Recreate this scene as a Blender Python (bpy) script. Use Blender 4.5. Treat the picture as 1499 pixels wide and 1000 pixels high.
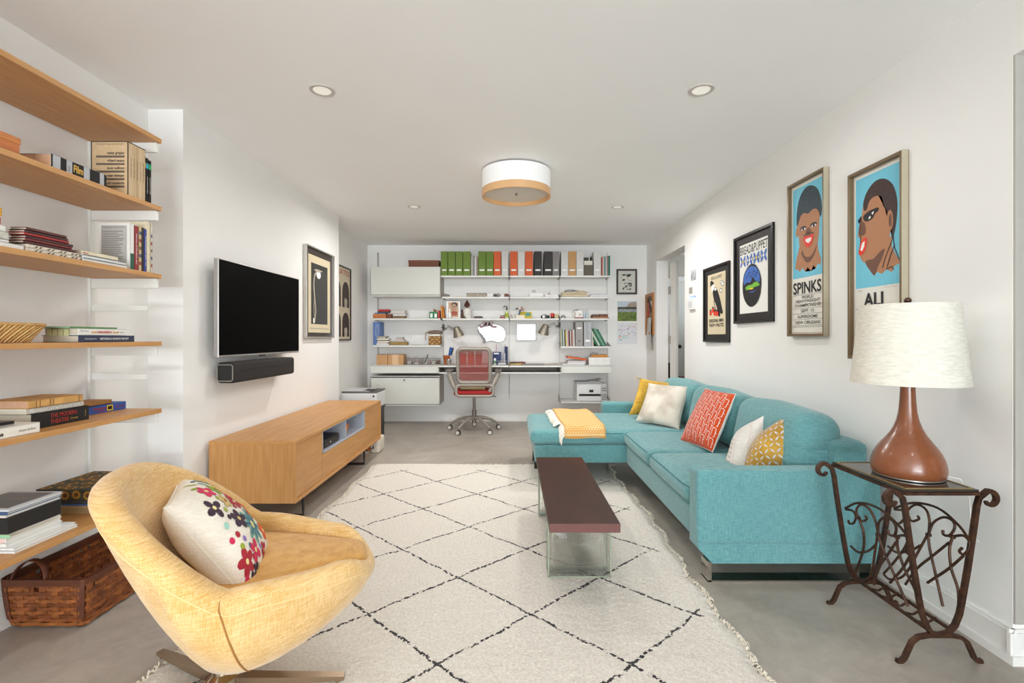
import bpy, bmesh, math, random
from mathutils import Vector, Matrix
R = random.Random(7)
for o in list(bpy.data.objects): bpy.data.objects.remove(o)
SC = bpy.context.scene; COL = SC.collection
PI = math.pi
F = 710.0; CX = 750.0; CY = 494.0; CH = 1.16     # focal length in pixels, vanishing point, eye height
# ------------------------------------------------------------------ camera, world, light, exposure
cam_d = bpy.data.cameras.new('camera'); cam = bpy.data.objects.new('camera', cam_d); COL.objects.link(cam)
cam_d.sensor_width = 36; cam_d.lens = 36*F/1499; cam_d.shift_x = (749.5-CX)/1499; cam_d.shift_y = (CY-500)/1499
cam_d.clip_start = .02
cam.location = (0, 0, CH); cam.rotation_euler = (PI/2, 0, 0); SC.camera = cam
W = bpy.data.worlds.new('world'); SC.world = W; W.use_nodes = True
W.node_tree.nodes['Background'].inputs[0].default_value = (.86, .93, 1, 1)
W.node_tree.nodes['Background'].inputs[1].default_value = 1.2
SC.view_settings.view_transform = 'Standard'; SC.view_settings.look = 'None'
SC.view_settings.gamma = 1; SC.view_settings.use_curve_mapping = False
SC.view_settings.exposure = -0.06
SC.cycles.use_denoising = True; SC.cycles.max_bounces = 10; SC.cycles.diffuse_bounces = 6
SC.cycles.transmission_bounces = 10; SC.cycles.transparent_max_bounces = 12; SC.cycles.caustics_refractive = False
SC.cycles.sample_clamp_indirect = 6
def area(name, loc, rot, sx, sy, power, col=(1, 1, 1)):
    l = bpy.data.lights.new(name, 'AREA'); l.shape = 'RECTANGLE'; l.size = sx; l.size_y = sy; l.energy = power; l.color = col
    o = bpy.data.objects.new(name, l); COL.objects.link(o); o.location = loc; o.rotation_euler = rot; return o
DAY = (.86, .945, 1.0)
area('window_daylight', (.15, -4.85, 1.38), (PI/2, 0, 0), 3.2, 2.1, 130, DAY).data.spread = math.radians(125)           # sky light outside the rear window
area('ceiling_fill', (.15, -5.0, .30), (PI/2+.65, 0, 0), 3.2, 1.0, 440, DAY)          # added unseen fill outside, tilted up to brighten the ceiling
area('side_room_fill', (3.6, -.2, 1.35), (0, PI/2, 0), 1.4, 1.2, 3, DAY)                 # added unseen light in the side room, facing the opening
area('hall_daylight', (2.95, 7.0, 1.8), (0, PI/2, 0), 1.0, .8, 5, DAY)                  # hall beyond the door
for dx_, dy_, pw in ((-.983, 2.505, 4), (.976, 2.505, 4), (-.96, 4.73, 19), (1.03, 4.73, 19), (-.97, .3, 3), (.98, .3, 3)):   # the ceiling downlights, plus an added unseen pair near the camera
    l = area('downlight_glow', (dx_, dy_, 2.425), (0, 0, 0), .09, .09, pw, (1, .985, .97)); l.data.shape = 'DISK'; l.data.spread = math.radians(170)
area('drum_glow', (.03, 3.72, 2.225), (0, 0, 0), .42, .42, 15, (1, .985, .97)).data.shape = 'DISK'
# ------------------------------------------------------------------ helpers
def lin(c):
    return tuple((x/255/12.92 if x/255 <= .04045 else ((x/255+.055)/1.055)**2.4) for x in c)
def P(x, y, D): return Vector(((x-CX)*D/F, D, CH-(y-CY)*D/F))
MATS = {}
def mat(name, rgb, rough=.6, metal=0, var=0, vscale=6, vcol=None, bump=0, bscale=60, stretch=(1, 1, 1), spec=.5, sheen=0, coat=0, emit=0, detail=4, thr=None):
    if name in MATS: return MATS[name]
    m = bpy.data.materials.new(name); m.use_nodes = True; MATS[name] = m
    nt = m.node_tree; N = nt.nodes; L = nt.links; b = N['Principled BSDF']
    c = (*lin(rgb), 1); b.inputs['Base Color'].default_value = c
    b.inputs['Roughness'].default_value = rough; b.inputs['Metallic'].default_value = metal
    b.inputs['Specular IOR Level'].default_value = spec
    if sheen: b.inputs['Sheen Weight'].default_value = sheen; b.inputs['Sheen Roughness'].default_value = .4
    if coat: b.inputs['Coat Weight'].default_value = coat; b.inputs['Coat Roughness'].default_value = .12
    if emit: b.inputs['Emission Color'].default_value = c; b.inputs['Emission Strength'].default_value = emit
    if var or bump:
        tc = N.new('ShaderNodeTexCoord'); mp = N.new('ShaderNodeMapping'); mp.inputs['Scale'].default_value = stretch
        L.new(tc.outputs['Object'], mp.inputs['Vector'])
    if var or vcol:
        n = N.new('ShaderNodeTexNoise'); n.inputs['Scale'].default_value = vscale; n.inputs['Detail'].default_value = detail
        L.new(mp.outputs[0], n.inputs['Vector'])
        cr = N.new('ShaderNodeValToRGB'); lo, hi = thr or (.32, .68)
        cr.color_ramp.elements[0].position = lo; cr.color_ramp.elements[1].position = hi
        c2 = (*lin(vcol), 1) if vcol else tuple(max(0, v*(1-var)) for v in c[:3])+(1,)
        cr.color_ramp.elements[0].color = c2
        cr.color_ramp.elements[1].color = c if vcol else tuple(min(1, v*(1+var*.6)) for v in c[:3])+(1,)
        L.new(n.outputs['Fac'], cr.inputs[0]); L.new(cr.outputs[0], b.inputs['Base Color'])
    if bump:
        n2 = N.new('ShaderNodeTexNoise'); n2.inputs['Scale'].default_value = bscale; n2.inputs['Detail'].default_value = 5
        L.new(mp.outputs[0], n2.inputs['Vector'])
        bp = N.new('ShaderNodeBump'); bp.inputs['Strength'].default_value = bump; bp.inputs['Distance'].default_value = .01
        L.new(n2.outputs['Fac'], bp.inputs['Height']); L.new(bp.outputs[0], b.inputs['Normal'])
    return m
def weave_mat(name, c1, c2, scale=260, rough=.9, blotch=.12, sheen=.3, bump=.25, vs=5):
    """woven cloth: warp and weft threads with irregular slubs"""
    if name in MATS: return MATS[name]
    m = bpy.data.materials.new(name); m.use_nodes = True; MATS[name] = m
    nt = m.node_tree; N = nt.nodes; L = nt.links; b = N['Principled BSDF']
    b.inputs['Roughness'].default_value = rough; b.inputs['Sheen Weight'].default_value = sheen; b.inputs['Specular IOR Level'].default_value = .2
    tc = N.new('ShaderNodeTexCoord'); outs = []
    for st in ((1, 1, .07), (.07, .07, 1)):
        mp = N.new('ShaderNodeMapping'); mp.inputs['Scale'].default_value = st; L.new(tc.outputs['Object'], mp.inputs['Vector'])
        n = N.new('ShaderNodeTexNoise'); n.inputs['Scale'].default_value = scale; n.inputs['Detail'].default_value = 2
        L.new(mp.outputs[0], n.inputs['Vector']); outs.append(n.outputs['Fac'])
    a = N.new('ShaderNodeMath'); a.operation = 'ADD'; L.new(outs[0], a.inputs[0]); L.new(outs[1], a.inputs[1])
    s = N.new('ShaderNodeMath'); s.operation = 'MULTIPLY'; s.inputs[1].default_value = .5; L.new(a.outputs[0], s.inputs[0])
    nb = N.new('ShaderNodeTexNoise'); nb.inputs['Scale'].default_value = vs; nb.inputs['Detail'].default_value = 4; L.new(tc.outputs['Object'], nb.inputs['Vector'])
    mx = N.new('ShaderNodeMath'); mx.operation = 'MULTIPLY_ADD'; L.new(nb.outputs['Fac'], mx.inputs[0]); mx.inputs[1].default_value = blotch*2; L.new(s.outputs[0], mx.inputs[2])
    cr = N.new('ShaderNodeValToRGB'); cr.color_ramp.elements[0].position = .36+blotch; cr.color_ramp.elements[1].position = .64+blotch
    cr.color_ramp.elements[0].color = (*lin(c2), 1); cr.color_ramp.elements[1].color = (*lin(c1), 1)
    L.new(mx.outputs[0], cr.inputs[0]); L.new(cr.outputs[0], b.inputs['Base Color'])
    bp = N.new('ShaderNodeBump'); bp.inputs['Strength'].default_value = bump; bp.inputs['Distance'].default_value = .004
    L.new(s.outputs[0], bp.inputs['Height']); L.new(bp.outputs[0], b.inputs['Normal'])
    return m
def wood_mat(name, c1, c2, axis=1, rough=.45, scale=26, coat=0):
    st = [1, 1, 1]; st[axis] = .06
    return mat(name, c1, rough, 0, var=.2, vcol=c2, vscale=scale, stretch=tuple(st), bump=.06, bscale=90, detail=6, thr=(.3, .72), coat=coat)
def clear_mat(name, col, bump=0, bscale=8, k=.55):
    """clear glass that lets daylight through: part straight transmission, part refraction and reflection"""
    m = glass_mat(name, col, 0, 1.45, bump, bscale); N = m.node_tree.nodes; L = m.node_tree.links
    if 'Mix Shader' in N: return m
    mx = N.new('ShaderNodeMixShader'); tr = N.new('ShaderNodeBsdfTransparent'); tr.inputs[0].default_value = (*col, 1); mx.inputs[0].default_value = k
    L.new(N['Principled BSDF'].outputs[0], mx.inputs[1]); L.new(tr.outputs[0], mx.inputs[2]); L.new(mx.outputs[0], N['Material Output'].inputs[0]); return m
def glass_mat(name, col=(1, 1, 1), rough=0, ior=1.45, bump=0, bscale=8):
    if name in MATS: return MATS[name]
    m = bpy.data.materials.new(name); m.use_nodes = True; MATS[name] = m; N = m.node_tree.nodes; L = m.node_tree.links
    b = N['Principled BSDF']; b.inputs['Base Color'].default_value = (*col, 1); b.inputs['Roughness'].default_value = rough
    b.inputs['Transmission Weight'].default_value = 1; b.inputs['IOR'].default_value = ior
    if bump:
        n = N.new('ShaderNodeTexNoise'); n.inputs['Scale'].default_value = bscale; n.inputs['Detail'].default_value = 1; n.inputs['Distortion'].default_value = .8
        t = N.new('ShaderNodeTexCoord'); L.new(t.outputs['Object'], n.inputs['Vector'])
        bp = N.new('ShaderNodeBump'); bp.inputs['Strength'].default_value = bump; bp.inputs['Distance'].default_value = .03
        L.new(n.outputs['Fac'], bp.inputs['Height']); L.new(bp.outputs[0], b.inputs['Normal'])
    return m
class MB:
    """collects shapes in world space; build() links them as one mesh object"""
    def __init__(s): s.bm = bmesh.new(); s.mi = 0
    def _fin(s, verts, M=None):
        if M is not None: bmesh.ops.transform(s.bm, matrix=M, verts=verts)
        for f in {f for v in verts for f in v.link_faces}: f.material_index = s.mi
    def box(s, x0, x1, y0, y1, z0, z1, bev=0, seg=2, M=None):
        r = bmesh.ops.create_cube(s.bm, size=1); vs = r['verts']
        for v in vs: v.co = Vector(((x0+x1)/2+v.co.x*(x1-x0), (y0+y1)/2+v.co.y*(y1-y0), (z0+z1)/2+v.co.z*(z1-z0)))
        if bev:
            e = list({e for v in vs for e in v.link_edges})
            q = bmesh.ops.bevel(s.bm, geom=e, offset=min(bev, .49*min(abs(x1-x0), abs(y1-y0), abs(z1-z0))), segments=seg, affect='EDGES', profile=.5)
            vs = list({v for f in q['faces'] for v in f.verts} | {v for v in vs if v.is_valid})
        s._fin(vs, M); return s
    def grid(s, fn, nu, nv, closeu=False, closev=False):
        V = [[s.bm.verts.new(fn(i/(nu if closeu else nu-1), j/(nv if closev else nv-1))) for j in range(nv)] for i in range(nu)]
        for i in range(nu if closeu else nu-1):
            for j in range(nv if closev else nv-1):
                try:
                    f = s.bm.faces.new((V[i][j], V[(i+1) % nu][j], V[(i+1) % nu][(j+1) % nv], V[i][(j+1) % nv])); f.material_index = s.mi
                except ValueError: pass
        return V
    def poly(s, pts):
        f = s.bm.faces.new([s.bm.verts.new(p) for p in pts]); f.material_index = s.mi; return s
    def prism(s, pts, vec):
        """extruded outline with thickness"""
        vec = Vector(vec); a = [s.bm.verts.new(Vector(p)) for p in pts]; b = [s.bm.verts.new(Vector(p)+vec) for p in pts]; n = len(a)
        fs = [s.bm.faces.new(a), s.bm.faces.new(b[::-1])]+[s.bm.faces.new((a[i], b[i], b[(i+1) % n], a[(i+1) % n])) for i in range(n)]
        for f in fs: f.material_index = s.mi
        return s
    def tube(s, pts, r, n=8, closed=False, cap=True, sq=False):
        """swept tube; r may be a list; sq gives a square bar"""
        pts = [Vector(p) for p in pts]; m = len(pts); rs = r if isinstance(r, (list, tuple)) else [r]*m
        if sq: n = 4
        T = []
        for i in range(m):
            a = pts[(i-1) % m] if (closed or i) else pts[0]; b = pts[(i+1) % m] if (closed or i < m-1) else pts[-1]
            t = (b-a); T.append(t.normalized() if t.length > 1e-9 else Vector((0, 0, 1)))
        up = Vector((0, 0, 1)) if abs(T[0].z) < .9 else Vector((0, 1, 0))
        N_ = (up-T[0]*up.dot(T[0])).normalized(); rings = []
        for i in range(m):
            N_ = (N_-T[i]*N_.dot(T[i])); N_ = N_.normalized() if N_.length > 1e-6 else T[i].orthogonal().normalized()
            B = T[i].cross(N_); off = PI/4 if sq else 0; k = 1.25 if sq else 1
            rings.append([s.bm.verts.new(pts[i]+(N_*math.cos(2*PI*j/n+off)+B*math.sin(2*PI*j/n+off))*rs[i]*k) for j in range(n)])
        for i in range(m if closed else m-1):
            for j in range(n):
                f = s.bm.faces.new((rings[i][j], rings[i][(j+1) % n], rings[(i+1) % m][(j+1) % n], rings[(i+1) % m][j])); f.material_index = s.mi
        if cap and not closed:
            for rg in (rings[0][::-1], rings[-1]): s.bm.faces.new(rg).material_index = s.mi
        return s
    def lathe(s, c, prof, n=32, sx=1, sy=1):
        """profile of (radius, z) turned about a vertical axis at c"""
        c = Vector(c); V = [[s.bm.verts.new(c+Vector((r*sx*math.cos(2*PI*j/n), r*sy*math.sin(2*PI*j/n), z))) for j in range(n)] for r, z in prof]
        for i in range(len(prof)-1):
            for j in range(n):
                s.bm.faces.new((V[i][j], V[i][(j+1) % n], V[i+1][(j+1) % n], V[i+1][j])).material_index = s.mi
        for rg in (V[0][::-1], V[-1]) if (abs(prof[0][0]-prof[-1][0])+abs(prof[0][1]-prof[-1][1])) > 1e-6 else ():
            if (rg[0].co-rg[n//2].co).length > 1e-4: s.bm.faces.new(rg).material_index = s.mi
        return s
    def cyl(s, a, b, r, n=16): return s.tube([a, b], r, n)
    def ball(s, c, r, sc=(1, 1, 1), seg=12):
        q = bmesh.ops.create_uvsphere(s.bm, u_segments=seg, v_segments=max(6, seg*2//3), radius=r)
        s._fin(q['verts'], Matrix.Translation(c) @ Matrix.Diagonal((*sc, 1))); return s
    def xf(s, M): bmesh.ops.transform(s.bm, matrix=M, verts=s.bm.verts); return s
    def build(s, name, mats, parent=None, smooth=False, sub=0, flipfix=True):
        if flipfix: bmesh.ops.recalc_face_normals(s.bm, faces=s.bm.faces)
        if parent is not None: s.bm.transform(WM[parent.name].inverted())
        me = bpy.data.meshes.new(name); s.bm.to_mesh(me); s.bm.free()
        for m in (mats if isinstance(mats, (list, tuple)) else [mats]): me.materials.append(m)
        o = bpy.data.objects.new(name, me); COL.objects.link(o)
        if smooth:
            me.polygons.foreach_set('use_smooth', [True]*len(me.polygons))
            if smooth != 'all': me.set_sharp_from_angle(angle=math.radians(smooth if smooth > 1 else 40))
        if parent is not None: o.parent = parent; WM[o.name] = WM[parent.name]
        else: WM[o.name] = Matrix()
        if sub: md = o.modifiers.new('smooth', 'SUBSURF'); md.levels = sub; md.render_levels = sub
        return o
WM = {}
def thing(name, label, cat, loc=(0, 0, 0), group=None):
    o = bpy.data.objects.new(name, None); COL.objects.link(o); o.location = loc; o.empty_display_size = .05
    WM[o.name] = Matrix.Translation(loc); o['label'] = label; o['category'] = cat
    if group: o['group'] = group
    return o
def tag(o, label, cat, group=None):
    o['label'] = label; o['category'] = cat
    if group: o['group'] = group
    return o
def st(o, label=None):
    o['kind'] = 'structure'
    return o
def text(s, h, org, xd, up, m, parent, width=None, name='lettering', bold=0, align='CENTER', off=.0006, shear=0):
    """lettering as real flat glyphs; org is the baseline point on the surface"""
    cu = bpy.data.curves.new('t', 'FONT'); cu.body = s; cu.size = 1; cu.align_x = align; cu.extrude = 0; cu.offset = bold; cu.shear = shear; cu.resolution_u = 3
    to = bpy.data.objects.new('t', cu); COL.objects.link(to); dg = bpy.context.evaluated_depsgraph_get()
    me = bpy.data.meshes.new_from_object(to.evaluated_get(dg)); bpy.data.objects.remove(to); bpy.data.curves.remove(cu)
    xd = Vector(xd).normalized(); up = Vector(up).normalized(); nn = xd.cross(up)
    xs = [v.co.x for v in me.vertices] or [0, 1]; w = max(xs)-min(xs); k = h/.72; kx = (width/w) if width else k
    iv = WM[parent.name].inverted()
    for v in me.vertices: v.co = iv @ (Vector(org)+xd*v.co.x*kx+up*v.co.y*k+nn*off)
    me.materials.append(m); o = bpy.data.objects.new(name, me); COL.objects.link(o); o.parent = parent; WM[o.name] = WM[parent.name]; return o
# ------------------------------------------------------------------ materials
WALL = mat('wall_paint', (240, 238, 235), .85, var=.012, vscale=3, bump=.03, bscale=180)
CEIL = mat('ceiling_paint', (245, 244, 243), .9, var=.012, vscale=2)
TRIM = mat('trim_paint', (238, 236, 232), .5)
OAK = wood_mat('oak', (203, 152, 92), (184, 130, 74), 1, scale=70)
OAKX = wood_mat('oak_across', (203, 152, 92), (180, 124, 68), 0)
OAKZ = wood_mat('oak_upright', (203, 152, 92), (184, 130, 74), 2, scale=70)
WHITE = mat('white_enamel', (226, 225, 220), .4); WHITE2 = mat('white_plastic', (232, 232, 230), .35)
CREAMM = mat('cabinet_enamel', (214, 214, 206), .45)
BLACK = mat('black_satin', (22, 20, 20), .4); BLK2 = mat('black_matte', (30, 28, 27), .8)
ALU = mat('aluminium', (176, 172, 166), .35, .8); CHROME = mat('chrome', (205, 200, 192), .12, 1)
GREYM = mat('grey_enamel', (160, 154, 146), .5); PAPER = mat('paper', (228, 224, 214), .9, var=.05, vscale=80)
PAGES = mat('book_pages', (206, 196, 178), .9, var=.14, vscale=300, stretch=(.05, .05, 1))
def col(r, g, b, rough=.6): return mat('paint_%d_%d_%d' % (r, g, b), (r, g, b), rough, var=.06, vscale=25)
# ------------------------------------------------------------------ the room
RXa, RXb = 1.785, 1.86                                    # right wall runs very slightly outwards
def RX(y): return RXa+(RXb-RXa)*(y-1.73)/(6.72-1.73)
H = 2.437; YB = 6.72; LX = -1.843; SX = -2.038
def concrete():
    m = bpy.data.materials.new('polished_concrete'); m.use_nodes = True; N = m.node_tree.nodes; L = m.node_tree.links; b = N['Principled BSDF']
    t = N.new('ShaderNodeTexCoord'); n = N.new('ShaderNodeTexNoise'); n.inputs['Scale'].default_value = 1.3; n.inputs['Detail'].default_value = 9; n.inputs['Distortion'].default_value = 1.6; n.inputs['Roughness'].default_value = .62
    L.new(t.outputs['Object'], n.inputs['Vector']); cr = N.new('ShaderNodeValToRGB')
    cr.color_ramp.elements[0].position = .3; cr.color_ramp.elements[0].color = (*lin((150, 141, 130)), 1)
    cr.color_ramp.elements[1].position = .7; cr.color_ramp.elements[1].color = (*lin((182, 173, 162)), 1)
    L.new(n.outputs['Fac'], cr.inputs[0])
    n2 = N.new('ShaderNodeTexNoise'); n2.inputs['Scale'].default_value = 9; n2.inputs['Detail'].default_value = 8; n2.inputs['Distortion'].default_value = 2; L.new(t.outputs['Object'], n2.inputs['Vector'])
    mx = N.new('ShaderNodeMixRGB'); mx.blend_type = 'SOFT_LIGHT'; mx.inputs[0].default_value = .35; L.new(cr.outputs[0], mx.inputs[1]); L.new(n2.outputs['Fac'], mx.inputs[2])
    v = N.new('ShaderNodeTexVoronoi'); v.inputs['Scale'].default_value = 7; L.new(t.outputs['Object'], v.inputs['Vector'])
    lt = N.new('ShaderNodeMath'); lt.operation = 'LESS_THAN'; lt.inputs[1].default_value = .022; L.new(v.outputs['Distance'], lt.inputs[0])
    m2 = N.new('ShaderNodeMixRGB'); L.new(lt.outputs[0], m2.inputs[0]); L.new(mx.outputs[0], m2.inputs[1]); m2.inputs[2].default_value = (*lin((110, 82, 58)), 1)
    L.new(m2.outputs[0], b.inputs['Base Color'])
    r = N.new('ShaderNodeMapRange'); r.inputs[3].default_value = .28; r.inputs[4].default_value = .5; L.new(n2.outputs['Fac'], r.inputs[0]); L.new(r.outputs[0], b.inputs['Roughness'])
    return m
st(MB().box(-2.2, 4.0, -4.8, 9.0, -.1, 0).build('floor', concrete()))
st(MB().box(-2.2, 4.0, -4.8, 9.0, H, H+.1).build('ceiling', CEIL))
st(MB().box(SX-.12, SX, -4.6, 2.715, 0, H).build('wall_left', WALL))
st(MB().box(SX-.12, LX, 2.715, 5.153, 0, H).build('wall_left', WALL))
st(MB().box(-2.14, -2.006, 5.153, YB, 0, H).build('wall_left', WALL))
st(MB().box(-2.14, 2.0, YB, YB+.12, 0, H).build('wall_far', WALL))
def rwall(y0, y1, z0, z1, name='wall_right', t=.15):
    mb = MB(); p = [(RX(y0), y0, z0), (RX(y1), y1, z0), (RX(y1)+t, y1, z0), (RX(y0)+t, y0, z0)]; mb.prism(p, (0, 0, z1-z0)); return st(mb.build(name, WALL))
DY0, DY1, DH = 5.17, 6.235, 2.144
rwall(1.73, DY0, 0, H); rwall(DY1, YB, 0, H); rwall(DY0, DY1, DH, H)
rwall(.15, 1.73, 2.165, H); rwall(-4.6, .15, 0, H)
st(MB().box(RX(1.73)+.001, RX(1.73)+.15, 1.722, 1.7305, .14, 2.164).build('jamb_shade_board', mat('jamb_shade', (176, 171, 163), .8)))  # added board over the jamb face, its shade put in as a darker colour
# rear wall with the garden window that lights the room
mb = MB(); mb.box(-2.2, -1.4, -4.64, -4.5, 0, H).box(1.7, 4, -4.64, -4.5, 0, H).box(-1.4, 1.7, -4.64, -4.5, 0, .4).box(-1.4, 1.7, -4.64, -4.5, 2.33, H)
st(mb.build('wall_rear', WALL))
w = st(MB().box(-1.42, 1.72, -4.6, -4.54, .38, .42).box(-1.42, 1.72, -4.6, -4.54, 2.31, 2.35).box(-1.42, -1.38, -4.6, -4.54, .42, 2.31).box(1.68, 1.72, -4.6, -4.54, .42, 2.31).build('window_1', TRIM))
for nm, bx in (('mullion', (-1.03, -.96)), ('mullion', (.12, .16)), ('mullion', (.9, .96))):
    MB().box(bx[0], bx[1], -4.59, -4.55, .42, 2.31).build(nm, TRIM, w)
MB().box(-1.38, 1.68, -4.585, -4.555, 1.235, 1.31).build('transom', TRIM, w)
# side room beyond the near opening, hall beyond the door
mb = MB().box(4.0, 4.1, -4.6, 3.2, 0, H).box(2.0, 4.0, 3.1, 3.2, 0, H); st(mb.build('wall_side_room', WALL))
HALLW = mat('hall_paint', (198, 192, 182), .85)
hd = mat('hall_door_paint', (226, 226, 220), .45)
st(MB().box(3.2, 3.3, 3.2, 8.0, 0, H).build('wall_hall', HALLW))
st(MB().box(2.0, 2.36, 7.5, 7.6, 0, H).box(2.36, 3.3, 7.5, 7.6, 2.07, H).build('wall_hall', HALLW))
st(MB().box(2.36, 2.45, 7.46, 7.5, 0, 2.07, .005).box(2.45, 3.2, 7.47, 7.5, 2.02, 2.10, .005).build('trim_1', TRIM))
d = st(MB().box(2.46, 3.18, 7.50, 7.54, .01, 2.02, .004).build('door_2', hd))
for z in (1.8, 1.12, .35): MB().box(2.44, 2.49, 7.48, 7.505, z-.055, z+.055, .003).build('hinge', GREYM, d)
MB().ball((2.57, 7.45, 1.02), .03).cyl((2.57, 7.5, 1.02), (2.57, 7.45, 1.02), .01).build('knob', BLACK, d, True)
d1 = st(MB().box(2.02, 2.06, 6.02, 6.215, .01, 2.11, .004).build('door_1', TRIM))
for z in (1.76, 1.13): MB().box(2.00, 2.022, 6.18, 6.225, z-.05, z+.05, .003).build('hinge', GREYM, d1)
# baseboards with a small step at the foot
def baseboard(name, a, b, n, h=.123):
    a = Vector(a); b = Vector(b); n = Vector(n); mb = MB()
    for t_, z0, z1 in ((.013, 0, h-.012), (.008, h-.012, h), (.022, 0, .032)):
        mb.prism([a+Vector((0, 0, z0)), b+Vector((0, 0, z0)), b+n*t_+Vector((0, 0, z0)), a+n*t_+Vector((0, 0, z0))], (0, 0, z1-z0))
    return st(mb.build(name, TRIM))
baseboard('baseboard_far', (-2.006, YB, 0), (1.86, YB, 0), (0, -1, 0), .11)
baseboard('baseboard_right', (RX(1.715), 1.715, 0), (RX(DY0), DY0, 0), (-1, 0, 0))
baseboard('baseboard_right', (RX(DY1), DY1, 0), (RX(YB), YB, 0), (-1, 0, 0))
baseboard('baseboard_right', (RX(1.73)-.022, 1.73, 0), (RX(1.73)+.15, 1.73, 0), (0, -1, 0))
baseboard('baseboard_left', (LX, 2.715, 0), (LX, 5.153, 0), (1, 0, 0), .13)
baseboard('baseboard_left', (SX, -4.4, 0), (SX, 2.715, 0), (1, 0, 0), .13)
baseboard('baseboard_left', (SX, 2.715, 0), (LX, 2.715, 0), (0, -1, 0), .13)
baseboard('baseboard_left', (-2.006, 5.153, 0), (-2.006, YB, 0), (1, 0, 0), .13)
# ------------------------------------------------------------------ ceiling lights
BULB = mat('lamp_lens', (240, 236, 226), .5, emit=.35)
for px, py, w_, lb in ((471.5, 132, .123, 'white round recessed ceiling downlight above the shelf side, nearer the room front'), (1026.5, 131.5, .123, 'white round recessed ceiling downlight above the poster wall side'),
                   (606, 302.5, .115, 'small far recessed downlight above the television side of the desk wall'), (904, 303, .115, 'small far recessed downlight nearer the doorway')):
    D = F*(H-CH)/(CY-py); x = (px-CX)*D/F; r = w_/2
    t = thing('recessed_light', lb, 'ceiling light', (x, D, H), 'recessed ceiling downlights')
    MB().lathe((x, D, H), [(r*.72, -.001), (r*.74, -.004), (r, -.005), (r+.003, -.002), (r+.003, 0)], 32).build('trim_ring', mat('ring_paint', (196, 190, 184), .5), t, True)
    MB().lathe((x, D, H), [(0.001, -.002), (r*.73, -.002), (r*.73, -.001), (.001, -.001)], 32).build('lens', BULB, t, True)
DX, DD, DR = .03, 3.72, .262
t = thing('drum_ceiling_light', 'white fabric drum ceiling light with pale wooden bottom ring', 'ceiling light', (DX, DD, H))
zb = CH+1.075
MB().lathe((DX, DD, 0), [(DR-.006, zb+.05), (DR, zb+.05), (DR, H-.012), (DR-.006, H-.012), (DR-.006, zb+.05)], 64).build('drum_shade', mat('shade_linen', (240, 239, 238), .8, emit=.12), t, True)
MB().lathe((DX, DD, 0), [(DR-.012, zb), (DR+.002, zb), (DR+.002, zb+.053), (DR-.012, zb+.053), (DR-.012, zb)], 64).build('wooden_ring', mat('maple', (226, 184, 136), .4, var=.1, vcol=(212, 160, 108), vscale=3, stretch=(1, 1, .3)), t, True)
MB().lathe((DX, DD, 0), [(.001, zb+.03), (DR-.012, zb+.03), (DR-.012, zb+.034), (.001, zb+.034)], 64).build('diffuser', mat('diffuser_glass', (214, 206, 196), .6), t, True)
MB().lathe((DX, DD, 0), [(.001, zb+.012), (.008, zb+.016), (.01, zb+.024), (.004, zb+.032)], 16).build('finial', mat('nickel', (120, 100, 80), .3, 1), t, True)
MB().lathe((DX, DD, 0), [(.10, H-.03), (.10, H)], 24).build('canopy', WHITE, t, True)
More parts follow.
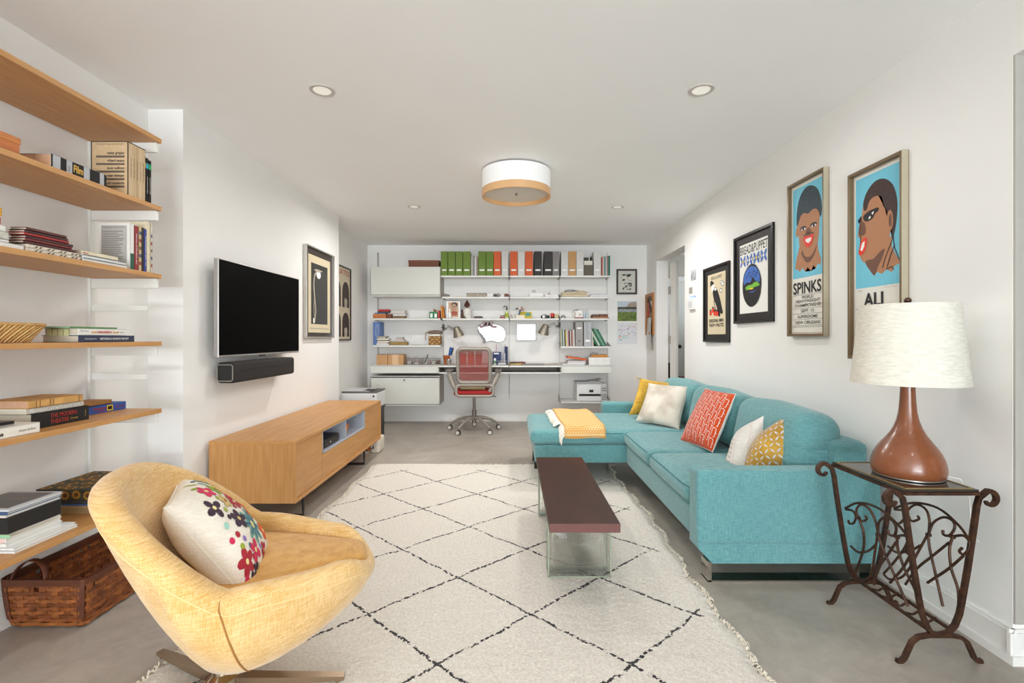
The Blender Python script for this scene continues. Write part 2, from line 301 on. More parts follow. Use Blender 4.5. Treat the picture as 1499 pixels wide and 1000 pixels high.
# ------------------------------------------------------------------ rug
def rug_mat():
    m = bpy.data.materials.new('shaggy_wool'); m.use_nodes = True; N = m.node_tree.nodes; L = m.node_tree.links; b = N['Principled BSDF']
    b.inputs['Roughness'].default_value = .95; b.inputs['Sheen Weight'].default_value = .2; b.inputs['Specular IOR Level'].default_value = .1
    t = N.new('ShaderNodeTexCoord'); sp = N.new('ShaderNodeSeparateXYZ')
    nd = N.new('ShaderNodeTexNoise'); nd.inputs['Scale'].default_value = 9; nd.inputs['Detail'].default_value = 5; L.new(t.outputs['Object'], nd.inputs['Vector'])
    vm = N.new('ShaderNodeVectorMath'); vm.operation = 'MULTIPLY_ADD'; L.new(nd.outputs['Color'], vm.inputs[0]); vm.inputs[1].default_value = (.04, .04, 0); L.new(t.outputs['Object'], vm.inputs[2])
    nd2 = N.new('ShaderNodeTexNoise'); nd2.inputs['Scale'].default_value = 120; nd2.inputs['Detail'].default_value = 3; L.new(t.outputs['Object'], nd2.inputs['Vector'])
    vm2 = N.new('ShaderNodeVectorMath'); vm2.operation = 'MULTIPLY_ADD'; L.new(nd2.outputs['Color'], vm2.inputs[0]); vm2.inputs[1].default_value = (.02, .02, 0); L.new(vm.outputs[0], vm2.inputs[2])
    L.new(vm2.outputs[0], sp.inputs[0])
    def M(op, a, b_=None, c=None):
        n = N.new('ShaderNodeMath'); n.operation = op
        for i, v in enumerate((a, b_, c)):
            if v is None: continue
            if isinstance(v, (int, float)): n.inputs[i].default_value = v
            else: L.new(v, n.inputs[i])
        return n.outputs[0]
    x0 = -.26+.03; y0 = 2.30+.03
    u = M('DIVIDE', M('SUBTRACT', sp.outputs[0], x0), .336); v = M('DIVIDE', M('SUBTRACT', sp.outputs[1], y0), .306)
    def line(s):   # distance to the nearest even integer
        h_ = M('MULTIPLY', s, .5); fr = M('ABSOLUTE', M('SUBTRACT', h_, M('ROUND', h_))); return M('LESS_THAN', fr, .0125)
    ln = M('MAXIMUM', line(M('ADD', u, v)), line(M('SUBTRACT', u, v)))
    inx = M('LESS_THAN', M('ABSOLUTE', M('ADD', sp.outputs[0], .215)), 1.025); iny = M('LESS_THAN', sp.outputs[1], 4.2)
    nk = N.new('ShaderNodeTexNoise'); nk.inputs['Scale'].default_value = 55; nk.inputs['Detail'].default_value = 2; L.new(t.outputs['Object'], nk.inputs['Vector'])
    ln = M('MULTIPLY', M('MULTIPLY', ln, M('MULTIPLY', inx, iny)), M('GREATER_THAN', nk.outputs['Fac'], .44))
    n = N.new('ShaderNodeTexNoise'); n.inputs['Scale'].default_value = 90; n.inputs['Detail'].default_value = 6; n.inputs['Roughness'].default_value = .75; L.new(t.outputs['Object'], n.inputs['Vector'])
    cr = N.new('ShaderNodeValToRGB'); cr.color_ramp.elements[0].position = .3; cr.color_ramp.elements[1].position = .6
    cr.color_ramp.elements[0].color = (*lin((210, 199, 184)), 1); cr.color_ramp.elements[1].color = (*lin((240, 234, 224)), 1); L.new(n.outputs['Fac'], cr.inputs[0])
    mx = N.new('ShaderNodeMixRGB'); L.new(ln, mx.inputs[0]); L.new(cr.outputs[0], mx.inputs[1]); mx.inputs[2].default_value = (*lin((42, 38, 40)), 1)
    L.new(mx.outputs[0], b.inputs['Base Color'])
    bp = N.new('ShaderNodeBump'); bp.inputs['Strength'].default_value = .8; bp.inputs['Distance'].default_value = .008; L.new(n.outputs['Fac'], bp.inputs['Height']); L.new(bp.outputs[0], b.inputs['Normal'])
    return m
t = thing('shaggy_rug', 'cream shaggy wool rug with black diamond lines on grey concrete floor', 'rug', (0, 0, 0))
RM = rug_mat(); rr = random.Random(3); nx, ny = 220, 330; Y0, Y1 = 1.12, 4.36
ex = [(-1.235+.012*math.sin(j*.11)+rr.uniform(-.006, .006), .865+.03*math.sin(j*.035+1)*(j/ny)+.012*math.sin(j*.19)+rr.uniform(-.007, .007)+.04*max(0, j/ny-.6)) for j in range(ny)]
def rugf(i, j):
    jj = int(round(j*(ny-1))); a, b_ = ex[jj]; e = min(i, 1-i)*2.1/.045; e2 = min(1, e)**.6
    x = a+(b_-a)*i; y = Y0+(Y1-Y0)*j+rr.uniform(-.003, .003); y += .02*math.sin(i*9)*(j if j > .97 else 0)
    return Vector((x+rr.uniform(-.002, .002), y, .003+e2*(.019+rr.uniform(-.002, .002)) if 0 < j < 1 else .003))
mb = MB(); mb.grid(rugf, nx, ny); o = mb.build('pile', RM, t, 'all', flipfix=False); o['kind'] = 'stuff'
mb = MB()                                                   # tufts along the sides and the knotted fringe at the ends
for k in range(2600):
    side = rr.random()
    if side < .36: j = rr.random(); x, y = ex[int(j*(ny-1))][0]+.004, Y0+(Y1-Y0)*j; dx, dy = -rr.uniform(.004, .018), rr.uniform(-.02, .02)
    elif side < .72: j = rr.random(); x, y = ex[int(j*(ny-1))][1]-.004, Y0+(Y1-Y0)*j; dx, dy = rr.uniform(.004, .02), rr.uniform(-.02, .02)
    else: x = rr.uniform(-1.235, .92); y = Y1-.006; dx, dy = rr.uniform(-.015, .015), rr.uniform(.01, .055)
    mb.tube([(x, y, .008), (x+dx*.6, y+dy*.6, .011+rr.uniform(0, .008)), (x+dx, y+dy, .004)], [.003, .0022, .001], 4)
o = mb.build('fringe', mat('fringe_wool', (226, 217, 201), .95), t); o['kind'] = 'stuff'
# ------------------------------------------------------------------ oak media cabinet
CB = dict(x0=-1.822, x1=-1.30, y0=2.91, y1=4.80, z0=.162, z1=.537)
t = thing('media_cabinet', 'long low oak media cabinet on black metal legs under the television', 'cabinet', (-1.56, 3.85, 0))
x0, x1, y0, y1, z0, z1 = (CB[k] for k in ('x0', 'x1', 'y0', 'y1', 'z0', 'z1'))
th = .02
def bevel_panel(pts, vec, name, m): MB().prism(pts, vec).build(name, m, t)
MB().box(x0, x1, y0, y1, z1-th, z1, .0015).build('top_panel', OAK, t)
MB().box(x0, x1, y0+th, y1-th, z0, z0+th, .0015).build('bottom_panel', OAK, t)
MB().box(x0, x1, y0, y0+th, z0, z1-th, .0015).build('end_panel', OAKZ, t)
MB().box(x0, x1, y1-th, y1, z0, z1-th, .0015).build('end_panel', OAKZ, t)
MB().box(x0, x0+.012, y0+th, y1-th, z0+th, z1-th).build('back_panel', OAK, t)
NG = mat('niche_lacquer', (176, 180, 190), .5)
fx = x1-.010                                    # fronts sit back behind the mitred frame
MB().box(fx-.018, fx, y0+th+.002, 3.344, z0+th+.002, z1-th-.002, .001).build('door', OAK, t)
MB().box(fx-.018, fx, 4.312, y1-th-.002, z0+th+.002, z1-th-.002, .001).build('door', OAK, t)
MB().box(fx-.018, fx, 3.350, 4.308, z0+th+.002, .352, .001).build('drawer', OAK, t)
nb = MB(); nz0, nz1 = .356, z1-th-.002
nb.box(x0+.12, fx, 3.350, 4.308, nz0, nz0+.01).box(x0+.12, fx, 3.350, 4.308, nz1-.008, nz1).box(x0+.12, fx, 3.350, 3.358, nz0, nz1).box(x0+.12, fx, 4.30, 4.308, nz0, nz1)
nb.box(x0+.12, x0+.13, 3.35, 4.308, nz0, nz1)
nb.build('open_niche', NG, t)
MB().box(x0+.12, fx-.003, 3.822, 3.834, nz0+.01, nz1-.008).build('niche_divider', NG, t)
for yy in (3.13, 4.42):
    mb = MB(); s = .010
    mb.tube([(x1-.05, yy, z0), (x1-.05, yy, s), (x0+.06, yy, s), (x0+.06, yy, z0)], s, sq=True); mb.build('leg_frame', BLACK, t)
# things in the niche
t = thing('media_player', 'black media player box in the left half of the cabinet niche', 'media player', (-1.45, 3.6, nz0+.01))
MB().box(-1.56, -1.335, 3.42, 3.74, nz0+.012, nz0+.072, .006).build('casing', BLACK, t)
MB().box(-1.336, -1.333, 3.45, 3.70, nz0+.02, nz0+.062, .001).build('front_panel', mat('gloss_black', (8, 8, 9), .12), t)
MB().ball((-1.332, 3.55, nz0+.042), .006).build('button', ALU, t, True)
mb = MB(); mb.tube([(-1.34+.02*math.sin(k*.9), 3.372+.012*math.cos(k*.9), nz0+.014+.004*(k % 3)) for k in range(22)], .004, 6)
tag(mb.build('cable_coil', mat('cable_grey', (170, 168, 165), .5), None, True), 'small pale grey cable coil at the left end of the cabinet niche', 'cable')
t = thing('ceramic_fish', 'orange and red painted ceramic ornament in the right half of the niche', 'ornament', (-1.42, 3.98, nz0+.01))
MB().ball((-1.42, 3.98, nz0+.062), .05, (1.2, 1.9, 1), 20).build('body', mat('glaze_red', (178, 62, 34), .3, var=.4, vcol=(214, 120, 44), vscale=14, thr=(.4, .6)), t, True)
mb = MB(); [mb.tube([(-1.372+.004*k, 3.93+.02*k, nz0+.09), (-1.36, 3.93+.02*k, nz0+.06), (-1.372, 3.93+.02*k, nz0+.03)], .004, 6) for k in range(5)]
mb.build('painted_band', mat('glaze_orange', (226, 138, 52), .3), t, True)
# ------------------------------------------------------------------ television and soundbar
t = thing('television', 'large flat television with silver edge and black screen on the wall above the cabinet', 'television', (-1.74, 3.42, 1.038))
Yt0, Yt1, Z0, Z1 = 2.894, 3.948, 1.038, 1.635
M = Matrix.Translation((-1.745, 3.42, 0)) @ Matrix.Rotation(math.radians(-.9), 4, 'Z') @ Matrix.Translation((1.745, -3.42, 0))
MB().box(-1.775, -1.745, Yt0, Yt1, Z0, Z1, .004, M=M).build('casing', mat('silver_bezel', (168, 164, 160), .35, .5), t)
MB().box(-1.7452, -1.7435, Yt0+.006, Yt1-.006, Z0+.014, Z1-.006, M=M).build('screen', mat('screen_black', (0, 0, 0), .5, spec=.04), t)
MB().box(LX+.001, -1.776, 3.25, 3.6, 1.2, 1.5, .004).build('wall_bracket', BLACK, t)
MB().box(-1.765, -1.75, 3.38, 3.44, Z0-.008, Z0+.002).build('sensor', BLACK, t)
t = thing('soundbar', 'black fabric soundbar with grey end cap mounted under the television', 'soundbar', (-1.76, 3.38, .876))
MB().box(LX+.03, -1.705, 2.97, 3.80, .878, 1.006, .018, 4).build('body', mat('speaker_cloth', (38, 34, 33), .85, bump=.2, bscale=500), t, True)
mb = MB(); mb.tube([(-1.80+.0, 2.968, z) if 0 else (x, 2.968, z) for x, z in ((LX+.045, .892), (-1.72, .892), (-1.712, .90), (-1.712, .984), (-1.72, .992), (LX+.045, .992), (LX+.037, .984), (LX+.037, .90))], .003, 6, closed=True)
mb.build('end_trim', ALU, t, True)
MB().box(-1.7055, -1.7035, 3.0, 3.77, .955, .957).build('seam_line', BLACK, t)
MB().box(LX+.001, LX+.031, 3.3, 3.5, .90, .98).build('wall_bracket', BLACK, t)
# ------------------------------------------------------------------ framed pictures
def wallframe(name, label, side, ya, yb, za, zb, fw, depth, fm, matm=None, mw=0, group=None, x=None, tilt=0):
    """frame on the right (side=-1) or left (side=1) wall between ya and yb; returns thing and the print corners"""
    xw = x if x is not None else (RX((ya+yb)/2) if side < 0 else LX)
    n = Vector((side, 0, 0)); t = thing(name, label, 'framed picture', (xw, (ya+yb)/2, za), group)
    def bx(y0, y1, z0, z1, d0, d1, nm, m, bev=0):
        a, b = sorted((xw+side*d0, xw+side*d1)); return MB().box(a, b, y0, y1, z0, z1, bev).build(nm, m, t)
    for nm, q in (('frame_rail', (ya, yb, zb-fw, zb)), ('frame_rail', (ya, yb, za, za+fw)), ('frame_stile', (ya, ya+fw, za+fw, zb-fw)), ('frame_stile', (yb-fw, yb, za+fw, zb-fw))):
        bx(*q, .001, depth, nm, fm, .0015)
    bx(ya+fw*.5, yb-fw*.5, za+fw*.5, zb-fw*.5, .002, depth*.35, 'backing', matm or fm)
    X = xw+side*(depth*.35+.0006)
    return t, X
def smooth2(pts, n=4):
    out = []; m = len(pts)
    for i in range(m):
        p0, p1, p2, p3 = [Vector(pts[(i+k-1) % m]) for k in range(4)]
        for q in range(n): u = q/n; out.append(.5*((2*p1)+(p2-p0)*u+(2*p0-5*p1+4*p2-p3)*u*u+(3*p1-p0-3*p2+p3)*u**3))
    return out
class Flat:
    """draws flat print in picture coordinates: s to the right as seen, v up, both 0..1, on a wall at x=X"""
    def __init__(f, t, X, side, y0, y1, z0, z1): f.t, f.X, f.side, f.y0, f.y1, f.z0, f.z1 = t, X, side, y0, y1, z0, z1; f.k = 0
    def pt(f, s, v, d=0):
        y = f.y1-(f.y1-f.y0)*s if f.side < 0 else f.y0+(f.y1-f.y0)*s
        return Vector((f.X+f.side*d, y, f.z0+(f.z1-f.z0)*v))
    def shape(f, pts, m, name='print'):
        f.k += 1; d = .00012*f.k
        if name in ('hair', 'face', 'lips', 'jaw_shadow', 'beard', 'suit', 'hill', 'nose', 'brow'): pts = [tuple(p) for p in smooth2(pts)]
        c = [f.pt(s, v, d) for s, v in pts]; mb = MB(); mb.poly(c)
        bmesh.ops.triangulate(mb.bm, faces=mb.bm.faces)
        return mb.build(name, m, f.t, flipfix=False)
    def rect(f, a, b, c, d, m, name='print'): return f.shape([(a, c), (b, c), (b, d), (a, d)], m, name)
    def ell(f, cx, cy, rx, ry, m, name='print', n=24, rot=0, jag=0):
        rj = random.Random(int(cx*997+cy*131)); pts = []
        for k in range(n):
            q = 2*PI*k/n; j = 1+jag*(rj.random()-.5); px, py = rx*math.cos(q)*j, ry*math.sin(q)*j
            pts.append((cx+px*math.cos(rot)-py*math.sin(rot), cy+px*math.sin(rot)+py*math.cos(rot)))
        return f.shape(pts, m, name)
    def stroke(f, pts, w, m, name='print'):
        f.k += 1; mb = MB(); P_ = [f.pt(s, v, .00012*f.k) for s, v in pts]; L_ = []
        for i, p in enumerate(P_):
            a = P_[max(0, i-1)]; b = P_[min(len(P_)-1, i+1)]; tt = (b-a).normalized(); nn = Vector((1, 0, 0)).cross(tt)*w/2; L_.append((p+nn, p-nn))
        for i in range(len(L_)-1): mb.poly([L_[i][0], L_[i+1][0], L_[i+1][1], L_[i][1]])
        return mb.build(name, m, f.t, flipfix=False)
    def text(f, s_, cx, base, h, m, width=None, bold=0):
        f.k += 1; xd = (0, -1, 0) if f.side < 0 else (0, 1, 0)
        return text(s_, h*(f.z1-f.z0), f.pt(cx, base), xd, (0, 0, 1), m, f.t, width*(f.y1-f.y0) if width else None, bold=bold, off=.00012*f.k)
PRINTW = mat('print_paper', (226, 222, 212), .6); INK = mat('ink_black', (26, 22, 24), .6); BLUEP = mat('print_sky_blue', (112, 193, 216), .55)
SKIN = mat('print_brown', (176, 122, 86), .6); HAIR = mat('print_dark_brown', (62, 40, 36), .6, var=.3, vscale=60); HAIRB = mat('print_teal_black', (44, 62, 70), .6, var=.5, vscale=120)
REDP = mat('print_red', (226, 46, 26), .5); WP = mat('print_white', (240, 238, 232), .6); SHADE = mat('print_umber', (112, 74, 56), .6); GOLD = mat('bronze_frame', (124, 104, 78), .35, .35); EDGE = mat('champagne_edge', (176, 166, 144), .4, .2)
def poster(name, label, ya, yb, za, zb, word, lines):
    t, X = wallframe(name, label, -1, ya, yb, za, zb, .016, .034, GOLD, mat('poster_backing', (198, 190, 176), .8))
    MB().box(min(RX(ya)-.034, RX(ya)), RX(ya)-.004, ya-.0012, ya, za, zb).build('frame_edge', EDGE, t)
    f = Flat(t, X, -1, ya+.024, yb-.024, za+.026, zb-.024)
    f.rect(0, 1, 0, 1, PRINTW, 'poster_paper'); f.rect(.03, .98, .368, .985, BLUEP, 'blue_field')
    return t, f
# poster with the front-facing face
t, f = poster('boxing_poster', 'tall narrow framed poster of a smiling face on blue, lettered SPINKS', 2.754, 3.127, 1.166, 2.131, 'SPINKS', ())
f.shape([(.10, .44), (.14, .50), (.20, .55), (.26, .60), (.78, .60), (.82, .52), (.9, .46), (.88, .425), (.8, .44), (.74, .41), (.68, .435), (.60, .40), (.5, .43), (.42, .405), (.34, .435), (.26, .41), (.18, .43)], SKIN, 'neck')
f.shape([(.22, .66), (.25, .58), (.32, .51), (.45, .465), (.58, .465), (.72, .51), (.82, .60), (.85, .72), (.86, .80), (.2, .80)], SKIN, 'face')
f.shape([(.30, .53), (.36, .50), (.46, .465), (.58, .465), (.72, .51), (.82, .60), (.78, .57), (.70, .53), (.60, .50), (.48, .50), (.40, .515), (.34, .55)], SHADE, 'beard')
f.shape([(.16, .73), (.15, .80), (.20, .88), (.30, .935), (.45, .965), (.62, .96), (.78, .925), (.88, .86), (.92, .78), (.88, .73), (.84, .76), (.78, .79), (.66, .80), (.52, .785), (.38, .80), (.28, .785), (.22, .75)], HAIRB, 'hair')
f.ell(.175, .685, .05, .035, SKIN, 'ear'); 
for cx in (.36, .68):
    f.ell(cx, .700, .10, .013, HAIR, 'brow'); f.ell(cx+.01, .692, .07, .008, WP, 'eye'); f.ell(cx+.01, .692, .032, .009, INK, 'pupil')
f.shape([(.49, .69), (.55, .69), (.61, .662), (.56, .655), (.50, .652), (.44, .662)], SHADE, 'nose')
f.shape([(.36, .648), (.44, .655), (.53, .650), (.62, .655), (.70, .648), (.66, .636), (.40, .636)], SHADE, 'moustache'); f.shape([(.37, .632), (.45, .64), (.53, .634), (.61, .64), (.69, .632), (.66, .60), (.60, .572), (.52, .562), (.45, .572), (.40, .60)], REDP, 'lips'); f.shape([(.43, .618), (.53, .622), (.63, .618), (.60, .60), (.53, .588), (.46, .60)], WP, 'teeth')
f.text('SPINKS', .475, .262, .078, INK, .86, .02)
INK2 = mat('ink_grey', (96, 90, 86), .6)
for s_, y_, w_ in (('WORLD', .226, .36), ('HEAVYWEIGHT', .199, .74), ('CHAMPIONSHIP', .171, .80), ('SEPT. 15', .133, .40), ('SUPERDOME', .095, .62), ('NEW ORLEANS', .056, .76)):
    f.text(s_, .5, y_, .021, INK2, w_, .01)
for y_ in (.252, .160, .124, .086, .045): f.rect(.03, .97, y_, y_+.0018, INK2, 'rule_line')
f.rect(.05, .95, .035, .037, INK2, 'rule_line')
# poster with the turned face
t, f = poster('boxing_poster', 'tall narrow framed poster of a turned face on blue, lettered ALI, behind the lamp', 2.191, 2.549, 1.049, 2.009, 'ALI', ())
f.shape([(.42, .45), (.46, .52), (.56, .58), (.80, .62), (.80, .56), (.87, .52), (.97, .47), (.86, .462), (.80, .43), (.70, .45), (.60, .43), (.50, .445), (.44, .43)], SKIN, 'neck')
f.shape([(.10, .70), (.085, .665), (.15, .64), (.12, .61), (.14, .575), (.12, .56), (.17, .525), (.26, .505), (.42, .50), (.60, .545), (.74, .60), (.80, .70), (.78, .80), (.60, .86), (.40, .87), (.22, .84), (.17, .78), (.14, .74)], SKIN, 'face')
f.shape([(.25, .505), (.40, .44), (.46, .43), (.52, .47), (.62, .52), (.66, .56), (.56, .55), (.42, .52), (.3, .52)], SHADE, 'jaw_shadow')
f.shape([(.22, .80), (.20, .84), (.28, .895), (.45, .935), (.65, .93), (.82, .88), (.90, .80), (.90, .72), (.86, .64), (.80, .60), (.80, .66), (.74, .70), (.70, .76), (.62, .79), (.60, .84), (.45, .855), (.34, .84), (.28, .80)], HAIR, 'hair')
f.ell(.76, .70, .065, .055, SKIN, 'ear'); f.ell(.77, .70, .03, .035, SHADE, 'ear_fold')
f.shape([(.20, .765), (.30, .785), (.42, .790), (.52, .79), (.54, .775), (.46, .76), (.40, .738), (.26, .735)], INK, 'brow')
f.ell(.38, .760, .06, .009, WP, 'eye', rot=.25); f.ell(.38, .760, .028, .009, INK, 'pupil')
f.shape([(.08, .755), (.16, .775), (.17, .745), (.10, .735)], INK, 'far_brow')
f.shape([(.13, .735), (.22, .735), (.26, .69), (.22, .665), (.10, .675)], SHADE, 'nose')
f.shape([(.10, .565), (.12, .60), (.17, .635), (.24, .648), (.29, .635), (.28, .605), (.24, .575), (.17, .555)], REDP, 'lips'); f.shape([(.14, .585), (.18, .62), (.24, .63), (.23, .60), (.18, .575)], WP, 'teeth')
for pts in ([(.82, .60), (.72, .54), (.66, .50), (.62, .46)], [(.86, .57), (.78, .52), (.72, .47), (.70, .45), (.80, .46), (.84, .44)], [(.83, .62), (.85, .56), (.90, .52), (.95, .485)]): f.stroke(pts, .0045, INK, 'scribble')
f.text('ALI', .44, .266, .072, INK, .42, .03)
for s_, y_, w_ in (('WORLD', .222, .34), ('HEAVYWEIGHT', .195, .72), ('CHAMPIONSHIP', .167, .78), ('SEPT. 15', .130, .40), ('SUPERDOME', .093, .60), ('NEW ORLEANS', .055, .74)): f.text(s_, .5, y_, .021, INK2, w_, .01)
for y_ in (.250, .157, .121, .083, .042): f.rect(.03, .97, y_, y_+.0018, INK2, 'rule_line')
f.text('12/100', .14, .350, .008, INK2); f.stroke([(.66, .355), (.7, .362), (.74, .352), (.8, .36), (.86, .354), (.92, .358)], .0012, INK2, 'signature')
# puppet theatre prints
BF = mat('black_frame', (24, 20, 18), .3, .1); BMAT = mat('black_mount', (34, 29, 27), .6); BB = mat('print_blue', (62, 108, 190), .6); YP = mat('print_yellow', (232, 200, 40), .6); GP = mat('print_green', (120, 190, 60), .6); CR = mat('print_cream', (214, 200, 168), .7)
t, X = wallframe('theatre_print', 'black framed print with BREAD & PUPPET lettering and dark oval landscape', -1, 3.342, 3.934, 1.27, 1.957, .02, .022, BF, BMAT)
f = Flat(t, X, -1, 3.342+.085, 3.934-.085, 1.27+.075, 1.957-.075)
f.rect(0, 1, 0, 1, WP, 'print_paper')
f.text('BREAD&PUPPET', .5, .855, .12, INK, .98, .012)
for k in range(4):
    c = .125+.25*k
    for q in range(4): f.ell(c+.075*math.cos(PI/4+q*PI/2), .755+.045*math.sin(PI/4+q*PI/2), .065, .026, BB, 'flower_petal', 10, rot=(PI/4 if q % 2 == 0 else -PI/4))
    f.ell(c, .755, .035, .022, YP if k % 2 == 0 else WP, 'flower_heart', 8)
    if k < 3: f.stroke([(c+.09, .79), (c+.16, .72)], .004, INK, 'cross_line'); f.stroke([(c+.09, .72), (c+.16, .79)], .004, INK, 'cross_line')
f.ell(.46, .385, .34, .30, INK, 'dark_oval', 28, jag=.04); f.ell(.46, .47, .29, .185, BB, 'night_sky', 24, jag=.05)
f.shape([(.20, .40), (.30, .44), (.42, .43), (.5, .50), (.6, .44), (.7, .42), (.76, .38), (.6, .31), (.4, .30), (.24, .32)], INK, 'hill')
f.ell(.40, .365, .17, .035, GP, 'meadow', 18, jag=.4); f.ell(.62, .385, .12, .035, GP, 'meadow', 16, jag=.4); f.ell(.45, .34, .08, .012, YP, 'lit_field', 10)
for k in range(9): f.stroke([(.26+.05*k, .50+.03*(k % 3)), (.30+.05*k, .52+.03*(k % 3)), (.33+.05*k, .50+.03*(k % 3))], .005, INK, 'bird')
t, X = wallframe('theatre_print', 'smallest black framed cream print of a leaning man in a black suit', -1, 4.045, 4.59, 1.118, 1.802, .02, .022, BF, BMAT)
f = Flat(t, X, -1, 4.045+.085, 4.59-.085, 1.118+.07, 1.802-.07)
f.rect(0, 1, 0, 1, CR, 'print_paper'); f.text('BREAD & PUPPET', .5, .905, .055, INK, .62, .012)
f.shape([(.30, .70), (.42, .76), (.56, .72), (.72, .56), (.80, .44), (.86, .34), (.74, .33), (.68, .42), (.72, .30), (.64, .29), (.56, .40), (.46, .50), (.36, .58)], INK, 'suit')
f.ell(.30, .77, .09, .045, WP, 'face', 14, rot=.4); f.shape([(.12, .80), (.38, .84), (.36, .86), (.28, .865), (.24, .90), (.14, .88), (.16, .84)], INK, 'hat')
f.stroke([(.36, .56), (.42, .44), (.50, .38)], .012, INK, 'arm')
for a, b_ in ((.45, .74), (.80, .83), (.76, .70), (.86, .80)): f.ell(a, b_, .075, .035, INK, 'cloud', 12); f.ell(a, b_, .06, .025, WP, 'cloud', 12)
for a, b_ in ((.12, .32), (.26, .36), (.36, .31), (.50, .30)): f.rect(a, a+.12, b_, b_+.07, REDP, 'red_house'); f.shape([(a, b_+.07), (a+.06, b_+.11), (a+.12, b_+.07)], INK, 'house_roof')
f.text('DIAGONAL MAN', .5, .20, .055, INK, .8, .012); f.text('THEORY + PRACTICE', .5, .125, .055, INK, .82, .012)
# left wall
t, X = wallframe('flower_print', 'silver framed dark print of a pale drooping flower beside the television', 1, 4.27, 4.935, 1.155, 1.987, .012, .035, mat('silver_frame', (196, 192, 186), .25, .7), mat('brown_mount', (62, 54, 46), .5))
f = Flat(t, X, 1, 4.27, 4.935, 1.155, 1.987)
f.rect(.12, .90, .06, .915, CR, 'print_paper'); f.rect(.21, .80, .155, .83, mat('print_charcoal', (46, 46, 44), .35), 'dark_ground')
TP = mat('print_stone', (178, 168, 150), .6)
f.stroke([(.33, .17), (.37, .3), (.33, .45), (.30, .6), (.33, .70), (.42, .745)], .022, TP, 'stem'); f.stroke([(.34, .17), (.30, .35), (.34, .48)], .010, TP, 'leaf')
f.ell(.47, .715, .075, .045, WP, 'blossom', 16); f.shape([(.30, .76), (.42, .775), (.62, .77), (.52, .745), (.40, .74)], TP, 'petal'); f.rect(.28, .32, .165, .22, WP, 'label_block')
f.text('BLOSSFELDT', .5, .10, .02, TP, .6) if 0 else f.rect(.18, .84, .10, .112, TP, 'caption_line')
t, X = wallframe('theatre_print', 'black edged poster with arches and red heading at the recess beyond the television wall', 1, 5.36, 5.985, 1.125, 2.0, .014, .02, BF, CR, x=-2.006)
f = Flat(t, X, 1, 5.36, 5.985, 1.125, 2.0)
f.rect(.03, .97, .02, .98, mat('print_sand', (206, 192, 168), .7), 'print_paper')
AR = mat('print_brown_black', (58, 44, 40), .6)
f.text('PIRATES', .52, .885, .07, mat('print_brick', (168, 72, 58), .6), .86, .01)
for a, b_, c_, d_ in ((.10, .46, .45, .80), (.54, .92, .45, .80), (.10, .46, .05, .38), (.54, .92, .05, .38)):
    f.shape([(a, c_), (b_, c_), (b_, c_+(d_-c_)*.6)]+[((a+b_)/2+(b_-a)/2*math.cos(q*PI/8), c_+(d_-c_)*.6+(d_-c_)*.4*math.sin(q*PI/8)) for q in range(1, 8)]+[(a, c_+(d_-c_)*.6)], AR, 'arch')
    f.ell((a+b_)/2, c_+.07, .09, .06, TP, 'figure', 12, jag=.3); f.rect((a+b_)/2-.07, (a+b_)/2+.07, c_, c_+.07, TP, 'figure')
# ------------------------------------------------------------------ sofa
TEAL = weave_mat('teal_weave', (117, 165, 167), (82, 136, 140), 420, bump=.3, blotch=.06, vs=3)
PIP = mat('teal_piping', (74, 128, 134), .8)
def soft(x0, x1, y0, y1, z0, z1, r=.05, puff=.02, n=14, seed=0, M=None, flat_bottom=True):
    """upholstered block: rounded box with a crowned, slightly uneven top"""
    rs = random.Random(seed); ph = [rs.uniform(0, 6) for _ in range(4)]
    mb = MB(); bm = mb.bm; bmesh.ops.create_cube(bm, size=2); bmesh.ops.subdivide_edges(bm, edges=bm.edges, cuts=n, use_grid_fill=True)
    hx, hy, hz = (x1-x0)/2, (y1-y0)/2, (z1-z0)/2; c = Vector(((x0+x1)/2, (y0+y1)/2, (z0+z1)/2))
    def warp(t): return math.copysign(1-(1-abs(t))**1.6, t)
    for v in bm.verts:
        p = Vector((warp(v.co.x)*hx, warp(v.co.y)*hy, warp(v.co.z)*hz)); rr_ = min(r, hx*.98, hy*.98, hz*.98)
        q = Vector((max(-hx+rr_, min(hx-rr_, p.x)), max(-hy+rr_, min(hy-rr_, p.y)), max(-hz+rr_, min(hz-rr_, p.z)))); d = p-q
        if d.length > 1e-7: p = q+d.normalized()*rr_
        u, w, k = p.x/hx, p.y/hy, p.z/hz
        if k > 0 or not flat_bottom:
            p.z += math.copysign(puff*(1-u*u)*(1-w*w)*min(1, abs(k)*1.5), k)+.003*math.sin(u*4+ph[0])*math.sin(w*5+ph[1])*(k > .5)
        p.x += puff*.5*u*(1-w*w)*(1-k*k); p.y += puff*.5*w*(1-u*u)*(1-k*k)
        v.co = c+p
    if M is not None: bm.transform(M)
    return mb
t = thing('sectional_sofa', 'large teal fabric corner sofa with chaise and chrome legs along the poster wall', 'sofa', (1.3, 3.4, 0))
soft(.872, 1.74, 2.28, 2.40, .178, .532, .022, .004, 16).build('armrest', TEAL, t, True)
mb = MB().prism([(.945, 2.285, .094), (1.735, 2.285, .094), (1.735, 2.285, .20), (.875, 2.285, .20), (.875, 2.285, .165)], (0, .11, 0)); mb.build('armrest_skirt', TEAL, t)
soft(.872, 1.74, 4.665, 4.80, .178, .530, .022, .004, 12).build('armrest', TEAL, t, True)
soft(.885, 1.60, 2.402, 3.77, .178, .325, .015, 0, 10).build('seat_base', TEAL, t, True)
soft(.175, 1.60, 3.772, 4.664, .178, .325, .02, 0, 10).build('chaise_base', TEAL, t, True)
soft(1.56, 1.738, 2.35, 4.75, .12, .655, .04, 0, 14).build('back_frame', TEAL, t, True)
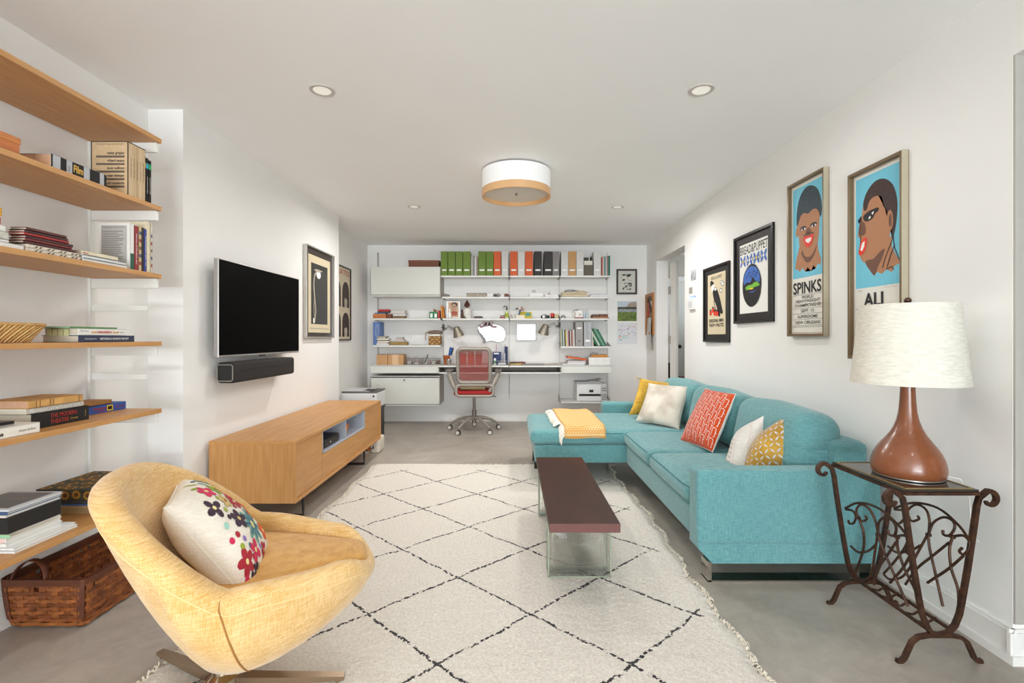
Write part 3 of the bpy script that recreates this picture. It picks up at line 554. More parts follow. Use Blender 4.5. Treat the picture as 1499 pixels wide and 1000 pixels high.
soft(.868, 1.50, 2.405, 3.10, .322, .428, .045, .02, 18, 1).build('seat_cushion', TEAL, t, True)
soft(.868, 1.50, 3.108, 3.79, .322, .428, .045, .02, 18, 2).build('seat_cushion', TEAL, t, True)
soft(.140, 1.50, 3.765, 4.662, .322, .436, .05, .014, 22, 3).build('chaise_cushion', TEAL, t, True)
for (a, b_, s_) in ((2.41, 3.115, 4), (3.125, 3.885, 5), (3.895, 4.655, 6)):
    M = Matrix.Translation((1.50, 0, .43)) @ Matrix.Rotation(math.radians(12), 4, 'Y') @ Matrix.Translation((-1.50, 0, -.43))
    soft(1.37, 1.615, a, b_, .425, .772, .085, .025, 18, s_, M).build('back_cushion', TEAL, t, True)
# seams drawn by piping cord on the cushion fronts
for a, b_ in ((2.43, 3.075), (3.135, 3.765)): MB().tube([(.884, a, .412), (.872, a+.03, .414), (.872, b_-.03, .414), (.884, b_, .412)], .0028, 6).build('piping', PIP, t, True)
MB().tube([(.150, 3.80, .40), (.158, 3.772, .408), (.5, 3.768, .413), (.86, 3.768, .413)], .0028, 6).build('piping', PIP, t, True)
# chrome sled leg under the near arm, L-shaped leg at the inner corner, block legs behind
mb = MB().box(.925, .945, 2.298, 2.375, 0, .096, .001).box(.925, 1.74, 2.298, 2.375, 0, .008).box(1.70, 1.72, 2.298, 2.375, 0, .096); mb.build('leg', CHROME, t)
mb = MB().box(.80, .875, 4.06, 4.12, .170, .178).box(.80, .806, 4.06, 4.12, .018, .178); mb.build('leg', CHROME, t)
MB().box(.19, .23, 4.20, 4.24, 0.0, .178, .003).build('leg', BLACK, t); MB().box(.19, .23, 4.56, 4.60, 0, .178, .003).build('leg', BLACK, t)
MB().box(1.6, 1.66, 4.6, 4.66, 0, .178, .003).build('leg', BLACK, t)
# ------------------------------------------------------------------ cushions from their four corners
def pillow(name, label, c4, thick, mats, seed=1, n=26, split=False, ears=.07, group=None, parts=True, side=1):
    TL, TR, BR, BL = [Vector(c) for c in c4]; C = (TL+TR+BR+BL)/4
    nrm = (TR-TL+BR-BL).cross(TL-BL+TR-BR).normalized()
    if nrm.dot(Vector((0, 0, CH))-C) < 0: nrm = -nrm
    rs = random.Random(seed); ph = [rs.uniform(0, 6) for _ in range(6)]
    def S(u, v, s=1, off=0):
        u = max(-1, min(1, u)); v = max(-1, min(1, v))
        a = u*(1-ears*(1-v*v)**.8*abs(u)**2); b = v*(1-ears*(1-u*u)**.8*abs(v)**2)
        p = (BL*(1-a)*(1-b)+BR*(1+a)*(1-b)+TL*(1-a)*(1+b)+TR*(1+a)*(1+b))/4
        e = max(0, (1-u*u)*(1-v*v)); h = thick/2*e**.42+.0045*math.sin(3*u+ph[0]+4*v)*math.sin(5*v+ph[1])*e**.3
        h += .004*e**.5*math.sin(11*(u*u+v*v)+ph[2])*(abs(u*v))
        return p+nrm*s*(h+off)
    z0 = min(TL.z, TR.z, BR.z, BL.z); t = thing(name, label, 'cushion', (C.x, C.y, z0), group)
    g = lambda k: math.sin((k-.5)*PI)
    MB_ = MB(); MB_.grid(lambda i, j: S(g(i), g(j), 1), n, n); o = MB_.build('front_cover', mats[0], t, 'all')
    MB_ = MB(); MB_.grid(lambda i, j: S(g(i), g(j), -1), n, n); o2 = MB_.build('back_cover', mats[-1], t, 'all')
    if parts:
        pts = [S(g(k/24), -1, 0) for k in range(24)]+[S(1, g(k/24), 0) for k in range(24)]+[S(g(1-k/24), 1, 0) for k in range(24)]+[S(-1, g(1-k/24), 0) for k in range(24)]
        MB().tube(pts, .0028, 6, closed=True).build('seam', mats[-1], t, True)
    return t, S
def decal(t, S, polys, m, name, off=.0012, kind=None):
    mb = MB()
    for p in polys:
        c = (sum(a for a, _ in p)/len(p), sum(b for _, b in p)/len(p)); vc = mb.bm.verts.new(S(*c, 1, off)); vs = []
        for a, b in p: vs.append(mb.bm.verts.new(S(a, b, 1, off*.7)))
        for i in range(len(vs)): mb.bm.faces.new((vc, vs[i], vs[(i+1) % len(vs)]))
    o = mb.build(name, m, t, 'all', flipfix=False)
    if kind: o['kind'] = kind
    return o
def strip(p, w, cl=False):
    out = []; n = len(p)
    for i in range(n if cl else n-1):
        a, b = Vector(p[i]), Vector(p[(i+1) % n]); d = (b-a)
        if d.length < 1e-6: continue
        k = max(1, int(d.length/.08)); d.normalize(); nn = Vector((-d.y, d.x))*w/2
        for q in range(k):
            s0 = a+(b-a)*q/k; s1 = a+(b-a)*(q+1)/k; out.append([tuple(s0+nn), tuple(s0-nn), tuple(s1-nn), tuple(s1+nn)])
    return out
CW = weave_mat('white_cotton', (236, 232, 226), (214, 208, 200), 400, sheen=.1)
# yellow tasselled cushion in the far corner
t, S = pillow('tasselled_cushion', 'mustard yellow cushion with tassels at the corners, behind the beige one in the sofa corner', (P(937, 554, 4.40), P(1000, 562, 4.50), P(985, 612, 4.40), P(921, 607, 4.30)), .10, [weave_mat('ochre_cotton', (228, 184, 76), (196, 150, 52), 90, blotch=.2)], 2)
for u, v in ((-1, 1), (1, 1)):
    c = S(u, v, 0); k = -1 if u < 0 else 1
    MB().ball(c, .012).tube([c, c+Vector((k*.03, -.01, .012)), c+Vector((k*.04, -.01, -.02))], [.006, .008, .012], 8).build('tassel', mat('tassel_wool', (186, 170, 140), .9), t, True)
t, S = pillow('hide_cushion', 'pale beige mottled hide cushion leaning in the sofa corner', (P(950, 561, 4.15), P(1011, 566, 4.02), P(994, 629, 3.80), P(931, 616, 4.05)), .13, [mat('pale_hide', (222, 212, 198), .75, var=.1, vcol=(176, 160, 142), vscale=5, thr=(.3, .5), sheen=.4, bump=.15, bscale=200), mat('hide_back', (196, 184, 168), .8)], 3)
# orange cushion
t, S = pillow('orange_cushion', 'orange cushion with white key-pattern lines and a white back', (P(1033, 569, 3.52), P(1077, 577, 3.17), P(1043, 662, 3.04), P(996, 645, 3.38)), .12, [weave_mat('orange_cotton', (214, 84, 30), (186, 60, 20), 300), CW], 4, ears=.04)
lines = []
for k in range(9):
    a = -.86+k*.215
    for q in range(6):
        b = -.92+q*.34+(.17 if k % 2 else 0)
        if b+.28 > .97: continue
        lines += strip([(a-.06, b+.02), (a-.06, b+.25), (a-.03, b+.28), (a+.06, b+.28), (a+.085, b+.25), (a+.085, b+.02), (a+.05, b)], .018)
        lines += strip([(a+.085, b+.14), (a+.155, b+.14)], .018)
decal(t, S, lines, CW, 'printed_lines', .0015, 'stuff')
# white embroidered cushion and mustard cushion by the near arm
t, S = pillow('embroidered_cushion', 'white cushion with small red and green stitched leaves beside the near armrest', (P(1080, 632, 3.0), P(1119, 608, 2.74), P(1124, 702, 2.58), P(1056, 702, 2.80)), .13, [CW], 5)
EM = lambda r, g, b: mat('thread_%d_%d_%d' % (r, g, b), (r, g, b), .7, bump=.3, bscale=300)
def leaf(a, b, l, w, an):
    return [(a+l*math.cos(an)*math.cos(q)-w*math.sin(an)*math.sin(q), b+l*math.sin(an)*math.cos(q)+w*math.cos(an)*math.sin(q)) for q in [2*PI*k/8 for k in range(8)]]
rd, gr = [], []
for k in range(7):
    b = -.7+k*.17; rd += [leaf(-.42, b, .045, .022, 1.2), leaf(-.66, b-.05, .045, .022, 1.2)]; gr += [leaf(-.52, b+.06, .05, .018, .3), leaf(-.78, b+.03, .05, .018, .3)]
decal(t, S, rd, EM(178, 36, 56), 'red_stitching', .0015, 'stuff'); decal(t, S, gr, EM(128, 158, 48), 'green_stitching', .0015, 'stuff')
zz = []
for x_ in (-.2, .55): zz += strip([(x_+(.04 if k % 2 else -.04), -.95+k*.1) for k in range(20)], .012)
decal(t, S, zz, EM(226, 178, 186), 'pink_zigzag', .0015, 'stuff')
t, S = pillow('mustard_cushion', 'mustard velvet cushion with pale grey lozenge stars by the near armrest', (P(1108, 648, 2.80), P(1158, 606, 2.56), P(1188, 706, 2.47), P(1085, 706, 2.62)), .25, [mat('mustard_velvet', (200, 154, 40), .6, var=.25, vcol=(158, 114, 22), vscale=9, sheen=.6)], 6, ears=.05)
lz = []
for i in range(-6, 7):
    for j in range(-6, 7):
        a, b = i*.19, j*.19; an = PI/4 if (i+j) % 2 == 0 else -PI/4
        if abs(a) > .93 or abs(b) > .93: continue
        lz.append([(a+.105*math.cos(an), b+.105*math.sin(an)), (a-.032*math.sin(an), b+.032*math.cos(an)), (a-.105*math.cos(an), b-.105*math.sin(an)), (a+.032*math.sin(an), b-.032*math.cos(an))])
decal(t, S, lz, mat('lilac_grey_felt', (196, 192, 196), .7), 'lozenge_pattern', .0025, 'stuff')
# folded throw
TH = None
def throw_mat():
    m = bpy.data.materials.new('throw_weave'); m.use_nodes = True; N = m.node_tree.nodes; L = m.node_tree.links; b = N['Principled BSDF']; b.inputs['Roughness'].default_value = .9
    t = N.new('ShaderNodeTexCoord'); mp = N.new('ShaderNodeMapping'); mp.inputs['Rotation'].default_value = (0, 0, PI/4); L.new(t.outputs['Object'], mp.inputs[0])
    c = N.new('ShaderNodeTexChecker'); c.inputs['Scale'].default_value = 68; L.new(mp.outputs[0], c.inputs['Vector'])
    c.inputs['Color1'].default_value = (*lin((220, 160, 84)), 1); c.inputs['Color2'].default_value = (*lin((232, 200, 144)), 1); L.new(c.outputs[0], b.inputs['Base Color']); return m
TH = throw_mat(); t = thing('folded_throw', 'folded yellow and white woven throw with white fringe on the chaise', 'throw', (.56, 4.2, .45))
def throwf(lift, x0, x1):
    def fn(i, j):
        y = 4.60-.835*min(1, j/.78); over = max(0, j-.78)/.22; x = x0+(x1-x0)*i-.02*(1-j)+.0*j+.012*math.sin(j*5)*(i-.3)
        z = .470-.012*math.exp(-(y-3.77)/.03)*0 - .014*abs(2*i-1)**4*0
        if over > 0: a = over*PI/2; y = 3.765-.04*math.sin(a); z = .470-.05*(1-math.cos(a))-.035*over
        return Vector((x+.004*math.sin(9*j), y-lift, z+lift+.004*math.sin(i*7+j*3)))
    return fn
for k, (lf, a, b_) in enumerate(((.0, .395, .725), (.010, .40, .72))):
    mb = MB(); mb.grid(throwf(lf, a, b_), 18, 30); o = mb.build('fold', TH, t, 'all'); md = o.modifiers.new('thick', 'SOLIDIFY'); md.thickness = .009; md.offset = 0
mb = MB(); rr = random.Random(5)
for k in range(150):
    j = k/150; p = throwf(0, .395, .725)(0, j*.97); L_ = rr.uniform(.035, .07); hang = j > .72
    q = p+Vector((-L_*(.5 if hang else .8), rr.uniform(-.02, .015), -.012 if not hang else -L_*.8)); e = q+Vector((-.012 if not hang else 0, rr.uniform(-.015, .01), -.006 if not hang else -.03))
    mb.tube([p, (p+q)/2+Vector((0, 0, .006)), q, e], [.004, .0045, .005, .003], 5)
o = mb.build('fringe', mat('fringe_white', (232, 226, 214), .9), t); o['kind'] = 'stuff'
# ------------------------------------------------------------------ bench table on glass blocks
t = thing('bench_table', 'narrow dark brown wooden bench table on glass block feet, standing on the rug', 'table', (.32, 2.7, .022))
MB().box(.163, .474, 2.125, 3.305, .304, .344, .0025).build('table_top', mat('mahogany', (68, 32, 18), .5, 0, var=.25, vcol=(44, 19, 11), vscale=5, stretch=(1, .5, 1), spec=.18, bump=.03, bscale=120, thr=(.25, .7)), t)
MB().box(.1632, .4738, 2.1235, 2.1255, .3045, .3435).build('end_edge', mat('edge_brown', (104, 64, 58), .6), t)
GB = glass_mat('block_glass', (.93, .985, .955), 0, 1.5); GI = clear_mat('wavy_glass', (.985, .997, .988), .6, 9, .68)
for (ya, yb) in ((2.30, 2.40), (3.08, 3.18)):
    xa, xb, za, zb_ = .169, .469, .023, .304
    o = MB().box(xa, xb, ya, yb, za, zb_, .004, 2).build('glass_block', GI, t, True)         # hollow core inside pressed wavy faces
    mb = MB().box(xa+.022, xb-.022, ya+.012, yb-.012, za+.022, zb_-.022, .012, 3); bmesh.ops.recalc_face_normals(mb.bm, faces=mb.bm.faces); bmesh.ops.reverse_faces(mb.bm, faces=mb.bm.faces); mb.build('block_cavity', GI, o, True, flipfix=False)
    for a, b_ in (((xa, xb), (za, zb_)),):
        mb = MB()
        for yy in (ya-.0006, yb+.0006):
            mb.box(xa, xa+.006, yy-.001, yy+.001, za, zb_).box(xb-.006, xb, yy-.001, yy+.001, za, zb_).box(xa, xb, yy-.001, yy+.001, za, za+.005)
        mb.build('block_rim', mat('green_glass_edge', (150, 160, 138), .2), o)
# ------------------------------------------------------------------ scrolled iron table
IRON = mat('rusted_iron', (88, 56, 38), .5, .45, var=.35, vcol=(52, 32, 22), vscale=30, bump=.25, bscale=120)
TX0, TX1, TY0, TY1, TZ = 1.395, 1.660, 1.725, 2.115, .618
t = thing('scrolled_iron_table', 'small rusty brown wrought iron side table with scrolled legs beside the sofa arm', 'table', (1.53, 1.92, 0))
xc = (TX0+TX1)/2-.005
def spiral(c, r0, r1, a0, a1, n=16):
    return [(c[0]+(r0+(r1-r0)*k/n)*math.cos(a0+(a1-a0)*k/n), c[1]+(r0+(r1-r0)*k/n)*math.sin(a0+(a1-a0)*k/n)) for k in range(n+1)]
MB().box(TX0, TX1, TY0, TY1, TZ-.008, TZ, .001).build('glass_top', mat('smoked_glass', (66, 58, 50), .06, .1, var=.3, vscale=14), t)
mb = MB()
for a in ((TX0, TY0, TX1, TY0), (TX0, TY1, TX1, TY1), (TX0, TY0, TX0, TY1), (TX1, TY0, TX1, TY1)): mb.tube([(a[0], a[1], TZ-.014), (a[2], a[3], TZ-.014)], .006, sq=True)
mb.build('top_frame', IRON, t)
mb = MB()
for a in ((TX0, TY0, TX1, TY0), (TX0, TY1, TX1, TY1), (TX0, TY0, TX0, TY1), (TX1, TY0, TX1, TY1)): mb.tube([(a[0]+.012*(a[0] == TX0)-.012*(a[0] == TX1), a[1]+.012*(a[1] == TY0)-.012*(a[1] == TY1), TZ+.0008), (a[2]-.012*(a[2] == TX1)+.012*(a[2] == TX0), a[3]-.012*(a[3] == TY1)+.012*(a[3] == TY0), TZ+.0008)], .002, sq=True)
mb.build('inlay_line', mat('inlay_gold', (150, 128, 84), .4), t)
for y in (TY0+.005, TY1-.005):
    for s in (-1, 1):                                 # scrolled leg bars: scroll, shoulder, straight fall, curved foot of the V
        xl = TX0 if s < 0 else TX1
        sc = [(xl+s*p[0], TZ+p[1]) for p in spiral((.040, -.038), .011, .034, -PI*1.9+PI, PI*.55)]
        pts = sc+[(xl+s*.004, TZ-.03), (xl-s*.004, TZ-.06), (xl-s*.018, TZ-.16), (xl-s*.036, TZ-.28), (xl-s*.055, TZ-.39), (xl-s*.066, TZ-.445), (xl-s*.082, TZ-.485), (xc+s*.03, TZ-.512), (xc, TZ-.519)]
        MB().tube([(a, y, z) for a, z in pts], [.0055+.003*min(1, k/10) for k in range(len(pts))], sq=True).build('leg', IRON, t, 50)
    pts = [(-.152, .008), (-.138, .004), (-.125, .016), (-.112, .045), (-.098, .075), (-.075, .092), (-.04, .098), (0, .098), (.04, .098), (.075, .092), (.098, .075), (.112, .045), (.125, .016), (.138, .004), (.152, .008)]
    MB().tube([(xc+a, y, z) for a, z in pts], .008, sq=True).build('foot', IRON, t, 50)
def sz_(u, v, s=-1):                                                              # long side panel outline, on the slanted side plane
    Xp = TX0+.03
    for _ in range(5): D = Xp*F/(1180+u/3.124-CX); z_ = CH-(660+v/3.124-CY)*D/F; Xp = TX0+.15*max(0, TZ-z_)
    return Vector((Xp if s < 0 else TX0+TX1-Xp, min(TY1-.006, max(TY0+.006, D)), z_))
def curve(pts, n=5):
    P_ = [Vector(p) for p in pts]; P_ = [2*P_[0]-P_[1]]+P_+[2*P_[-1]-P_[-2]]; out = []
    for i in range(1, len(P_)-2):
        p0, p1, p2, p3 = P_[i-1:i+3]
        for q in range(n): u = q/n; out.append(.5*((2*p1)+(p2-p0)*u+(2*p0-5*p1+4*p2-p3)*u*u+(3*p1-p0-3*p2+p3)*u**3))
    return out+[P_[-2]]
SIDE = [[(180, 262), (240, 238), (330, 262), (420, 338), (496, 420)], [(182, 268), (212, 274), (228, 300), (218, 330), (198, 332), (194, 318)], [(238, 306), (230, 270), (252, 246), (290, 268), (316, 318), (330, 380)], [(238, 304), (258, 322), (278, 312), (270, 298)],
        [(330, 384), (332, 330), (360, 304), (396, 320), (412, 352), (404, 386), (382, 384), (374, 362)], [(414, 392), (450, 388), (484, 418), (492, 456), (474, 474), (456, 460), (462, 444)], [(242, 312), (262, 370), (264, 440), (244, 510), (222, 562)],
        [(330, 388), (352, 450), (400, 560), (466, 712)], [(416, 396), (420, 450), (450, 540), (500, 640), (552, 770)], [(476, 480), (440, 540), (396, 590), (384, 604)], [(410, 420), (370, 480), (330, 540), (310, 612)], [(204, 436), (240, 464), (284, 458), (316, 432)], [(326, 390), (314, 470), (304, 540), (286, 580), (250, 588), (224, 566)]]
for s in (-1, 1):
    mb = MB()
    for c in SIDE: mb.tube(curve([sz_(*q, s) for q in c]), .0048, 6)
    mb.build('side_scrollwork', IRON, t, True)
    for c in ((330, 384), (415, 393), (237, 304)): q = sz_(*c, s); MB().box(q.x-.007, q.x+.007, q.y-.008, q.y+.008, q.z-.006, q.z+.006, .002).build('collar', IRON, t)
    MB().tube([(xc+s*.04, TY0+.005, TZ-.50), (xc+s*.04, TY1-.005, TZ-.50)], .0055, sq=True).build('bottom_rail', IRON, t)
for k in range(6):
    y = TY0+.05+k*.058; MB().tube([(xc-.045, y, TZ-.496), (xc, y+.012, TZ-.512), (xc+.045, y+.02, TZ-.496)], .0045, 6).build('cross_bar', IRON, t, True)
# ------------------------------------------------------------------ table lamp
LXc, LYc = 1.553, 1.905
t = thing('table_lamp', 'table lamp with brown teardrop ceramic base and cream linen drum shade', 'lamp', (LXc, LYc, TZ+.003))
prof = [(.06, .003), (.108, .003), (.114, .008), (.119, .02), (.1205, .035), (.118, .055), (.112, .078), (.102, .10), (.088, .122), (.072, .144), (.057, .166), (.045, .19), (.036, .218), (.030, .25), (.0265, .29), (.0245, .33), (.0235, .385), (.0, .386)]
MB().lathe((LXc, LYc, TZ), prof, 48).build('base', mat('brown_ceramic', (134, 78, 48), .28, var=.1, vscale=60, coat=.3), t, True)
MB().lathe((LXc, LYc, TZ), [(.108, .0018), (.1135, .003), (.1135, .0075), (.110, .008)], 48).build('base_ring', ALU, t, True)
SH = mat('cream_linen', (226, 221, 208), .85, var=.13, vscale=60, stretch=(.5, .5, 3), bump=.35, bscale=90)
z0, z1 = .981, 1.287
MB().lathe((LXc, LYc, 0), [(.188, z0), (.157, z1), (.155, z1), (.186, z0), (.188, z0)], 64).build('lamp_shade', SH, t, True)
MB().lathe((LXc, LYc, 0), [(.1885, z0-.001), (.1885, z0+.006), (.187, z0+.006), (.187, z0-.001)], 64).build('shade_trim', SH, t, True); MB().lathe((LXc, LYc, 0), [(.1578, z1-.005), (.1578, z1+.001), (.155, z1+.001), (.155, z1-.005)], 64).build('shade_trim', SH, t, True)
MB().cyl((LXc, LYc, TZ+.38), (LXc, LYc, z1+.004), .006, 10).build('rod', ALU, t, True)
mb = MB()
for k in range(3): a = k*2*PI/3; mb.cyl((LXc, LYc, z1-.004), (LXc+.155*math.cos(a), LYc+.155*math.sin(a), z1-.004), .002, 6)
mb.build('shade_spider', ALU, t)
MB().ball((LXc, LYc, z1+.018), .0125, (1, 1, 1), 16).build('finial', mat('finial_brown', (70, 40, 26), .3), t, True)
MB().ball((LXc, LYc, 1.12), .03, (1, 1, 1.3), 14).build('bulb', BULB, t, True)
mb = MB().tube([(LXc+.07, LYc+.0, TZ+.008), (LXc+.10, LYc-.04, TZ+.012), (1.70, 1.84, TZ+.004), (1.725, 1.83, .55), (1.73, 1.83, .45), (1.755, 1.84, .40), (RX(1.84)-.008, 1.85, .38)], .0025, 6)
mb.build('cord', mat('white_cord', (224, 222, 216), .5), t, True)
# ------------------------------------------------------------------ yellow swivel chair
CPX, CPY, CTH = -.93, 1.56, math.radians(20)
YV = weave_mat('yellow_velvet', (231, 197, 142), (207, 160, 90), 330, rough=.9, blotch=.2, sheen=.35, bump=.12, vs=9)
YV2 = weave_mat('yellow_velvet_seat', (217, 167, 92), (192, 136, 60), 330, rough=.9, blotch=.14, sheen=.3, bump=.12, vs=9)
def cw(a, b, z): return Vector((CPX+a*math.cos(CTH)-b*math.sin(CTH), CPY+a*math.sin(CTH)+b*math.cos(CTH), z))
def sm(x): x = max(0, min(1, x)); return x*x*(3-2*x)
def rim(phi):
    """phi=0 back centre, +-pi front centre; returns a, b, z of the rim crest"""
    c, s = math.cos(phi), math.sin(phi); q = abs(phi)/PI
    k = 2.3; r = 1/((abs(c)**k+abs(s)**k)**(1/k))
    a = -.03-r*c*(.285 if c > 0 else .500); b = r*s*(.36 if c < 0 else .36-.035*c)*(1 if c > 0 else (1-.22*sm(-c*1.1)))
    zb_ = .757; zs = .482; zf = .398
    if a < .06: t_ = (.06-a)/.375; z = zs+(zb_-zs)*(1-(1-min(1, t_))**1.15)
    elif q < .78: z = zs-(zs-.455)*sm((q-.56)/.22)
    else: z = .455-(.455-zf)*sm((q-.78)/.17)
    return a, b, z
def outer(phi, k):
    a, b, z = rim(phi); c = math.cos(phi); a0, b0, z0 = .085-.155*c, math.sin(phi)*.235, .212
    bul = .035*math.sin(PI*k)*(1 if c <= .2 else .5-.35*c)+.014*math.sin(PI*k)*(1-abs(c)); n = Vector((-c, math.sin(phi))).normalized()
    return Vector((a0+(a-a0)*k+n.x*bul, b0+(b-b0)*k+n.y*bul)), z0+(z-.03-z0)*k**(1.10 if c > 0 else 1.10-.45*c)
def inner(phi, zq, th):
    """point of the lining at height zq, one wall thickness in from the outside"""
    lo, hi = 0, 1
    for _ in range(14):
        m = (lo+hi)/2
        if outer(phi, m)[1] < zq: lo = m
        else: hi = m
    p = outer(phi, lo)[0]; d = Vector((.07, 0))-p; return p+d.normalized()*th
def shell(phi, s):
    """s 0 at the underside, 1 outer crest, then rolls over the rim and down inside"""
    a, b, z = rim(phi); q = abs(phi)/PI; th = .078 if q < .74 else .078-.02*sm((q-.74)/.2)
    if s <= 1: p, z_ = outer(phi, s); return cw(p.x, p.y, z_)
    pt = inner(phi, z-.031, th); po = outer(phi, 1)[0]
    if s <= 2: t_ = (s-1)*PI; p = po+(pt-po)*(1-math.cos(t_))/2; return cw(p.x, p.y, z-.03+.032*math.sin(t_))
    k = s-2; zq = (z-.03)+(.352-(z-.03))*k; p = inner(phi, min(zq, z-.031), th); return cw(p.x, p.y, zq)
t = thing('swivel_armchair', 'yellow velvet shell armchair on a low star base at the front of the rug', 'armchair', (CPX, CPY, .022))
ss = [0, .12, .25, .4, .55, .7, .85, .95, 1]+[1+k/8 for k in range(1, 9)]+[2.15, 2.35, 2.6, 2.85, 3]
NP = 96; mb = MB(); V = [[mb.bm.verts.new(shell(-PI+2*PI*i/NP, s)) for s in ss] for i in range(NP)]
for i in range(NP):
    for j in range(len(ss)-1): mb.bm.faces.new((V[i][j], V[(i+1) % NP][j], V[(i+1) % NP][j+1], V[i][j+1]))
mb.bm.faces.new([V[i][0] for i in range(NP)][::-1]); mb.build('shell', YV, t, 'all')
def seatf(i, j):
    ph = -PI+2*PI*i; q = abs(ph)/PI; pin = inner(ph, .405, .072); a, b, z = rim(ph); pr = Vector((a, b)); pr = pr-(pr-Vector((.07, 0))).normalized()*.026
    f_ = sm((q-.80)/.13); pe = pin*(1-f_)+pr*f_; c0 = Vector((.07, 0)); k = min(1, j/.86); p = c0+(pe-c0)*k; edge = max(0, (j-.86)/.14)
    return cw(p.x, p.y, .440-.004*f_*k**3-.022*k**7-.035*edge+.008*math.cos(min(1, k/.5)*PI/2))
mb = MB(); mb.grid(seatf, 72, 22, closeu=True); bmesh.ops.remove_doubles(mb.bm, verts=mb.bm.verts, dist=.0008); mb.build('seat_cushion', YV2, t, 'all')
SEAM = mat('seam_thread', (238, 208, 150), .8)
for s in (-1, 1):
    ph = s*PI*.555
    pts = [shell(ph, .04+.96*k/12) for k in range(13)]+[shell(ph, 1+k/6) for k in range(1, 7)]+[shell(ph, 2.3), shell(ph, 2.7)]
    MB().tube([p+Vector((0, -.0008 if s < 0 else .0008, .0006)) for p in pts], .0022, 6).build('seam', mat('seam_shadow', (170, 118, 56), .8), t, True)
    MB().tube([shell(s*PI*(.08+.88*k/40), 1.0-.06) for k in range(41)], .0014, 5).build('stitching', SEAM, t, True)
MB().lathe((CPX, CPY, 0), [(.0, .05), (.052, .05), (.05, .075), (.032, .09), (.030, .215), (.06, .222), (.0, .225)], 28).build('column', CHROME, t, True)
for k in range(5):
    a = math.radians(8+72*k); d = Vector((math.cos(a), math.sin(a), 0)); n = Vector((-d.y, d.x, 0)); c = Vector((CPX, CPY, 0)); mb = MB()
    L_ = .375; pr = []
    for r_, w_, zt, zl in ((.03, .02, .075, .045), (.15, .017, .062, .036), (.30, .014, .048, .030), (L_, .012, .040, .028)):
        pr.append([c+d*r_+n*w_+Vector((0, 0, zl)), c+d*r_-n*w_+Vector((0, 0, zl)), c+d*r_-n*w_+Vector((0, 0, zt)), c+d*r_+n*w_+Vector((0, 0, zt))])
    vs = [[mb.bm.verts.new(p) for p in r_] for r_ in pr]
    for i in range(3):
        for j in range(4): mb.bm.faces.new((vs[i][j], vs[i][(j+1) % 4], vs[i+1][(j+1) % 4], vs[i+1][j]))
    mb.bm.faces.new(vs[0][::-1]); mb.bm.faces.new(vs[-1]); mb.cyl(c+d*(L_-.02)+Vector((0, 0, .021)), c+d*(L_-.02)+Vector((0, 0, .03)), .011, 12)
    mb.build('base_arm', mat('brushed_base', (150, 128, 104), .35, .7), t)
# embroidered flower cushion on the chair
t, S = pillow('flower_cushion', 'white cushion embroidered with colourful flowers leaning in the yellow armchair', (P(260, 702, 1.74), P(240, 744, 1.42), P(362, 882, 1.41), P(392, 800, 1.72)), .18, [weave_mat('ecru_cotton', (238, 231, 219), (222, 212, 196), 400, sheen=.1)], 9, ears=.05, n=34)
TC = dict(pl=(52, 26, 46), rd=(168, 26, 44), mg=(206, 38, 84), gr=(150, 166, 48), te=(110, 160, 148), bl=(60, 104, 132), ye=(236, 218, 150), tn=(206, 178, 112), pu=(140, 116, 180), og=(222, 88, 30), aq=(160, 206, 190))
thr_ = {k: EM(*v) for k, v in TC.items()}
# u runs from the far edge (-1) to the near edge (+1), v up
FL = [(.34, .36, .17, 'pl', 'ye', 4), (.05, -.10, .16, 'pl', 'tn', 5), (-.12, .26, .14, 'tn', 'rd', 5), (.55, -.62, .17, 'rd', 'ye', 5), (.17, -.66, .16, 'mg', 'ye', 4), (.36, -.90, .12, 'pl', 'tn', 5),
      (-.22, -.38, .27, 'te', 'bl', 8), (-.05, .62, .15, 'mg', 'ye', 5), (-.36, .50, .14, 'gr', 'pl', 5), (-.42, .10, .15, 'rd', 'ye', 5), (-.62, -.20, .16, 'og', 'ye', 5), (-.62, .30, .14, 'mg', 'ye', 5), (-.60, -.66, .15, 'og', 'ye', 5), (-.75, .7, .12, 'te', 'bl', 5), (-.2, -.85, .12, 'rd', 'ye', 5)]
for i, (a, b, r, c1, c2, n) in enumerate(FL):
    r *= 1.2; a += .20
    pet = [leaf(a+r*.58*math.cos(2*PI*k/n+i), b+r*.58*math.sin(2*PI*k/n+i), r*.48, r*(.36 if n < 7 else .2), 2*PI*k/n+i) for k in range(n)]
    o = decal(t, S, pet, thr_[c1], 'embroidered_flower', .0022+.0002*(i % 3))
    if c1 == 'te': decal(t, S, [leaf(a+r*.5*math.cos(2*PI*k/n+i), b+r*.5*math.sin(2*PI*k/n+i), r*.3, r*.1, 2*PI*k/n+i) for k in range(n)], thr_['bl'], 'flower_inset', .003)
    decal(t, S, [leaf(a, b, r*.22, r*.22, 0)], thr_[c2] if c1 != 'te' else thr_['ye'], 'flower_heart', .0034)
for a, b, r, c in ((.46, .02, .055, 'aq'), (.58, -.20, .05, 'mg'), (.40, -.22, .05, 'rd'), (.34, -.36, .045, 'pu'), (.50, -.40, .05, 'gr'), (.24, .06, .045, 'pl'), (.16, .18, .045, 'gr'), (.30, -.52, .045, 'bl'), (.34, -.68, .04, 'rd'), (.72, -.80, .05, 'mg'), (.56, -.84, .045, 'pl'), (.66, -.93, .04, 'pu'), (.2, -.90, .04, 'tn'), (-.05, -.72, .04, 'pu'), (.02, .40, .04, 'gr'), (-.2, .05, .04, 'rd'), (-.45, -.42, .04, 'gr')):
    a += .18; decal(t, S, [leaf(a, b, r*1.15, r*1.15, 0)], thr_[c], 'embroidered_dot', .002)
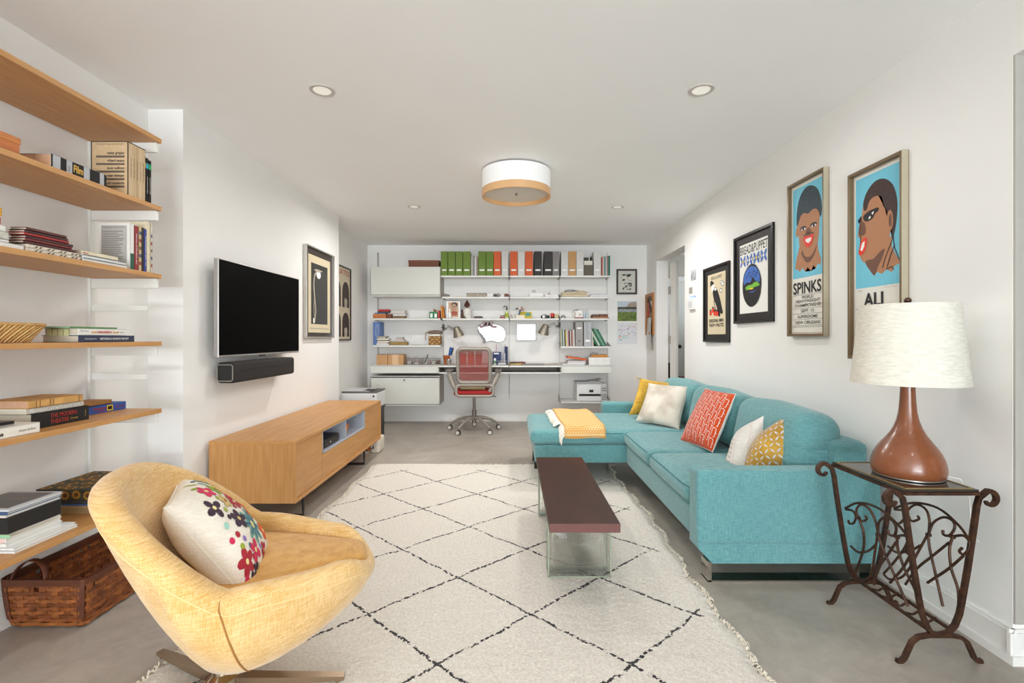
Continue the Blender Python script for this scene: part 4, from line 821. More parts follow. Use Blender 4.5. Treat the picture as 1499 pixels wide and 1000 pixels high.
for q, c in ((leaf(.16, .80, .12, .04, .4), 'gr'), (leaf(-.08, .88, .10, .035, 1.0), 'gr'), (leaf(-.4, .86, .09, .03, .2), 'bl'), (leaf(.14, .66, .09, .03, -.5), 'te'), (leaf(-.25, .72, .09, .03, 1.1), 'te')): decal(t, S, [q], thr_[c], 'embroidered_leaf', .002)
# ------------------------------------------------------------------ left wall shelving
SF = -1.70; SZ = [2.12, 1.792, 1.465, 1.14, .816, .405]
names = ['topmost oak wall shelf, empty, high on the left wall', 'second oak wall shelf from the top holding a slipcased book set', 'third oak wall shelf from the top holding maroon albums and upright books', 'fourth oak wall shelf from the top holding a woven tray and two flat books',
         'fifth oak wall shelf from the top holding old theatre books', 'lowest oak wall shelf above the brown wicker basket']
for z, lb in zip(SZ, names):
    t = thing('wall_shelf', lb, 'shelf', (-1.86, 1.6, z-.021), 'oak shelves on the left wall')
    MB().box(SX+.012, SF, .55, 2.352, z-.021, z, .001).build('shelf_board', OAK, t)
    MB().box(SX+.012, SF+.004 if z == .405 else SF-.012, 2.332, 2.348, z-.068, z-.022, .001).build('bracket', WHITE, t)
    MB().box(SX+.012, SF-.04, 1.2, 1.212, z-.06, z-.022, .001).build('bracket', WHITE, t)
for y, hh in ((2.34, (.42, 2.1)), (1.206, (.3, 2.1))):
    o = MB().box(SX, SX+.014, y-.014, y+.014, hh[0], hh[1], .001).build('shelf_upright', WHITE)
    tag(o, 'white metal shelf upright on the left wall ' + ('at the far ends of the oak shelves' if y > 2 else 'nearer the camera, outside the picture edge'), 'upright')
for z, lb in ((1.285, 'upper'), (.955, 'lower')):
    tag(MB().prism([(SX+.013, 2.335, z), (SX+.28, 2.335, z+.005), (SX+.28, 2.335, z+.026), (SX+.013, 2.335, z+.034)], (0, .012, 0)).build('spare_bracket', WHITE), lb+' empty white shelf bracket left on the wall upright', 'bracket', 'spare shelf brackets')
def book(name, label, x0, x1, y0, y1, z0, z1, cm, spine='+x', pages=None, group='books on the oak wall shelves', rot=0, cover=.0022, cat='book'):
    """closed book with covers and spine; spine names the side it faces"""
    c = Vector(((x0+x1)/2, (y0+y1)/2, z0)); t = thing(name, label, cat, c, group)
    if rot: t.rotation_euler[2] = rot; WM[t.name] = Matrix.Translation(c)
    dx, dy, dz = x1-x0, y1-y0, z1-z0; k = cover; mb = MB(); pg = MB()
    ax = min((dx, 0), (dy, 1), (dz, 2))[1]; sp = spine; i = .003
    lo = [x0, y0, z0]; hi = [x1, y1, z1]; plo = list(lo); phi_ = list(hi)
    plo[ax] += k; phi_[ax] -= k
    sa = 'xyz'.index(sp[1]); pos = sp[0] == '+'
    for q in range(3):
        if q == ax: continue
        if q == sa:
            if pos: plo[q] += i; phi_[q] -= k
            else: plo[q] += k; phi_[q] -= i
        else: plo[q] += i; phi_[q] -= i
    for a_, b_ in ((lo[ax], lo[ax]+k), (hi[ax]-k, hi[ax])):
        l2, h2 = list(lo), list(hi); l2[ax], h2[ax] = a_, b_; mb.box(l2[0], h2[0], l2[1], h2[1], l2[2], h2[2], .0006, 1)
    l2, h2 = list(lo), list(hi)
    if pos: l2[sa] = hi[sa]-k
    else: h2[sa] = lo[sa]+k
    mb.box(l2[0], h2[0], l2[1], h2[1], l2[2], h2[2], .0008, 1); mb.build('cover', cm, t)
    pg.box(plo[0], phi_[0], plo[1], phi_[1], plo[2], phi_[2]).build('pages', pages or PAGES, t); return t
def onface(t, x, ya, yb, za, zb, m, nm='spine_band'): return MB().box(x-.0004, x+.0007, ya, yb, za, zb).build(nm, m, t)
UX = (0, 1, 0); Z = (0, 0, 1)
# second shelf
z = SZ[1]
t = thing('wooden_box', 'orange brown wooden box at the left end of the second shelf', 'box', (-1.81, 1.5, z))
MB().box(-1.90, -1.72, 1.32, 1.694, z, z+.058, .002).build('body', wood_mat('cherry', (196, 112, 48), (164, 84, 30), 1), t); MB().box(-1.902, -1.718, 1.318, 1.696, z+.04, z+.0625, .002).build('lid', wood_mat('cherry_lid', (208, 132, 62), (184, 104, 42), 1), t)
t = book('reference_book', 'thick film reference book lying flat with black and white spine bands', -1.86, -1.712, 1.80, 2.045, z, z+.052, mat('slate_cover', (178, 180, 184), .5), pages=mat('tan_pages', (196, 154, 120), .9, var=.1, vscale=200, stretch=(1, 1, .05)))
for a, b_ in ((1.80, 1.806), (1.838, 1.862), (1.887, 1.937), (1.965, 2.012), (2.034, 2.045)): onface(t, -1.712, a, b_, z+.001, z+.051, BLK2)
GOLDT = mat('gold_print', (214, 170, 60), .4)
text('Film', .028, (-1.711, 1.912, z+.014), UX, Z, GOLDT, t, .042, bold=.03); text('Katz', .008, (-1.711, 1.875, z+.02), Z, (0, -1, 0), INK, t)
SL = mat('slipcase_tan', (204, 176, 138), .75, var=.08, vscale=40)
t = thing('book_slipcase', 'tan cardboard slipcase of architecture books standing on the second shelf', 'book set', (-1.79, 2.21, z), 'books on the oak wall shelves')
MB().box(-1.874, -1.712, 2.16, 2.262, z, z+.240, .0008).build('slipcase', SL, t)
MB().box(-1.8755, -1.8725, 2.1585, 2.1605, z, z+.2415).box(-1.7135, -1.7105, 2.1585, 2.1605, z, z+.2415).box(-1.8755, -1.7105, 2.1585, 2.1605, z+.2385, z+.2415).box(-1.713, -1.7105, 2.16, 2.262, z+.2385, z+.2415).build('black_edge', BLK2, t)
GBAR = mat('grey_bar', (104, 92, 80), .8)
text('MASTERS OF WORLD ARCHITECTURE', .006, (-1.793, 2.1598, z+.226), (1, 0, 0), Z, GBAR, t, .12)
for k, s_ in enumerate(('walter gropius', 'richard neutra', 'louis sullivan', 'oscar niemeyer', 'eric mendelsohn')):
    zz_ = z+.184-.0335*k; text(s_, .0125, (-1.766, 2.1598, zz_), (1, 0, 0), Z, INK, t, .076, bold=.015); MB().box(-1.853, -1.727, 2.1588, 2.1598, zz_-.015, zz_-.006).build('grey_bar', GBAR, t)
for k in range(5): MB().box(-1.712, -1.7112, 2.168+.0185*k, 2.1838+.0185*k, z+.006, z+.234).build('spine', mat('spine_tan_%d' % (k % 3), (204-10*(k % 3), 180-10*(k % 3), 146-12*(k % 3)), .8), t)
for k in range(5): text(('WALTER GROPIUS', 'RICHARD NEUTRA', 'LOUIS SULLIVAN', 'OSCAR NIEMEYER', 'ERIC MENDELSOHN')[k], .006, (-1.711, 2.173+.0185*k, z+.13), (0, 0, -1), (0, 1, 0), INK, t, .09)
for k, (c_, lb) in enumerate((((232, 190, 40), 'yellow'), ((50, 176, 206), 'turquoise'), ((42, 170, 96), 'green'))):
    t = book('slim_book', 'slim black book with '+lb+' spine patch beside the slipcase', -1.86, -1.73, 2.272+.018*k, 2.288+.018*k, z, z+.222-.005*k, BLK2)
    onface(t, -1.73, 2.2725+.018*k, 2.2875+.018*k, z+.168, z+.192, col(*c_)); text('ARCHITECTURE', .006, (-1.729, 2.277+.018*k, z+.09), (0, 0, -1), (0, 1, 0), PAPER, t, .08)
# third shelf
z = SZ[2]
WB = mat('white_book', (224, 222, 216), .6)
book('white_notebook', 'lower white notebook at the left end of the third shelf', -1.90, -1.712, 1.35, 1.70, z, z+.016, WB)
book('white_notebook', 'upper white notebook under the marbled grey one on the third shelf', -1.88, -1.715, 1.35, 1.652, z+.0165, z+.026, WB)
book('marbled_book', 'grey and white marbled book below the small white box', -1.87, -1.716, 1.36, 1.652, z+.0265, z+.052, mat('marbled', (206, 202, 192), .7, var=.25, vscale=30))
tag(MB().box(-1.86, -1.716, 1.40, 1.645, z+.0525, z+.072, .004).build('paper_box', mat('paper_white', (226, 224, 220), .7)), 'small plain white box on the marbled book, third shelf', 'box')
tag(MB().box(-1.84, -1.718, 1.42, 1.632, z+.0725, z+.102, .006).build('rust_box', mat('rust_card', (186, 80, 48), .8, var=.15, vscale=40)), 'rust red box under the yellow one on the third shelf', 'box')
o = MB().box(-1.84, -1.718, 1.42, 1.634, z+.1025, z+.132, .003).build('yellow_box', mat('yellow_card', (222, 168, 56), .8, var=.3, vscale=90)); tag(o, 'yellow speckled box topmost of the stack on the third shelf', 'box')
for k in range(2):
    t = thing('photo_album', ('lower' if k == 0 else 'upper')+' long cream ring album with black page edges under the maroon albums', 'album', (-1.78, 1.82, z+.0135*k), 'albums on the third shelf')
    MB().box(-1.87, -1.713, 1.708+.004*k, 1.925-.006*k, z+.0135*k, z+.0130+.0135*k, .003).build('cover', mat('cream_card', (212, 200, 182), .8), t)
    for q in range(12): MB().cyl((-1.7125, 1.725+.016*q, z+.003+.0135*k), (-1.7125, 1.733+.016*q, z+.009+.0135*k), .0016, 6).build('ring', BLK2 if q % 3 else WB, t)
MRN = [(84, 34, 34), (112, 34, 32), (74, 30, 32), (158, 38, 34), (60, 28, 28), (92, 36, 34)]
zz_ = z+.0275
for k in range(6):
    e = [1.905, 1.885, 1.893, 1.872, 1.872, 1.863][k]
    t = book('leather_album', ['lowest maroon leather album in the pile', 'second maroon leather album from the bottom of the pile', 'dark maroon album below the bright red one', 'bright red leather album in the middle of the pile', 'dark brown album just above the bright red one', 'topmost maroon leather album of the pile'][k]+' on the third shelf',
             -1.77, -1.714+.003*(k % 2), 1.700+.004*(k % 3), e, zz_, zz_+.0092, mat('leather_%d' % k, MRN[k], .5, var=.15, vscale=30), group='maroon albums on the third shelf', cat='album'); zz_ += .0096
zz_ = z
for k, (h_, e, c_, lb) in enumerate(((.012, 2.175, (226, 224, 218), 'lowest white paperback of the flat pile before the upright books'), (.013, 2.165, (214, 218, 220), 'pale grey paperback second in the flat pile before the upright books'), (.018, 2.125, (222, 210, 184), 'cream paperback on top of the flat pile before the upright books'))):
    t = book('paperback', lb, -1.86, -1.715, 1.935, e-.015, zz_, zz_+h_, col(*c_)); onface(t, -1.715, 1.94, e-.02, zz_+.0015, zz_+.003, BLK2); zz_ += h_+.0005
onface(t, -1.715, 1.936, 1.962, zz_-.012, zz_-.009, mat('red_tab', (186, 50, 44), .6), 'red_tab')
tag(MB().box(-1.93, -1.925, 2.20, 2.30, z, z+.075, .001).box(-1.93, -1.90, 2.24, 2.26, z, z+.004).build('bookend', BLK2), 'black metal bookend behind the upright books on the third shelf', 'bookend')
t = book('hardcover_book', 'white hardcover with grey text panel on its back cover facing the room', -1.862, -1.722, 2.185, 2.208, z, z+.212, WB)
MB().box(-1.852, -1.737, 2.1838, 2.1848, z+.03, z+.200).build('grey_panel', mat('panel_grey', (176, 172, 166), .7), t)
text('The Bauhaus World of Art', .007, (-1.795, 2.1837, z+.188), (1, 0, 0), Z, INK2, t, .1)
rr = random.Random(8)
for k in range(16): MB().box(-1.848, -1.748-.03*rr.random(), 2.1832, 2.1838, z+.172-.0082*k, z+.1742-.0082*k).build('text_line', INK2, t)
onface(t, -1.722, 2.186, 2.207, z, z+.075, mat('green_band', (34, 86, 62), .6)); 
ub = [(2.210, .024, .205, (146, 34, 44), 'dark red book with white spine lettering among the upright books', 'History of Modern Art'), (2.236, .018, .208, (196, 174, 128), 'sand coloured upright book with ochre marks on its spine', ''), (2.256, .012, .206, (40, 34, 34), 'thin black upright book between sand and blue spines', ''), (2.270, .013, .203, (52, 66, 156), 'royal blue upright book among the upright books', 'Architecture and You'), (2.285, .022, .240, (220, 208, 178), 'tall cream upright book near the shelf end', ''), (2.309, .013, .244, (206, 196, 180), 'tall pale last book with red and blue marks at the shelf end', '')]
for y_, w_, h_, c_, lb, tx in ub:
    t = book('hardcover_book', lb, -1.87 if h_ < .22 else -1.90, -1.722, y_, y_+w_-.001, z, z+h_, col(*c_, .55))
    if tx: text(tx, .008, (-1.721, y_+w_*.3, z+.10), (0, 0, -1), (0, 1, 0), WP, t, .14)
    elif h_ > .24 or c_[0] == 196:
        for q in range(5): onface(t, -1.722, y_+.002, y_+w_-.003, z+.03+.035*q, z+.045+.035*q, (col(150, 60, 50), col(70, 80, 120), col(120, 90, 50))[q % 3], 'spine_mark')
# fourth shelf
z = SZ[3]
STRAW = mat('straw', (206, 162, 98), .7, var=.25, vscale=60, bump=.2, bscale=200); STRAW2 = mat('straw_light', (226, 190, 130), .7)
t = thing('woven_tray', 'flat plaited straw tray at the left of the fourth shelf', 'tray', (-1.85, 1.6, z))
def trayf(i, j):
    a = 2*PI*i; c_, s_ = math.cos(a), math.sin(a); r = 1/((abs(c_)**5+abs(s_)**5)**.2); k = .80+.20*j
    return Vector((-1.85+r*c_*.125*k, 1.60+r*s_*.235*k, z+.003+.064*j))
mb = MB(); mb.grid(trayf, 64, 5, closeu=True); mb.poly([trayf(i/64, 0) for i in range(64)]); o = mb.build('tray_wall', STRAW, t, 'all'); md = o.modifiers.new('t', 'SOLIDIFY'); md.thickness = .005
for k in range(96):
    i = k/96; p = [trayf(i+.0085*q, q/3) for q in range(4)]; c0 = Vector((-1.85, 1.6, z+.03))
    MB().tube([a+(a-c0).normalized()*.0035 for a in p], .0023, 4).build('straw_strand', STRAW2 if k % 2 else STRAW, t)
MB().tube([trayf(i/64, 1) for i in range(64)], .005, 6, closed=True).build('rim', STRAW, t, True)
t = book('house_book', 'navy book lettered RESTORING A HOUSE IN THE CITY, lowest on the fourth shelf', -1.868, -1.722, 1.925, 2.21, z, z+.028, mat('navy_cover', (42, 50, 78), .5))
text('RESTORING A HOUSE IN THE CITY', .008, (-1.7215, 2.10, z+.0105), UX, Z, WP, t, .15, bold=.02); text('INGRID ABRAMOVITCH', .005, (-1.7215, 1.98, z+.0115), UX, Z, WP, t, .055)
t = book('remodeling_book', 'white book lettered new remodeling book on top of the navy book', -1.862, -1.724, 1.927, 2.165, z+.0285, z+.056, WB)
text('new', .012, (-1.7235, 1.999, z+.037), UX, Z, col(214, 160, 60), t, .026, bold=.02); text('remodeling', .014, (-1.7235, 2.050, z+.037), UX, Z, col(190, 70, 60), t, .072, bold=.02); text('book', .012, (-1.7235, 2.108, z+.037), UX, Z, col(214, 160, 60), t, .032, bold=.02)
text('Better Homes', .005, (-1.7235, 1.955, z+.044), UX, Z, INK, t, .035); text('Meredith', .005, (-1.7235, 2.14, z+.04), UX, Z, INK, t, .022)
for k in range(4): MB().box(-1.845+.022*k, -1.826+.022*k, 1.9235, 1.928, z+.034, z+.054).box(-1.845+.022*k, -1.826+.022*k, 1.9232, 1.9242, z+.026, z+.054).build('paper_tab', mat('tab_green', (206, 202, 150), .8), t)
book('thin_green_book', 'thin green topped booklet on the white remodeling book', -1.86, -1.735, 1.90, 2.13, z+.0565, z+.063, col(96, 150, 84), pages=WB)
# fifth shelf
z = SZ[4]
t = book('white_paperback', 'thick white paperback with black lettering at the left of the fifth shelf', -1.90, -1.722, 1.46, 1.768, z, z+.036, mat('ivory_cover', (234, 230, 220), .5))
text('Performances', .014, (-1.7215, 1.575, z+.010), UX, Z, INK, t, .13, bold=.03); text('Harper & Row', .008, (-1.7215, 1.72, z+.014), UX, Z, INK, t, .06, shear=.3)
t = book('black_case', 'flat black case with silver edge on the white paperback', -1.88, -1.745, 1.45, 1.70, z+.0365, z+.052, BLACK); MB().box(-1.7452, -1.7438, 1.46, 1.698, z+.0375, z+.042).build('silver_edge', ALU, t)
t = book('theatre_book', 'thick black book lettered THE MODERN THEATRE in red on the fifth shelf', -1.96, -1.785, 1.80, 2.045, z, z+.058, BLK2)
RT = mat('red_foil', (170, 44, 34), .5)
text('THE MODERN', .0165, (-1.784, 1.93, z+.033), UX, Z, RT, t, .115, bold=.012); text('THEATRE', .0165, (-1.784, 1.912, z+.010), UX, Z, RT, t, .078, bold=.012); text('Corrigan', .007, (-1.784, 1.975, z+.015), UX, Z, GOLDT, t)
text('Macmillan', .004, (-1.784, 2.028, z+.03), Z, (0, -1, 0), GOLDT, t, .025)
t = thing('spiral_notebook', 'cream spiral bound notebook between the black and tan theatre books', 'notebook', (-1.87, 1.92, z+.0585), 'books on the oak wall shelves')
MB().box(-1.955, -1.795, 1.79, 2.03, z+.0585, z+.079, .001).build('pages', PAGES, t); MB().tube([(-1.789+.006*math.cos(k*1.3), 1.80+.0018*k, z+.069+.008*math.sin(k*1.3)) for k in range(124)], .0011, 4).build('spiral_wire', WB, t)
t = book('old_book', 'old tan leather book with worn spine topmost on the theatre book pile', -1.955, -1.788, 1.79, 2.02, z+.080, z+.108, mat('tan_leather', (204, 156, 90), .6, var=.2, vscale=20, bump=.2), pages=mat('reddish_pages', (190, 150, 122), .9, var=.1, vscale=200, stretch=(1, 1, .04)))
for y_ in (1.82, 1.835, 1.875, 1.888, 2.0): onface(t, -1.788, y_, y_+.003, z+.082, z+.106, mat('gilt_brown', (130, 90, 50), .5))
t = book('shakespeare_book', 'bright blue book with red title on the right of the fifth shelf', -1.99, -1.868, 2.13, 2.345, z, z+.036, mat('blue_cover', (48, 84, 168), .5))
text('Shakespeare', .010, (-1.867, 2.195, z+.018), UX, Z, RT, t, .075, bold=.03, shear=.3); text('TALES', .006, (-1.867, 2.20, z+.006), UX, Z, RT, t, .04, bold=.03); onface(t, -1.868, 2.235, 2.268, z+.005, z+.031, YP, 'yellow_panel'); onface(t, -1.8675, 2.24, 2.262, z+.011, z+.026, BLK2, 'panel_figure')
text('CHARLES LAMB', .007, (-1.867, 2.305, z+.014), UX, Z, RT, t, .055, bold=.02)
book('small_old_book', 'small ochre old book lying on the bright blue book', -1.985, -1.878, 2.09, 2.275, z+.0365, z+.054, mat('ochre_leather', (172, 122, 62), .7, var=.2, vscale=20), pages=col(190, 150, 96))
# lowest shelf
z = SZ[5]; y0, y1 = 1.692, 1.888
zz_ = z
for k, (h_, dx, dy, c_, lb) in enumerate(((.010, .03, .05, (226, 226, 224), 'widest white magazine at the bottom of the near pile'), (.010, .026, .045, (232, 232, 230), 'second white magazine of the near pile, with blue edge line'), (.016, .0, .015, (226, 226, 222), 'white magazine with green corner in the near pile'), (.016, .0, .012, (230, 228, 224), 'white magazine with pink spine label in the near pile'), (.014, .0, .012, (220, 208, 180), 'cream magazine just under the black box'))):
    t = book('magazine', lb+' on the lowest shelf', -1.96, -1.765+dx, y0-.002, y1+dy, zz_, zz_+h_, col(*c_, .45), spine='-y', pages=WB, group='magazine pile on the lowest shelf')
    if k in (1, 2, 3, 4): MB().box(-1.96, -1.83+.02*k, y0-.003, y0-.0018, zz_+.001, zz_+h_-.001).build('spine_label', [0, col(40, 60, 110), col(86, 176, 150), col(222, 190, 184), col(150, 196, 160)][k], t)
    if k in (2, 3, 4): text(['', '', 'TOWNSHIP', 'Dwell', 'Dwell'][k], h_*.5, (-1.85, y0-.003, zz_+h_*.25), (1, 0, 0), Z, INK, t)
    zz_ += h_+.0004
t = thing('black_box', 'glossy black box in the near magazine pile on the lowest shelf', 'box', (-1.86, 1.79, zz_)); MB().box(-1.96, -1.756, y0-.004, y1, zz_, zz_+.058, .002).build('body', BLK2, t); MB().box(-1.961, -1.755, y0-.005, y1+.001, zz_+.052, zz_+.0585, .001).build('lid', BLACK, t); zz_ += .059
for k in range(3):
    c_ = ((222, 218, 214), (60, 92, 130), (204, 208, 214))[k]; t = book('glossy_magazine', ['pale glossy magazine directly on the black box', 'blue edged glossy magazine in the middle above the black box', 'topmost glossy magazine with dark photo cover above the black box'][k], -1.965+.004*k, -1.760+.003*k, y0-.008+.003*k, y1+.004, zz_, zz_+.009, col(*c_, .35), spine='-y', pages=WB, group='magazine pile on the lowest shelf'); zz_ += .0094
MB().box(-1.95, -1.772, y0+.012, y1-.012, zz_-.0006, zz_+.0002).build('cover_photo', mat('dark_photo', (78, 74, 72), .3, var=.5, vcol=(160, 96, 80), vscale=12, thr=(.3, .45)), t)
t = book('tan_album', 'tan ribbed album at the bottom of the floral box pile', -2.0, -1.742, 2.072, 2.33, z, z+.036, mat('tan_ribbed', (176, 146, 104), .8, var=.2, vscale=60, stretch=(.05, .05, 1)), spine='-y')
t = book('dark_picture_book', 'dark picture book with blue edge under the floral box', -2.0, -1.744, 2.070, 2.33, z+.0365, z+.060, mat('dark_spine', (60, 62, 68), .4, var=.3, vscale=20), spine='-y'); MB().box(-2.0, -1.744, 2.0685, 2.0698, z+.038, z+.042).build('blue_line', BB, t)
SUN = mat('sunflower_ground', (58, 56, 40), .7, var=.3, vscale=20); SUNY = mat('sunflower_petal', (206, 148, 46), .7, var=.25, vscale=60); SUNB = mat('sunflower_heart', (92, 58, 28), .8)
t = thing('floral_box', 'dark green box covered in a yellow sunflower pattern on the lowest shelf', 'box', (-1.89, 2.2, z+.0605))
bx0, bx1, by0, by1, bz0, bz1 = -2.022, -1.732, 2.06, 2.345, z+.0605, z+.108
MB().box(bx0, bx1, by0, by1, bz0, bz1, .004).build('body', SUN, t); MB().box(bx0-.0015, bx1+.0015, by0-.0015, by1+.001, bz1-.016, bz1+.001, .003).build('lid', SUN, t)
rr = random.Random(4); mp_ = MB(); mh = MB(); fl = []
def sunf(c, e1, e2, n, r):
    for k in range(13):
        a = 2*PI*k/13; p0 = c+(e1*math.cos(a)+e2*math.sin(a))*r; q1 = c+(e1*math.cos(a+.2)+e2*math.sin(a+.2))*r*.62; q0 = c+(e1*math.cos(a-.2)+e2*math.sin(a-.2))*r*.62; q2 = c+(e1*math.cos(a)+e2*math.sin(a))*r*.35
        mp_.poly([q2+n*.0009, q0+n*.0009, p0+n*.0009, q1+n*.0009])
    mh.poly([c+(e1*math.cos(a*PI/5)+e2*math.sin(a*PI/5))*r*.42+n*.0014 for a in range(10)])
for a in range(6):
    for b_ in range(5): sunf(Vector((bx0+.03+.05*a+rr.uniform(-.008, .008), by0+.028+.058*b_+rr.uniform(-.01, .01), bz1+.001)), Vector((1, 0, 0)), Vector((0, 1, 0)), Vector((0, 0, 1)), rr.uniform(.020, .028))
for a in range(6): sunf(Vector((bx0+.028+.048*a, by0-.0018, bz0+.024+rr.uniform(-.003, .003))), Vector((1, 0, 0)), Vector((0, 0, 1)), Vector((0, -1, 0)), .022)
o = mp_.build('petal_print', SUNY, t, flipfix=False); o['kind'] = 'stuff'; o = mh.build('flower_heart_print', SUNB, t, flipfix=False); o['kind'] = 'stuff'
# ------------------------------------------------------------------ wicker basket under the shelf
WK = [mat('splint_%d' % k, c_, .5, var=.3, vscale=30, bump=.2, bscale=90) for k, c_ in enumerate(((136, 74, 34), (152, 88, 40), (118, 62, 28)))]; WKD = mat('splint_dark', (92, 46, 24), .5, var=.2, vscale=20)
KX0, KX1, KY0, KY1, KH = -2.022, -1.690, 1.915, 2.62, .205
t = thing('wicker_basket', 'large brown splint wicker basket with loop handle on the floor under the lowest shelf', 'basket', (-1.86, 2.26, 0))
def bpt(s, z_, off=0):
    """s runs 0..4 round the four sides starting at the near left corner"""
    k = z_/KH; sh = .016*(1-k)**1.5+(.012 if z_ < .012 else 0); x0_, x1_, y0_, y1_ = KX0+sh-off, KX1-sh+off, KY0+sh-off, KY1-sh+off; r = .022
    per = [(x0_, y0_), (x1_, y0_), (x1_, y1_), (x0_, y1_)]; i = int(s) % 4; f_ = s-int(s); a = per[i]; b_ = per[(i+1) % 4]
    x = a[0]+(b_[0]-a[0])*f_; y = a[1]+(b_[1]-a[1])*f_
    cx_, cy_ = (x0_+x1_)/2, (y0_+y1_)/2
    e = min(f_, 1-f_)*(abs(b_[0]-a[0])+abs(b_[1]-a[1])); ins = r*(1-min(1, e/r))**2*.35
    d = Vector((cx_-x, cy_-y)); d = Vector((math.copysign(1, d.x), math.copysign(1, d.y))); return Vector((x+d.x*ins, y+d.y*ins, max(.004, z_)))
st_s = []; 
for side, n in ((0, 7), (1, 14), (2, 7), (3, 14)):
    for q in range(n): st_s.append((side, (q+.5)/n, .5*.55/n))
for q, (side, f_, w_) in enumerate(st_s):
    mb = MB(); o0 = .0008
    def sf(i, j, side=side, f_=f_, w_=w_): return bpt(side+f_+w_*(2*i-1), .004+(KH-.012)*j, o0)
    mb.grid(sf, 2, 5); o = mb.build('stake', WK[q % 3], t, flipfix=False); md = o.modifiers.new('t', 'SOLIDIFY'); md.thickness = .002; md.offset = 0
rows = 11; N_ = len(st_s); pos = [s_[0]+s_[1] for s_ in st_s]
for r_ in range(rows):
    zc = .012+(KH-.03)*(r_+.5)/rows; hw = (KH-.03)/rows*.44; pts = []
    for q in range(N_):
        nxt = pos[(q+1) % N_]+(4 if q == N_-1 else 0)
        for f_ in (0, .5): pts.append((pos[q]+(nxt-pos[q])*f_, (1 if (q+r_) % 2 else -1)*math.cos(f_*PI)*.0042))
    mb = MB(); NN = len(pts); V = [[mb.bm.verts.new(bpt(s_ % 4, zc+hw*k, o_+.0006)) for k in (-1, 0, 1)] for s_, o_ in pts]
    for i in range(NN):
        for j in range(2): mb.bm.faces.new((V[i][j], V[(i+1) % NN][j], V[(i+1) % NN][j+1], V[i][j+1]))
    if r_ == rows-2:       # a broken, gappy upper row lets the wall show
        bmesh.ops.delete(mb.bm, geom=[f for i, f in enumerate(mb.bm.faces) if (i//2) % 9 in (4, 5)], context='FACES')
    o = mb.build('weaver', WK[(r_*2+1) % 3], t, flipfix=False); md = o.modifiers.new('t', 'SOLIDIFY'); md.thickness = .0018; md.offset = 0
for off in (.0055, -.0055):
    mb = MB(); V = [[mb.bm.verts.new(bpt(k/20, KH-.026+.026*j, off)) for j in (0, 1)] for k in range(80)]
    for i in range(80): mb.bm.faces.new((V[i][0], V[(i+1) % 80][0], V[(i+1) % 80][1], V[i][1]))
    o = mb.build('rim_band', WKD, t, flipfix=False); md = o.modifiers.new('t', 'SOLIDIFY'); md.thickness = .004; md.offset = 0
for s_ in (.06, .955):
    mb = MB(); mb.grid(lambda i, j: bpt(s_+.05*(2*i-1)*.9, .004+(KH-.004)*j, .0062), 2, 6); o = mb.build('corner_strap', WKD, t, flipfix=False); md = o.modifiers.new('t', 'SOLIDIFY'); md.thickness = .003
MB().box(KX0+.03, KX1-.03, KY0+.03, KY1-.03, .003, .008).build('base', WKD, t)
for yy, nm in ((KY0, 1), (KY1, -1)):
    mb = MB(); xs0, xs1 = -1.985, -1.845
    def hf(i, j, yy=yy, nm=nm): a = PI*i; return Vector(((xs0+xs1)/2-(xs1-xs0)/2*math.cos(a), yy+nm*(.004+.02*math.sin(a))+.022*(j-.5), KH-.02+.088*math.sin(a)))
    mb.grid(hf, 16, 2); o = mb.build('handle', WKD, t, 'all', flipfix=False); md = o.modifiers.new('t', 'SOLIDIFY'); md.thickness = .004
# ------------------------------------------------------------------ desk wall
FD = 6.40                              # front plane of the shelves
def bw(x0, x1, ya, yb, D, dep, bev=.001, mb=None):
    """box from its picture extent at depth D, running back by dep"""
    a = P(x0, yb, D); b = P(x1, ya, D); mb = mb or MB(); mb.box(a.x, b.x, D, D+dep, a.z, b.z, bev, 1); return mb
def pz(y, D=FD): return CH-(y-CY)*D/F
def px_(x, D=FD): return (x-CX)*D/F
for x, lb, y0_, y1_ in ((553, 'leftmost aluminium shelf track on the desk wall', 369.6, 596), (649, 'aluminium shelf track just right of the white wall cabinets', 372, 560), (745.5, 'aluminium shelf track in the middle of the desk wall', 369.6, 586), (819, 'aluminium shelf track left of the file boxes shelf', 372, 590), (889, 'rightmost aluminium shelf track on the desk wall', 369.6, 600)):
    X = px_(x, 6.7); a, b = pz(y1_, 6.7), pz(y0_, 6.7)
    t = thing('shelf_track', lb, 'shelf track', (X, YB, a), 'wall tracks of the shelving system'); MB().box(X-.011, X+.011, YB-.014, YB, a, b).build('rail', ALU if x == 553 else mat('track_enamel', (228, 226, 222), .45), t)
    MB().box(X-.003, X+.003, YB-.0148, YB-.0138, a+.03, b-.01).build('slot_line', mat('slot_grey', (190, 186, 180), .6), t)
SHL = []
def shelf(x0, x1, ytop, lb, D=FD, side=True, yD=None):
    z = pz(ytop, D); a, b = px_(x0, D), px_(x1, D)
    t = thing('metal_shelf', lb, 'shelf', ((a+b)/2, YB, z-.02), 'white metal shelves of the desk wall')
    MB().box(a, b, D, YB-.016, z-.003, z, .0005).box(a, b, D, D+.004, z-.022, z, .0008).build('shelf_plate', WHITE, t)
    for xx in (a, b-.0025):
        MB().prism([(xx, D+.01, z-.02), (xx, YB-.016, z-.03), (xx, YB-.016, z+.055), (xx, YB-.07, z+.055), (xx, D+.01, z)], (.0025, 0, 0)).build('side_bracket', mat('bracket_grey', (190, 186, 179), .5), t)
    SHL.append((x0, x1, ytop, z)); return z
z1a = shelf(645.2, 745, 403.3, 'top white metal shelf over the desk holding green magazine files'); shelf(746.3, 819, 403.3, 'top white metal shelf holding orange, white and black magazine files'); shelf(820.5, 893, 403.3, 'top right white metal shelf holding white and tan magazine files')
